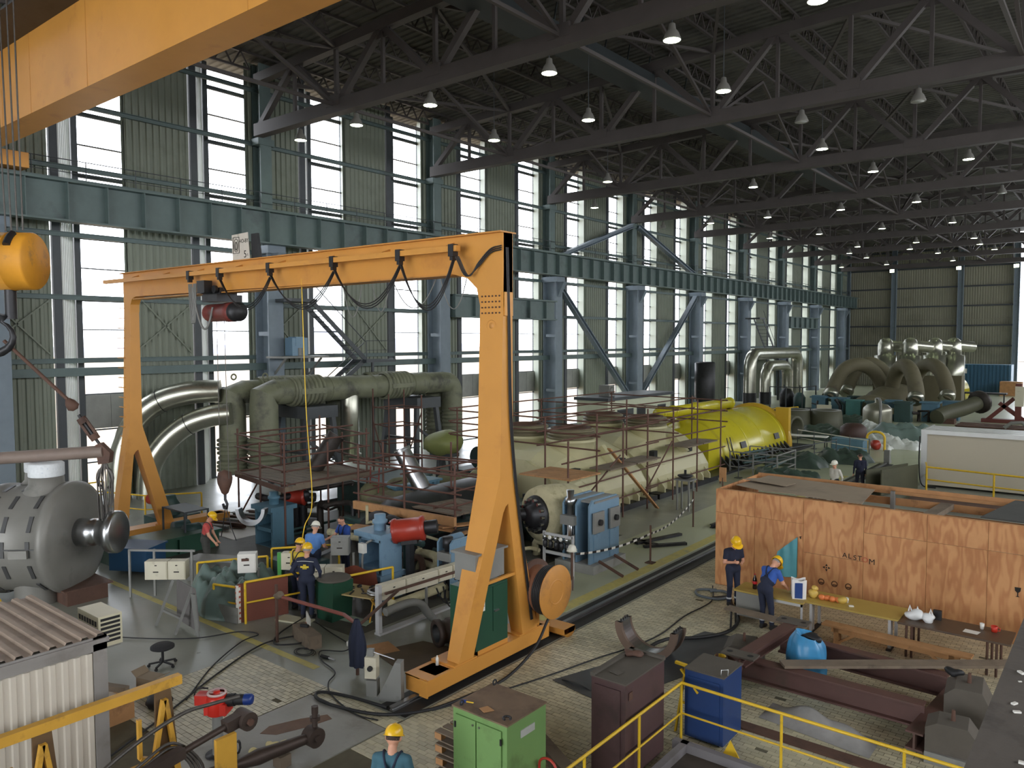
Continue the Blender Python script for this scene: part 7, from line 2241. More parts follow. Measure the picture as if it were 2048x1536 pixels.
def person(lb, loc, face, shirt, trousers=NAVY, lean=0., head=(0, 0), arms=((.12, .1, -.28), (.12, .3, -.2)), feet=((0, 0), (0, 0)), hat=None, hair=HAIRD, bib=True, sleeves=False, ht=1.0, h=.0125, stripe=False, bib_top=1.22, hands_in=None):
    """arms = for left and right: elbow offset from shoulder, wrist offset from elbow (x outwards, y forward, z up)"""
    t = T('person', lb, 'person', loc, math.atan2(-face[0], face[1]))
    cl, sl = math.cos(lean), math.sin(lean)

    def tr(p):          # upper body leans about the hips
        x, y, z = p
        z -= .95
        return (x, y * cl + z * sl, .95 - y * sl + z * cl)
    SH, TR, SK, BT = 0, 1, 2, 3
    P = []
    up_m = TR if bib else SH
    P.append(((-.07, 0, .96), (.07, 0, .96), .125, .125, TR))
    P.append((tr((0, -.005, 1.0)), tr((0, .0, 1.15)), .135, .14, TR if bib else SH))
    P.append((tr((-.08, .0, 1.16)), tr((-.09, .0, 1.36)), .115, .105, SH))
    P.append((tr((.08, .0, 1.16)), tr((.09, .0, 1.36)), .115, .105, SH))
    P.append((tr((-.13, -.01, 1.40)), tr((.13, -.01, 1.40)), .078, .078, SH))
    P.append((tr((0, -.01, 1.42)), tr((0, .01, 1.53)), .062, .056, SK))
    hp, hy = head
    hc0 = Vector(tr((0, .02, 1.53)))
    rx = Matrix.Rotation(-lean - hp, 3, 'X') @ Matrix.Rotation(hy, 3, 'Z')

    def hd(p):
        return tuple(hc0 + rx @ Vector(p))
    P.append((hd((0, -.012, .115)), hd((0, .012, .12)), .094, .09, SK))
    P.append((hd((0, .04, .035)), hd((0, .03, .06)), .056, .06, SK))
    P.append((hd((0, .105, .085)), hd((0, .112, .062)), .012, .017, SK))
    for s in (-1, 1):
        P.append((hd((s * .088, -.005, .085)), hd((s * .094, -.01, .11)), .016, .02, SK))
    hands = []
    for k, s in enumerate((-1, 1)):
        e, w_ = arms[k]
        sh = Vector(tr((s * .195, -.01, 1.40)))
        el = sh + Vector((s * e[0], e[1], e[2]))
        wr = el + Vector((s * w_[0], w_[1], w_[2]))
        P.append((tuple(sh), tuple(sh.lerp(el, .6)), .066, .056, SH))
        P.append((tuple(sh.lerp(el, .5)), tuple(el), .05, .043, SH if sleeves else SK))
        P.append((tuple(el), tuple(wr), .043, .03, SH if sleeves else SK))
        d = (wr - el).normalized()
        side = d.cross(Vector((s * 1.0, .3, .2))).normalized()
        nrm = d.cross(side).normalized()
        pc = wr + d * .05
        P.append((tuple(wr), tuple(wr + d * .075), .026, .03, SK))
        for i in range(4):
            b0 = wr + d * .08 + side * (-.03 + .02 * i)
            L_ = (.06, .07, .066, .052)[i]
            m1 = b0 + d * (L_ * .6) + nrm * (.01 * s)
            m2 = m1 + d * (L_ * .35) + nrm * (.028 * s)
            P.append((tuple(b0), tuple(m1), .0105, .0098, SK))
            P.append((tuple(m1), tuple(m2), .0098, .009, SK))
        th = wr + d * .03 - side * .03
        P.append((tuple(th), tuple(th + d * .04 - side * .028), .013, .011, SK))
        hands.append(pc + d * .05)
    for k, s in enumerate((-1, 1)):
        fx, fy = feet[k]
        hp_ = Vector((s * .095, 0, .92))
        ak = Vector((s * .105 + fx, fy, .1))
        kn = hp_.lerp(ak, .5) + Vector((0, .035, .02))
        P.append((tuple(hp_), tuple(kn), .098, .068, TR))
        P.append((tuple(kn), tuple(ak + Vector((0, 0, .06))), .066, .056, TR))
        P.append((tuple(ak), tuple(ak + Vector((s * .015, .13, -.055))), .05, .042, BT))
        P.append((tuple(ak + Vector((0, -.03, -.05))), tuple(ak + Vector((s * .018, .17, -.058))), .042, .036, BT))
    V, Q, Mt = grow(P, h)
    me = bpy.data.meshes.new('body')
    me.from_pydata(V.tolist(), [], Q.tolist())
    for m_ in (shirt, trousers, SKIN, SHOE):
        me.materials.append(m_)
    # overall bib: chest faces up to the bib line, in front of and behind the torso
    if bib:
        co = V[Q].mean(1)
        y, z = co[:, 1], co[:, 2] - .95
        ly, lz = y * cl - z * sl, .95 + y * sl + z * cl
        mb_ = (Mt == 0) & (np.abs(co[:, 0]) < .19) & (lz < bib_top + np.where(ly > 0, .12, .02) - np.abs(co[:, 0]) * .5)
        Mt[mb_] = 1
    me.polygons.foreach_set('material_index', Mt.astype(np.int32))
    me.polygons.foreach_set('use_smooth', np.ones(len(Q), bool))
    me.update()
    o = obj('body', me, None, t)
    t.scale = (ht, ht, ht)
    # face
    fm = MB()
    for s in (-1, 1):
        fm.sph(hd((s * .034, .092, .098)), .0095, 8, 6)
        fm.bar(hd((s * .016, .1, .117)), hd((s * .054, .088, .118)), .008, .008)
    fm.bar(hd((-.024, .089, .033)), hd((.024, .089, .033)), .007, .007)
    obj('face_features', fm, HAIRD, t)
    fw, up = rx @ Vector((0, 1, 0)), rx @ Vector((0, 0, 1))
    if hair:
        hm_ = MB().sph((0, 0, 0), .1, 18, 10, .99, 1.04, 1.02)
        vs = []
        for x, y, z in hm_.v:
            keep = z > .02 + max(0, y) * .55 or y < -.01 and z > -.055
            k_ = 1.0 if keep else .86
            vs.append(hd((x * k_, y * k_ - .005, z * k_ + .118)))
        hm_.v = vs
        obj('hair', hm_, hair, t)
    if hat:
        helmet(hat, t, hd((0, -.002, .125)), fw, up)
    if bib:
        for s in (-1, 1):
            pts = [tr((s * .08, .135, bib_top + .1)), tr((s * .1, .115, 1.38)), tr((s * .115, .03, 1.482)), tr((s * .09, -.075, 1.455)), tr((s * .03, -.128, 1.3)), tr((-s * .03, -.14, bib_top))]
            obj('strap', MB().path(spline(pts, 4), .014, 6), trousers, t)
    if stripe:
        for k, s in enumerate((-1, 1)):
            fx, fy = feet[k]
            obj('reflective_band', MB().lathe([(.062, 0), (.065, .005), (.065, .035), (.062, .04)], (s * .104 + fx, fy + .005, .2), (0, 0, 1), 16), M('reflective_silver', (200, 204, 208), .4), t)
    t['_hands'] = 0
    del t['_hands']
    return t, hands


FWD = (-.626, .78)      # away from the camera
RGT = (.78, .626)


def mixd(a, b):
    return (FWD[0] * a + RGT[0] * b, FWD[1] * a + RGT[1] * b)


HANG = ((.05, .03, -.29), (.0, .08, -.25))
BENT = ((.06, .05, -.28), (-.02, .24, -.1))
person('worker in coral red shirt and yellow helmet stooping beside the dark equipment rack', (-20.95, 11.8, .0), mixd(.1, 1), cloth('coral_shirt', (196, 84, 80)), cloth('olive_grey_overalls', (74, 74, 70)), .16, (.45, 0), (((.04, .08, -.28), (.0, .12, -.23)), ((.05, .1, -.27), (.0, .16, -.2))), hat=HATY, h=.0135)
person('worker in light blue T-shirt and white helmet with his back turned', (-17.3, 12.9, 0), mixd(1, .1), cloth('light_blue_shirt', (92, 136, 196)), NAVY, .1, (.4, 0), (BENT, BENT), hat=HATW, bib=False, hair=HAIRG, h=.0135)
person('bareheaded worker in royal blue T-shirt looking down at the turbine', (-17.5, 14.15, 0), mixd(-.75, -.65), cloth('royal_blue_shirt', (44, 76, 150)), NAVY, .14, (.35, 0), (((.05, .1, -.27), (-.03, .24, -.12)), ((.08, .12, -.25), (.04, .26, -.08))), hat=None, h=.0135, bib_top=1.1)
person('worker in yellow shirt and navy overalls with yellow helmet, seen from behind', (-16.15, 11.5, 0), mixd(.9, .5), cloth('yellow_shirt', (204, 178, 62)), NAVY, .1, (.3, 0), (BENT, ((.1, .06, -.26), (-.08, .2, -.1))), hat=HATY, hair=HAIRD, h=.012, bib_top=1.16)
p5, hn = person('worker in full navy overalls and yellow helmet standing with hands on hips', (-15.4, 11.25, 0), mixd(1, .1), NAVY, NAVY, .04, (.15, 0), (((.14, -.04, -.25), (-.06, .16, -.18)), ((.14, -.04, -.25), (-.06, .16, -.18))), hat=HATY, hair=HAIRG, sleeves=True, bib=False, h=.012, ht=1.03)
PRINT = M('yellow_print', (222, 196, 60), .8)
obj('back_print', MB().box(-.1, -.122, 1.26, .1, -.112, 1.3).box(-.035, -.122, 1.31, .035, -.112, 1.335).box(-.05, -.122, 1.23, .05, -.112, 1.25), PRINT, p5, loc=(0, -.012, 0))
obj('reflective_band', MB().path(spline([(-.2, -.075, 1.39), (-.1, -.11, 1.41), (0, -.115, 1.415), (.1, -.11, 1.41), (.2, -.075, 1.39)], 4), .006, 5), WHITE, p5)
p6, hn = person('worker in navy T-shirt and yellow helmet reading his phone beside the crate', (-7.72, 18.5, .0), (.72, -.55), cloth('dark_navy_shirt', (34, 38, 56)), NAVY, .05, (.6, 0), (((.05, .02, -.27), (-.15, .2, .02)), ((.06, .03, -.27), (-.12, .19, .04))), hat=HATY, hair=HAIRG, bib=False, stripe=True, h=.0115, ht=1.02)
ph = obj('phone', MB().box(-.035, -.005, -.07, .035, .005, .07), BLACK)
ph.matrix_world = Matrix.Translation(Vector((-7.72 + .72 * .34, 18.5 - .55 * .34, 1.25))) @ Matrix.Rotation(math.atan2(-.72, -.55), 4, 'Z') @ Matrix.Rotation(R2(-35), 4, 'X')
tag(ph, 'black mobile phone held by the worker beside the crate', 'phone')
p7, hn = person('worker in blue T-shirt and navy overalls bending over the left-hand table', (-6.5, 17.45, 0), (.3, .95), cloth('bright_blue_shirt', (56, 92, 170)), NAVY, .5, (.55, 0), (((.06, .1, -.26), (-.04, .2, -.14)), ((.06, .1, -.26), (-.04, .2, -.14))), feet=((.03, 0), (.03, .08)), hat=HATY, hair=HAIRG, stripe=True, h=.0115)
person('man in white shirt and white helmet standing beyond the crate', (-9.4, 32.8, 0), mixd(-.45, -.85), cloth('white_shirt', (206, 202, 192)), cloth('black_trousers', (30, 30, 34)), 0, (.1, 0), (((.09, -.08, -.27), (-.08, -.06, -.22)), ((.09, -.08, -.27), (-.08, -.06, -.22))), hat=HATW, bib=False, sleeves=True, h=.014)
person('man in dark navy clothes walking away beside the floor rail', (-9.2, 35.8, 0), mixd(1, .15), cloth('dark_navy_jacket', (28, 32, 52)), cloth('dark_navy_trousers', (26, 28, 42)), .02, (.1, 0), (HANG, HANG), feet=((0, .16), (0, -.14)), bib=False, sleeves=True, h=.014)
person('worker in teal shirt and yellow helmet at the bottom edge, seen from behind', (-7.2, 6.5, 0), mixd(1, .15), cloth('teal_shirt', (64, 102, 116)), NAVY, .06, (.35, 0), (BENT, BENT), hat=HATY, hair=HAIRD, h=.0115, ht=1.0)
t = T('hard_hat', 'white hard hat hung on the rusty post before the valve bank', 'hard hat', (-11.6, 17.0, 1.1))
helmet(HATW, t, (0, 0, 0), (.5, -.8, 0), (.1, -.1, 1))
obj('pendant_cable', MB().path(spline([(-16.7, 12.2, 8.3), (-16.6, 12.2, 5.0), (-16.55, 12.3, 2.6), (-16.75, 12.2, 1.9), (-16.5, 11.9, 1.45)], 8), .014, 6), YELLOW, tag(T('pendant_control', 'yellow hanging crane pendant with buttons beside the navy worker', 'pendant control', (0, 0, 0))))
pc = [o for o in bpy.data.objects if o.name == 'pendant_control'][0]
obj('button_box', MB().bar((-16.5, 11.9, 1.45), (-16.62, 11.88, .98), .1, .1), YELLOW, pc)
for i in range(5):
    obj('button', MB().tube(Vector((-16.5, 11.9, 1.45)).lerp(Vector((-16.62, 11.88, .98)), .2 + .15 * i) + Vector((.035, -.04, 0)), Vector((-16.5, 11.9, 1.45)).lerp(Vector((-16.62, 11.88, .98)), .2 + .15 * i) + Vector((.06, -.07, 0)), .02, 8), BLACK, pc)

# ================================================================ high-bay lamps
LENS = bpy.data.materials.new('lamp_lens_lit')
LENS.use_nodes = True
b = LENS.node_tree.nodes['Principled BSDF']
b.inputs['Emission Color'].default_value = (.86, 1.0, .62, 1)
b.inputs['Emission Strength'].default_value = 30
LOFF = M('lamp_lens_dark', (170, 172, 168), .4)
LHOUS = M('lamp_housing', (120, 118, 112), .6, var=.1)
hb_ = MB().lathe([(.07, .52), (.1, .5), (.12, .34), (.2, .24), (.28, .04), (.285, 0), (.27, .0), (.19, .22), (.0, .3)], (0, 0, 0), (0, 0, 1), 20).mesh('reflector')
hb_.materials.append(LHOUS)
ln_ = MB().lathe([(0, .03), (.27, .03), (.27, .01), (0, -.0)], (0, 0, 0), (0, 0, 1), 20).mesh('lens')
ln_.materials.append(LENS)
ln0 = ln_.copy()
ln0.materials[0] = LOFF
ORD = ['first', 'second', 'third', 'fourth', 'fifth', 'sixth', 'seventh', 'eighth', 'ninth']
rows = [('on the first truss from the camera', 22.3, [-30.4, -26.45, -22.0, -16.2, -11.5, -7.1], []), ('between the first and second trusses', 28.0, [-23.5, -18.3, -12.3], []),
        ('on the second truss from the camera', 34.0, [], [-11.4, -6.9]), ('between the second and third trusses', 39.4, [-24.4, -12.2], []),
        ('on the third truss from the camera', 46.4, [-29.8, -18.4, -11.6, -7.0], []), ('on the fourth truss from the camera', 58.4, [-26.6, -22.0, -16.7, -11.8], [-30.8, -6.9]),
        ('on the fifth truss from the camera', 70.4, [-26.3, -21.9, -16.8, -11.6], []), ('on the sixth truss from the camera', 82.4, [-21.9, -16.6, -11.8], []),
        ('between the sixth and seventh trusses', 88.0, [-24.2, -18.3, -12.1], []), ('on the seventh truss from the camera', 94.0, [-24.0, -16.8, -11.6], []), ('near the far gable', 104.0, [-29.5, -24.2, -17.0], [])]
for nm, y, lit, off in rows:
    for st_, xs_ in (('lit', lit), ('unlit', off)):
        for i, x in enumerate(xs_):
            where = ('only one' if len(xs_) == 1 else ORD[i] + ' from the windows')
            t = T('high_bay_lamp', '%s bell-shaped ceiling lamp %s, %s' % (st_, nm, where), 'lamp', (x, y, 16.0), 0, 'high bay lamps under the roof trusses')
            inst(hb_, 'reflector', t, (0, 0, 0))
            inst(ln_ if st_ == 'lit' else ln0, 'lens', t, (0, 0, 0))
            top = 16.62 if 'truss from' in nm else ztop(x) + .9
            obj('hanger', MB().tube((0, 0, .5), (0, 0, top - 16.0 + .05), .015, 6), DARKMET, t)
for i, (x, z) in enumerate(((-27.8, 16.7), (-19.3, 16.6), (-12.6, 16.5))):
    t = T('flood_lamp', 'bright flood lamp on the far gable wall, %s from the window wall' % ORD[i], 'lamp', (x, Y1 - 1.28, z), 0, 'flood lamps on the far gable')
    obj('housing', MB().box(-.3, 0, -.2, .3, .45, .25), LHOUS, t)
    obj('lens', MB().box(-.28, -.02, -.18, .28, 0, .22), LENS, t)

# ================================================================ background things
# site hut and its neighbour by the windows
HUT = M('pale_hut_wall', (196, 200, 176), .6, var=.05)
t = T('site_hut', 'pale site hut with dark windows and flat roof by the window wall', 'hut', (-28, 47, 0))
obj('hut_wall', MB().box(-1.2, -3.6, 0, 1.2, 5.2, 2.75), HUT, t)
obj('hut_roof', MB().box(-1.35, -3.8, 2.75, 1.35, 5.4, 2.95), DARKMET, t)
for y in (-2.4, .2, 3.2):
    w_ = obj('window', MB().box(1.2, y, 1.0, 1.24, y + 1.2, 2.1), DARKMET, t)
    obj('pane', MB().box(1.24, y + .08, 1.08, 1.25, y + 1.12, 2.02), BLACK, w_)
obj('door', MB().box(1.2, -1.1, .1, 1.24, -.3, 2.1), DARKMET, t)
tag(obj('roof_unit', MB().box(-.4, -.35, 0, .4, .35, .75).lathe([(.25, 0), (.28, .02), (.05, .03), (0, .03)], (.4, 0, .38), (1, 0, 0), 16), GREYM, loc=(-28, 45.2, 2.95)), 'grey ventilator unit standing on the site hut roof', 'ventilator')
t = T('covered_machine', 'low grey covered machine between the cream casing and the site hut', 'machine', (-24.5, 37.5, 0))
obj('cover', MB().prism([(-1.5, 0), (1.5, 0), (1.5, .9), (1.0, 1.8), (-1.2, 1.8), (-1.5, 1.2)], (0, -2.2, 0), (1, 0, 0), (0, 0, 1), (0, 4.4, 0)), M('grey_cover', (132, 132, 122), .6, var=.08), t)
obj('wheel', MB().tube((1.45, -2.0, .6), (1.7, -2.0, .6), .6, 20), DARKSTEEL, t)
t = T('teal_machine', 'dark teal condenser pump set behind the near scaffold by the windows', 'machine', (-24.5, 29.5, 0))
obj('bed', MB().box(-1.0, -2.5, 0, 1.0, 2.5, .6), TEAL, t)
obj('motor', MB().tube((0, -1.6, 1.1), (0, .2, 1.1), .55, 20), TEAL, t)
obj('pump', MB().lathe([(0, .3), (.5, .35), (.7, .7), (.6, 1.3), (0, 1.5)], (0, 0, 1.1), (0, 1, 0), 20), DKGREEN, t)
obj('frame', MB().bar((-.9, 2.2, 0), (-.9, 2.2, 2.0), .1, .1).bar((.9, 2.2, 0), (.9, 2.2, 2.0), .1, .1).bar((-.9, 2.2, 2.0), (.9, 2.2, 2.0), .1, .1), TEAL, t)
tag(obj('olive_hood', blob((0, 0, 0), .8, 1.1, 1, .7, 90, .1), M('olive_green_cover', (128, 134, 78), .5, var=.08), loc=(-23.2, 24.2, 2.3)), 'olive green hood cover in front of the splayed pipe trestle', 'cover')
t = T('hood_stand', 'dark frame under the olive green hood cover', 'stand', (-23.2, 24.2, 0))
for x in (-.5, .5):
    obj('leg', MB().bar((x, 0, 0), (x * .6, 0, 1.9), .12, .12), DARKMET, t)
obj('head', MB().box(-.6, -.3, 1.75, .6, .3, 1.9), DARKMET, t)
t = T('dark_tank', 'tall dark tank standing against the window wall beyond the braces', 'tank', (-31.6, 68.5, 0))
obj('tank_body', MB().lathe([(0, 1.0), (.9, 1.0), (.95, 1.1), (.95, 4.6), (.8, 4.7), (0, 4.7)], (0, 0, 0), (0, 0, 1), 24), DARKSTEEL, t)
obj('skirt', MB().lathe([(.7, 0), (.7, 1.05)], (0, 0, 0), (0, 0, 1), 20), DARKSTEEL, t)
# silver inverted-U pipes
for k, (x, ya, yb, h, r) in enumerate(((-31.0, 78.0, 92.5, 5.3, .62), (-30.2, 80.2, 86.8, 4.0, .55))):
    t = T('pipe_loop', ['taller shiny silver pipe loop by the far windows', 'lower shiny silver pipe loop nested inside the taller one'][k], 'pipe', (x, ya, 0))
    pts = [(x, ya, 0), (x, ya, h - 1.6)] + [(x, ya + 1.3 - 1.3 * math.cos(a), h - 1.3 + 1.3 * math.sin(a)) for a in (.4, .8, 1.2, PI / 2)] + [(x, (ya + yb) / 2, h)] + [(x, yb - 1.3 + 1.3 * math.sin(a), h - 1.3 + 1.3 * math.cos(a)) for a in (0, .4, .8, 1.2, PI / 2)] + [(x, yb, h - 2), (x, yb, 0)]
    WP(t, 'cladding', MB().path([Vector(p) for p in pts], r, 20), SILV)
    WP(t, 'black_collar', MB().tube((x, ya, 0), (x, ya, 1.3), r + .06, 20), DARKSTEEL)
t = T('skid_unit', 'dark skid of small machines and rails between the silver loops and far turbine', 'skid', (-25.0, 73.5, 0))
obj('skid_base', MB().box(-1.6, -2.0, 0, 1.6, 2.0, .3), DARKSTEEL, t)
for x in (-1.5, 0, 1.5):
    for y in (-1.9, 1.9):
        obj('post', MB().bar((x, y, .3), (x, y, 2.4), .1, .1), DARKMET, t)
obj('vessel', MB().lathe([(0, .3), (.6, .4), (.7, 1.6), (.4, 2.1), (0, 2.2)], (-.7, .3, 0), (0, 0, 1), 18), DARKSTEEL, t)
obj('vessel', MB().lathe([(0, .3), (.5, .4), (.55, 1.4), (.3, 1.8), (0, 1.9)], (.8, -.6, 0), (0, 0, 1), 18), TEAL, t)
obj('rail', MB().bar((-1.5, -1.9, 2.4), (1.5, -1.9, 2.4), .08, .08).bar((1.5, -1.9, 2.4), (1.5, 1.9, 2.4), .08, .08), DARKMET, t)
railing('thin yellow railing by the floor opening before the silver pipe loops', [(-26.5, 62.0), (-23.0, 63.0), (-22.0, 66.0)], 1.1, r=.03)
# far turbine set
FT = T('far_turbine', 'far turbine set with four big lagged steam pipes arching over it', 'turbine', (-17.2, 75, 0))
FLAG = M('dark_olive_lagging', (104, 98, 76), .75, var=.12, vs=1, dirt=(78, 72, 58), da=.4)
for p, s, e in (((-17.9, 76.5), (-21.4, 73.4), 0), ((-16.9, 75.5), (-14.3, 72.6), 0), ((-18.2, 80.5), (-21.6, 79), 1), ((-16.2, 80.5), (-12.6, 76.5), 1)):
    z0 = 4.5
    mid = ((p[0] + s[0]) / 2, (p[1] + s[1]) / 2)
    WP(FT, 'steam_pipe', MB().path(spline([(p[0], p[1], .8), (p[0], p[1], 2.4), (p[0] * .8 + s[0] * .2, p[1] * .8 + s[1] * .2, 3.9), (mid[0], mid[1], z0), (mid[0] * .4 + s[0] * .6, mid[1] * .4 + s[1] * .6, 3.9), (s[0], s[1], 2.2), (s[0] * 1.01, s[1] - .4, 1.5)], 6), .62, 20), FLAG)
    WP(FT, 'pipe_end', MB().lathe([(.64, 0), (.66, .1), (.6, .5), (.45, .55), (.0, .3)], (s[0], s[1] - .3, 1.9), (.1, -.8, -.5), 20), SILV)
WP(FT, 'cylinder_cover', MB().lathe([(0, -4.5), (1.2, -4.4), (1.9, -2.5), (2.1, 0), (2.0, 3.5), (0, 4.0)], (-17.2, 76.5, .6), (0, 1, 0), 28), FLAG)
WP(FT, 'dome_cover', MB().sph((-17.6, 71.5, .4), 1.6, 20, 10, 1.2, 1, 1.0), FLAG)
for k, (x, y) in enumerate(((-19.2, 83), (-17.0, 83), (-15.4, 86), (-14.0, 87.5))):
    WP(FT, 'reheat_stack', MB().lathe([(1.0, 3.2), (1.0, 5.2), (.72, 5.22), (.72, 6.0), (.68, 6.4), (.5, 6.75), (.25, 6.92), (0, 6.95)], (x, y, 0), (0, 0, 1), 24), SILV)
    WP(FT, 'stack_base', MB().box(x - .9, y - .9, 0, x + .9, y + .9, 3.2), FLAG)
    WP(FT, 'stack_outlet', MB().tube((x, y, 6.2), (x + 1.4, y + 1.6, 6.0), .55, 20), SILV)
for k, (x, y, m_) in enumerate(((-22.2, 72.5, PBLUE2), (-20.4, 72.2, PBLUE2), (-18.6, 70.2, M('teal_console', (70, 120, 118), .5)), (-15.6, 70.5, PBLUE2), (-13.0, 71.5, PBLUE2), (-11.8, 73.5, PBLUE2), (-14.6, 69.4, TEAL), (-19.6, 74.8, TEAL), (-16.8, 69.5, TEAL))):
    WP(FT, 'pedestal', MB().box(x - .6, y - .5, 0, x + .6, y + .5, 1.7 - .1 * (k % 3)).box(x - .75, y - .6, 1.5, x + .75, y + .6, 1.62), m_)
for k in range(26):
    x, y = rnd.uniform(-22, -11.5), rnd.uniform(69.5, 74)
    WP(FT, 'pipe', MB().path([(x, y, 0), (x, y, rnd.uniform(.5, 1.6)), (x + rnd.uniform(-1, 1), y + rnd.uniform(-1, 1), rnd.uniform(.4, 1.6))], rnd.choice((.06, .1, .15)), 6), rnd.choice((DARKSTEEL, TEAL, DPIPE)))
for x in (-20.9, -15.9):
    WP(FT, 'terminal_box', MB().box(x - .6, 69.3, .6, x + .6, 69.5, 1.1), LCB)
# vessel, covered parts
t = T('steel_vessel', 'upright stainless vessel with domed top before the far turbine', 'vessel', (-14.7, 61.5, 0))
obj('vessel_body', MB().lathe([(0, 0), (1.0, 0), (1.0, 1.5), (.95, 1.7), (.7, 1.95), (.3, 2.05), (.18, 2.1), (.18, 2.4), (0, 2.4)], (0, 0, 0), (0, 0, 1), 28), M('dull_stainless', (150, 148, 134), .35, metal=.7, var=.08, vs=1), t)
obj('side_pipe', MB().path(spline([(.4, -.9, .3), (.45, -.95, 1.9), (.3, -.7, 2.4), (.0, -.2, 2.4)], 5), .09, 8), GREYM, t)
OLV = M('dirty_olive_steel', (82, 82, 64), .6, var=.15, vs=1, dirt=(60, 60, 50), da=.45)
t = T('valve_chest', 'dark olive double valve chest with two open flanges on the far floor', 'valve chest', (-18.6, 58.5, 0))
for x in (-1.0, 1.0):
    obj('barrel', MB().lathe([(1.15, 0), (1.2, .4), (1.1, 1.5), (1.0, 1.55), (.85, 1.55), (.85, 1.2), (0, 1.2)], (x, .4 * x, 0), (0, 0, 1), 28), OLV, t)
    obj('flange_ring', MB().lathe([(.85, 1.55), (.85, 1.6), (1.05, 1.6), (1.05, 1.55)], (x, .4 * x, 0), (0, 0, 1), 28), GREYM, t)
t = T('pipe_barrel', 'dark open-ended barrel lying behind the yellow generator', 'barrel', (-18.9, 53.2, 0))
obj('barrel_shell', MB().lathe([(.6, 0), (.8, 0), (.8, 1.9), (.6, 1.9), (.6, 0)], (-.6, .2, .8), (.95, -.3, 0), 24), OLV, t)
for k, (x, y, sx, sy, h, mt, lb) in enumerate(((-16.3, 54.6, 2.1, 1.6, 1.0, DTARP, 'green tarpaulin draped over parts below the double valve chest'), (-12.0, 57.0, 2.0, 1.4, 1.3, TARP, 'grey-green tarpaulin heap beside the white container end'),
                                               (-17.0, 66.0, 1.8, 1.2, .8, DTARP, 'dark green tarpaulin heap left of the stainless vessel'), (-12.3, 44.5, 1.3, 1.0, .85, DTARP, 'dark green tarpaulin heap beside the white-shirted man'),
                                               (-14.0, 42.0, 1.5, 1.1, .8, DTARP, 'dark green tarpaulin over round parts behind the crate corner'), (-12.6, 36.2, 1.5, 1.0, .9, DTARP, 'dark green tarpaulin heap just behind the crate corner'), (-22.5, 56.0, 2.0, 1.6, 1.3, DTARP, 'dark green covered machine behind the open-ended barrel'), (-19.5, 51.2, 1.0, 2.0, 1.0, DTARP, 'dark green cover behind the generator flange'))):
    tag(obj('tarpaulin', tarp_fn(x, y, sx, sy, h, 40 + k), mt), lb, 'tarpaulin', 'tarpaulins on the far floor')
WPL = M('white_plastic_film', (206, 210, 204), .3, var=.1, vs=2)
for k, (x, y, s_) in enumerate(((-13.8, 57.2, 1.5), (-12.6, 53.8, 1.1), (-10.9, 52.4, .9), (-12.0, 51.2, .6))):
    tag(obj('plastic_cover', tarp_fn(x, y, s_, s_ * .8, s_ * .75, 70 + k), WPL), ['white plastic film over parts, furthest beneath the stainless vessel', 'white plastic film over parts beside the brown drum', 'white plastic film bundle nearest the white container', 'small white plastic bundle beside the yellow hoop'][k], 'plastic cover', 'white plastic covers on the far floor')
tag(obj('brown_drum', MB().lathe([(0, 0), (.7, .05), (.85, .4), (.8, 1.0), (.5, 1.25), (0, 1.3)], (0, 0, 0), (0, 0, 1), 22), M('chocolate_drum', (66, 44, 38), .6, var=.15), loc=(-14.2, 53.4, 0)), 'dark brown rounded drum among the white plastic covers', 'drum')
t = T('yellow_hoop', 'yellow hooped frame with a red part among the plastic covers', 'frame', (-12.1, 50.4, 0))
obj('hoop', MB().path([(-.5, 0, 0), (-.5, 0, .8)] + [(-.5 * math.cos(a * PI / 8), 0, .8 + .35 * math.sin(a * PI / 8)) for a in range(1, 8)] + [(.5, 0, .8), (.5, 0, 0)], .07, 8), YELLOW, t)
obj('red_part', blob((0, 0, .35), .32, 1, .8, 1, 3), ACTR, t)
tag(obj('blue_chest', MB().box(-.9, -.5, 0, .9, .5, .75).box(-.95, -.55, .75, .95, .55, .82), PBLUE2, loc=(-13.2, 48.8, 0)), 'dusty blue chest behind the walking man', 'chest')
t = T('layout_table', 'white-topped table with thin legs on the far floor behind the generator', 'table', (-15.8, 49.2, 0), .1)
obj('table_top', MB().box(-1.2, -.4, .72, 1.2, .4, .76), WHITE, t)
for x in (-1.1, 1.1):
    for y in (-.35, .35):
        obj('leg', MB().box(x - .03, y - .03, 0, x + .03, y + .03, .72), DARKMET, t)
t = T('parts_rack', 'grey-green tubular rack of parts between the generator and the crate', 'rack', (-14.6, 38.6, 0))
for x in (-1.2, 0, 1.2):
    for y in (-1.3, 1.3):
        obj('post', MB().bar((x, y, 0), (x, y, 1.1), .06, .06), GREYM, t)
for z in (.35, .72, 1.1):
    for y in (-1.3, 1.3):
        obj('rail', MB().bar((-1.2, y, z), (1.2, y, z), .05, .05), GREYM, t)
    obj('rail', MB().bar((1.2, -1.3, z), (1.2, 1.3, z), .05, .05), GREYM, t)
for k in range(8):
    obj('part', MB().tube((rnd.uniform(-1, 1), -1.2, .4 + .09 * k), (rnd.uniform(-1, 1), 1.2, .4 + .09 * k), .06, 8), TEAL, t)
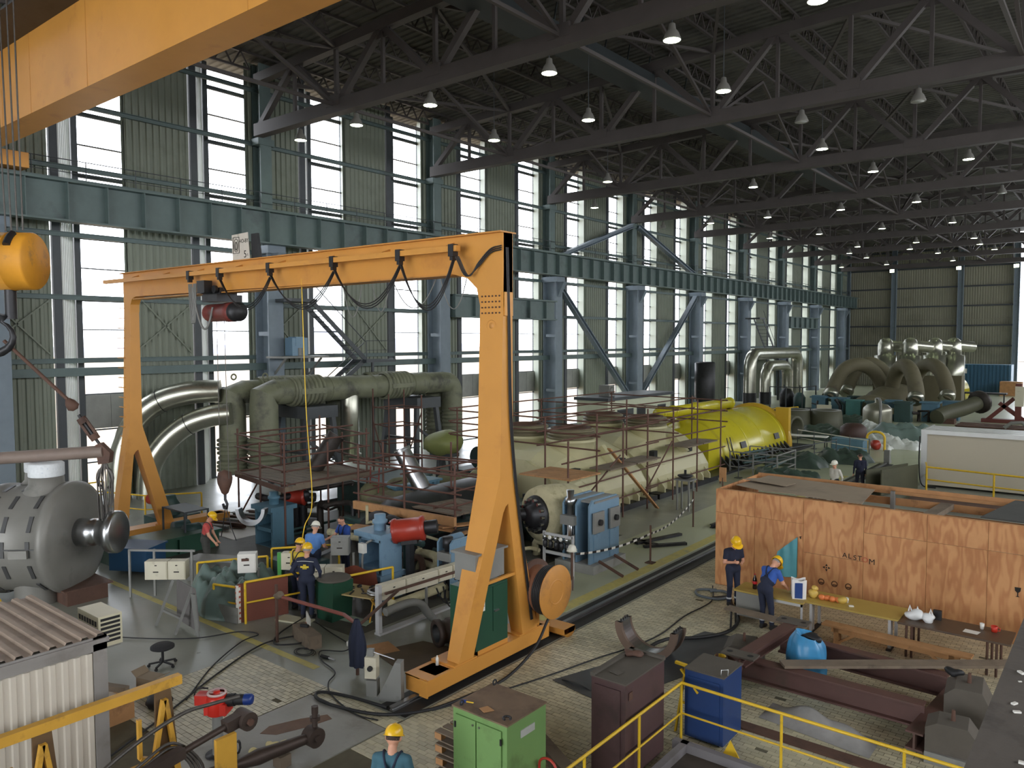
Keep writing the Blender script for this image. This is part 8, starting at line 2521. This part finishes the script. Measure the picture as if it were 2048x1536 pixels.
for k, (a, b_) in enumerate((((-14.9, 36.2), (-13.0, 45.5)), ((-16.5, 49.5), (-11.5, 46.5)))):
    t = T('tape_barrier', ['dark tube barrier on thin posts running behind the crate', 'thin post barrier with striped tape around the far floor parts'][k], 'barrier', (a[0], a[1], 0))
    for i in range(5):
        x, y = a[0] + (b_[0] - a[0]) * i / 4, a[1] + (b_[1] - a[1]) * i / 4
        WP(t, 'post', MB().tube((x, y, 0), (x, y, 1.15), .025, 8), DARKMET)
        WP(t, 'foot', MB().cb((x, y, 0), .3, .3, .03), DARKMET)
    for z in (.55, 1.05):
        WP(t, 'rail', MB().tube((a[0], a[1], z), (b_[0], b_[1], z), .025, 8), DARKMET if k == 0 else WHITE)
# stand with sign, sawhorses and striped tape right of the cream casings
t = T('sign_stand', 'rusty post with a small tan sign board before the generator end', 'sign', (-12.4, 28.6, 0))
obj('post', MB().tube((0, 0, 0), (0, 0, 1.35), .03, 8), RUST, t)
obj('board', MB().box(-.14, -.02, 1.2, .14, .02, 1.75), WOOD, t)
t = T('trolley_frame', 'narrow grey steel trestle standing beside the cream casing feet', 'trestle', (-13.7, 28.0, 0))
for x in (-.25, .25):
    for y in (-.2, .2):
        obj('leg', MB().bar((x, y, 0), (x, y, 1.2), .06, .06), GREYM, t)
obj('top', MB().box(-.35, -.3, 1.2, .35, .3, 1.25), GREYM, t)
obj('valves', MB().lathe([(.1, 1.25), (.3, 1.35), (.3, 1.4), (.05, 1.42), (.05, 1.6), (0, 1.6)], (0, 0, 0), (0, 0, 1), 12), DARKSTEEL, t)
t = T('striped_tape', 'black and white warning tape strung from the servo block to thin posts', 'tape', (-11.4, 19.0, 0))
pts = cat_curve((-11.6, 17.2, .95), (-11.2, 20.6, .9), .12, 20) + cat_curve((-11.2, 20.6, .9), (-12.2, 25.6, 1.0), .2, 24)[1:]
for i in range(len(pts) - 1):
    WP(t, 'tape_piece', MB().bar(pts[i], pts[i + 1], .008, .06), WHITE if i % 2 else BLACK)
WP(t, 'post', MB().tube((-11.2, 20.6, 0), (-11.2, 20.6, 1.15), .03, 8), RUST)
WP(t, 'post', MB().tube((-12.2, 25.6, 0), (-12.2, 25.6, 1.3), .03, 8), RUST)
WP(t, 'foot', MB().cb((-11.2, 20.6, 0), .25, .25, .03), RUST)
for k, (p, q) in enumerate((((-12.6, 22.2), (-12.0, 24.2)), ((-12.2, 22.0), (-11.3, 23.2)), ((-12.9, 22.6), (-11.9, 22.4)))):
    tag(obj('dark_offcut', MB().bar((p[0], p[1], .05), (q[0], q[1], .05), .16, .08), DARKSTEEL), ['long dark offcut on the green floor by the warning tape', 'dark offcut lying nearest the warning tape post', 'short dark offcut lying crosswise by the warning tape'][k], 'offcut')
for k in range(4):
    tag(obj('loose_rail', MB().ibeam((-11.6 + .3 * k, 25.8, .08), (-11.2 + .3 * k, 30.0 - .4 * k, .08), .12, .14, .03, .03), DARKSTEEL), 'dark rail section on the green floor near the crate, %s from the cream casings' % ORD[k], 'rail section', 'rail sections near the crate')
# white container office, trench and its yellow railing
WC = M('beige_white_panel', (196, 188, 168), .55, var=.03, vs=.6)
ALU = M('aluminium_trim', (196, 198, 196), .35, metal=.5, var=.05)
t = T('office_container', 'beige-white container office with aluminium roof edge at the right', 'container', (-2.3, 40.6, 0))
obj('container_wall', MB().box(-5.1, -1.25, .1, 4.9, 1.25, 2.5), WC, t)
obj('corner_post', MB().box(-5.2, -1.32, 0, -4.95, -1.05, 2.55), ALU, t)
obj('roof_rim', MB().box(-5.2, -1.35, 2.42, 5.0, -1.25, 2.62), ALU, t)
obj('roof_rim', MB().box(-5.2, -1.3, 2.42, -5.1, 1.3, 2.62), ALU, t)
for i in range(6):
    obj('roof_rib', MB().box(-5.1, -1.1 + .4 * i, 2.5, 4.9, -1.0 + .4 * i, 2.6), ALU, t)
obj('vent_panel', MB().box(-.9, -1.27, .35, -.3, -1.25, 1.0), GREYM, t)
obj('power_lead', MB().path(spline([(-5.25, -1.3, 2.3), (-5.25, -1.35, 1.0), (-5.1, -1.45, .1), (-4.5, -1.6, .04)], 6), .03, 6), BLACK, t)
railing('yellow railing around the trench in front of the office container', [(-7.6, 40.8), (-7.0, 38.0), (-4.4, 37.6), (-1.9, 37.3), (.6, 37.0)], 1.1, r=.04)
tag(obj('trench_curb', MB().box(-7.0, 34.2, 0, 2.0, 36.6, .25), RUST), 'red-brown trench cover in front of the trench railing', 'trench cover')
for k, (p, q, z) in enumerate((((-8.9, 35.6), (-7.9, 38.6), .55), ((-8.3, 35.6), (-7.4, 38.2), .6))):
    tag(obj('steel_plate', MB().bar((p[0], p[1], z), (q[0], q[1], z), .05, 1.1), OLV), ['upright olive steel plate beside the floor rail', 'upright olive steel plate nearer the trench railing'][k], 'plate')
# right rear: beams, elbow, stand, container, box
for k in range(3):
    tag(obj('heavy_beam', MB().ibeam((-9.6, 61.5 + 1.0 * k, .4), (2, 60.6 + 1.0 * k, .4), .5, .8, .08, .08), RUST), 'long rusty beam lying behind the office container, %s from the front' % ORD[k], 'beam', 'rusty beams behind the office container')
tag(obj('bent_plate', MB().path([(-6.6, 60.6, .85), (-6.2, 60.6, 1.2), (-5.6, 60.6, 1.25), (-5.2, 60.6, .85)], .12, 8), GREYM), 'pale arched bracket on the front rusty beam', 'bracket')
t = T('pipe_elbow', 'fat dark pipe elbow with flanged end lying on the far floor', 'pipe', (-10.8, 72, 0))
obj('elbow_body', MB().path(spline([(-1.4, -2.4, .5), (-.9, -1.2, .8), (0, .2, 1.1), (.8, 1.6, 1.5)], 6), .6, 16), OLV, t)
obj('flange', MB().lathe([(0, 0), (.95, 0), (.95, .3), (0, .3)], (.9, 1.8, 1.55), (.4, .8, .2), 20), DPIPE, t)
obj('support', MB().box(-1.2, -2.2, 0, -.2, -1.2, .4), RUST, t)
t = T('rotor_stand', 'red-brown rotor stand with crossed legs at the right rear', 'stand', (-8.0, 73.5, 0))
RB = M('red_brown_stand', (104, 52, 44), .6, var=.12)
obj('base', MB().box(-1.6, -.4, 0, 1.6, .4, .3), RB, t)
obj('leg', MB().bar((-1.2, 0, .2), (.6, 0, 2.0), .3, .3), RB, t)
obj('leg', MB().bar((1.4, 0, .2), (-.4, 0, 1.6), .3, .3), RB, t)
obj('upright', MB().box(.7, -.3, .2, 1.1, .3, 3.2), RB, t)
obj('panel', MB().box(.7, -.5, 1.4, 1.3, -.4, 3.0), LCB, t)
t = T('blue_container', 'big blue shipping container near the far gable wall', 'container', (-14.6, 113.5, 0))
obj('container_body', corrugate((-2.8, -1.3), (2.8, -1.3), 0, 3.6, .4, .06, .1), M('container_blue', (48, 90, 116), .55, var=.06), t)
obj('container_end', MB().box(-2.8, -1.2, .1, 2.9, 1.3, 3.62), M('container_blue_end', (92, 132, 158), .55, var=.06), t)
obj('label_plate', MB().box(-2.2, -1.42, 2.5, -1.8, -1.4, 3.1), WHITE, t)
tag(obj('tan_carton', MB().box(-1.1, -.9, 0, 1.1, .9, 1.7).box(-.5, -.92, 1.2, .5, -.9, 1.6), WOOD, loc=(-11.4, 110.0, 0)), 'large tan packing case right of the blue container', 'packing case')
t = T('generator', 'yellow-ended generator beside the far turbine pipes', 'generator', (-17.6, 96.0, 0))
obj('barrel', MB().lathe([(0, 0), (1.9, 0), (1.95, .1), (1.95, 6), (0, 6)], (0, 0, .8), (.2, 1, 0), 32), GENY, t)
obj('end_plate', MB().lathe([(0, -.05), (1.5, -.05), (1.55, 0), (0, 0)], (0, 0, .8), (.2, 1, 0), 32), WHITE, t)
obj('frame', MB().box(1.2, -.3, 0, 2.6, .3, 3.2), GENY, t)
t = T('work_trestle', 'dark table frame on the far floor right of the far turbine', 'table', (-12.2, 95, 0))
obj('table_top', MB().box(-2.0, -.6, 1.0, 2.0, .6, 1.15), DARKSTEEL, t)
for x in (-1.8, 0, 1.8):
    obj('leg', MB().bar((x, -.5, 0), (x, -.5, 1.0), .12, .12), DARKSTEEL, t)
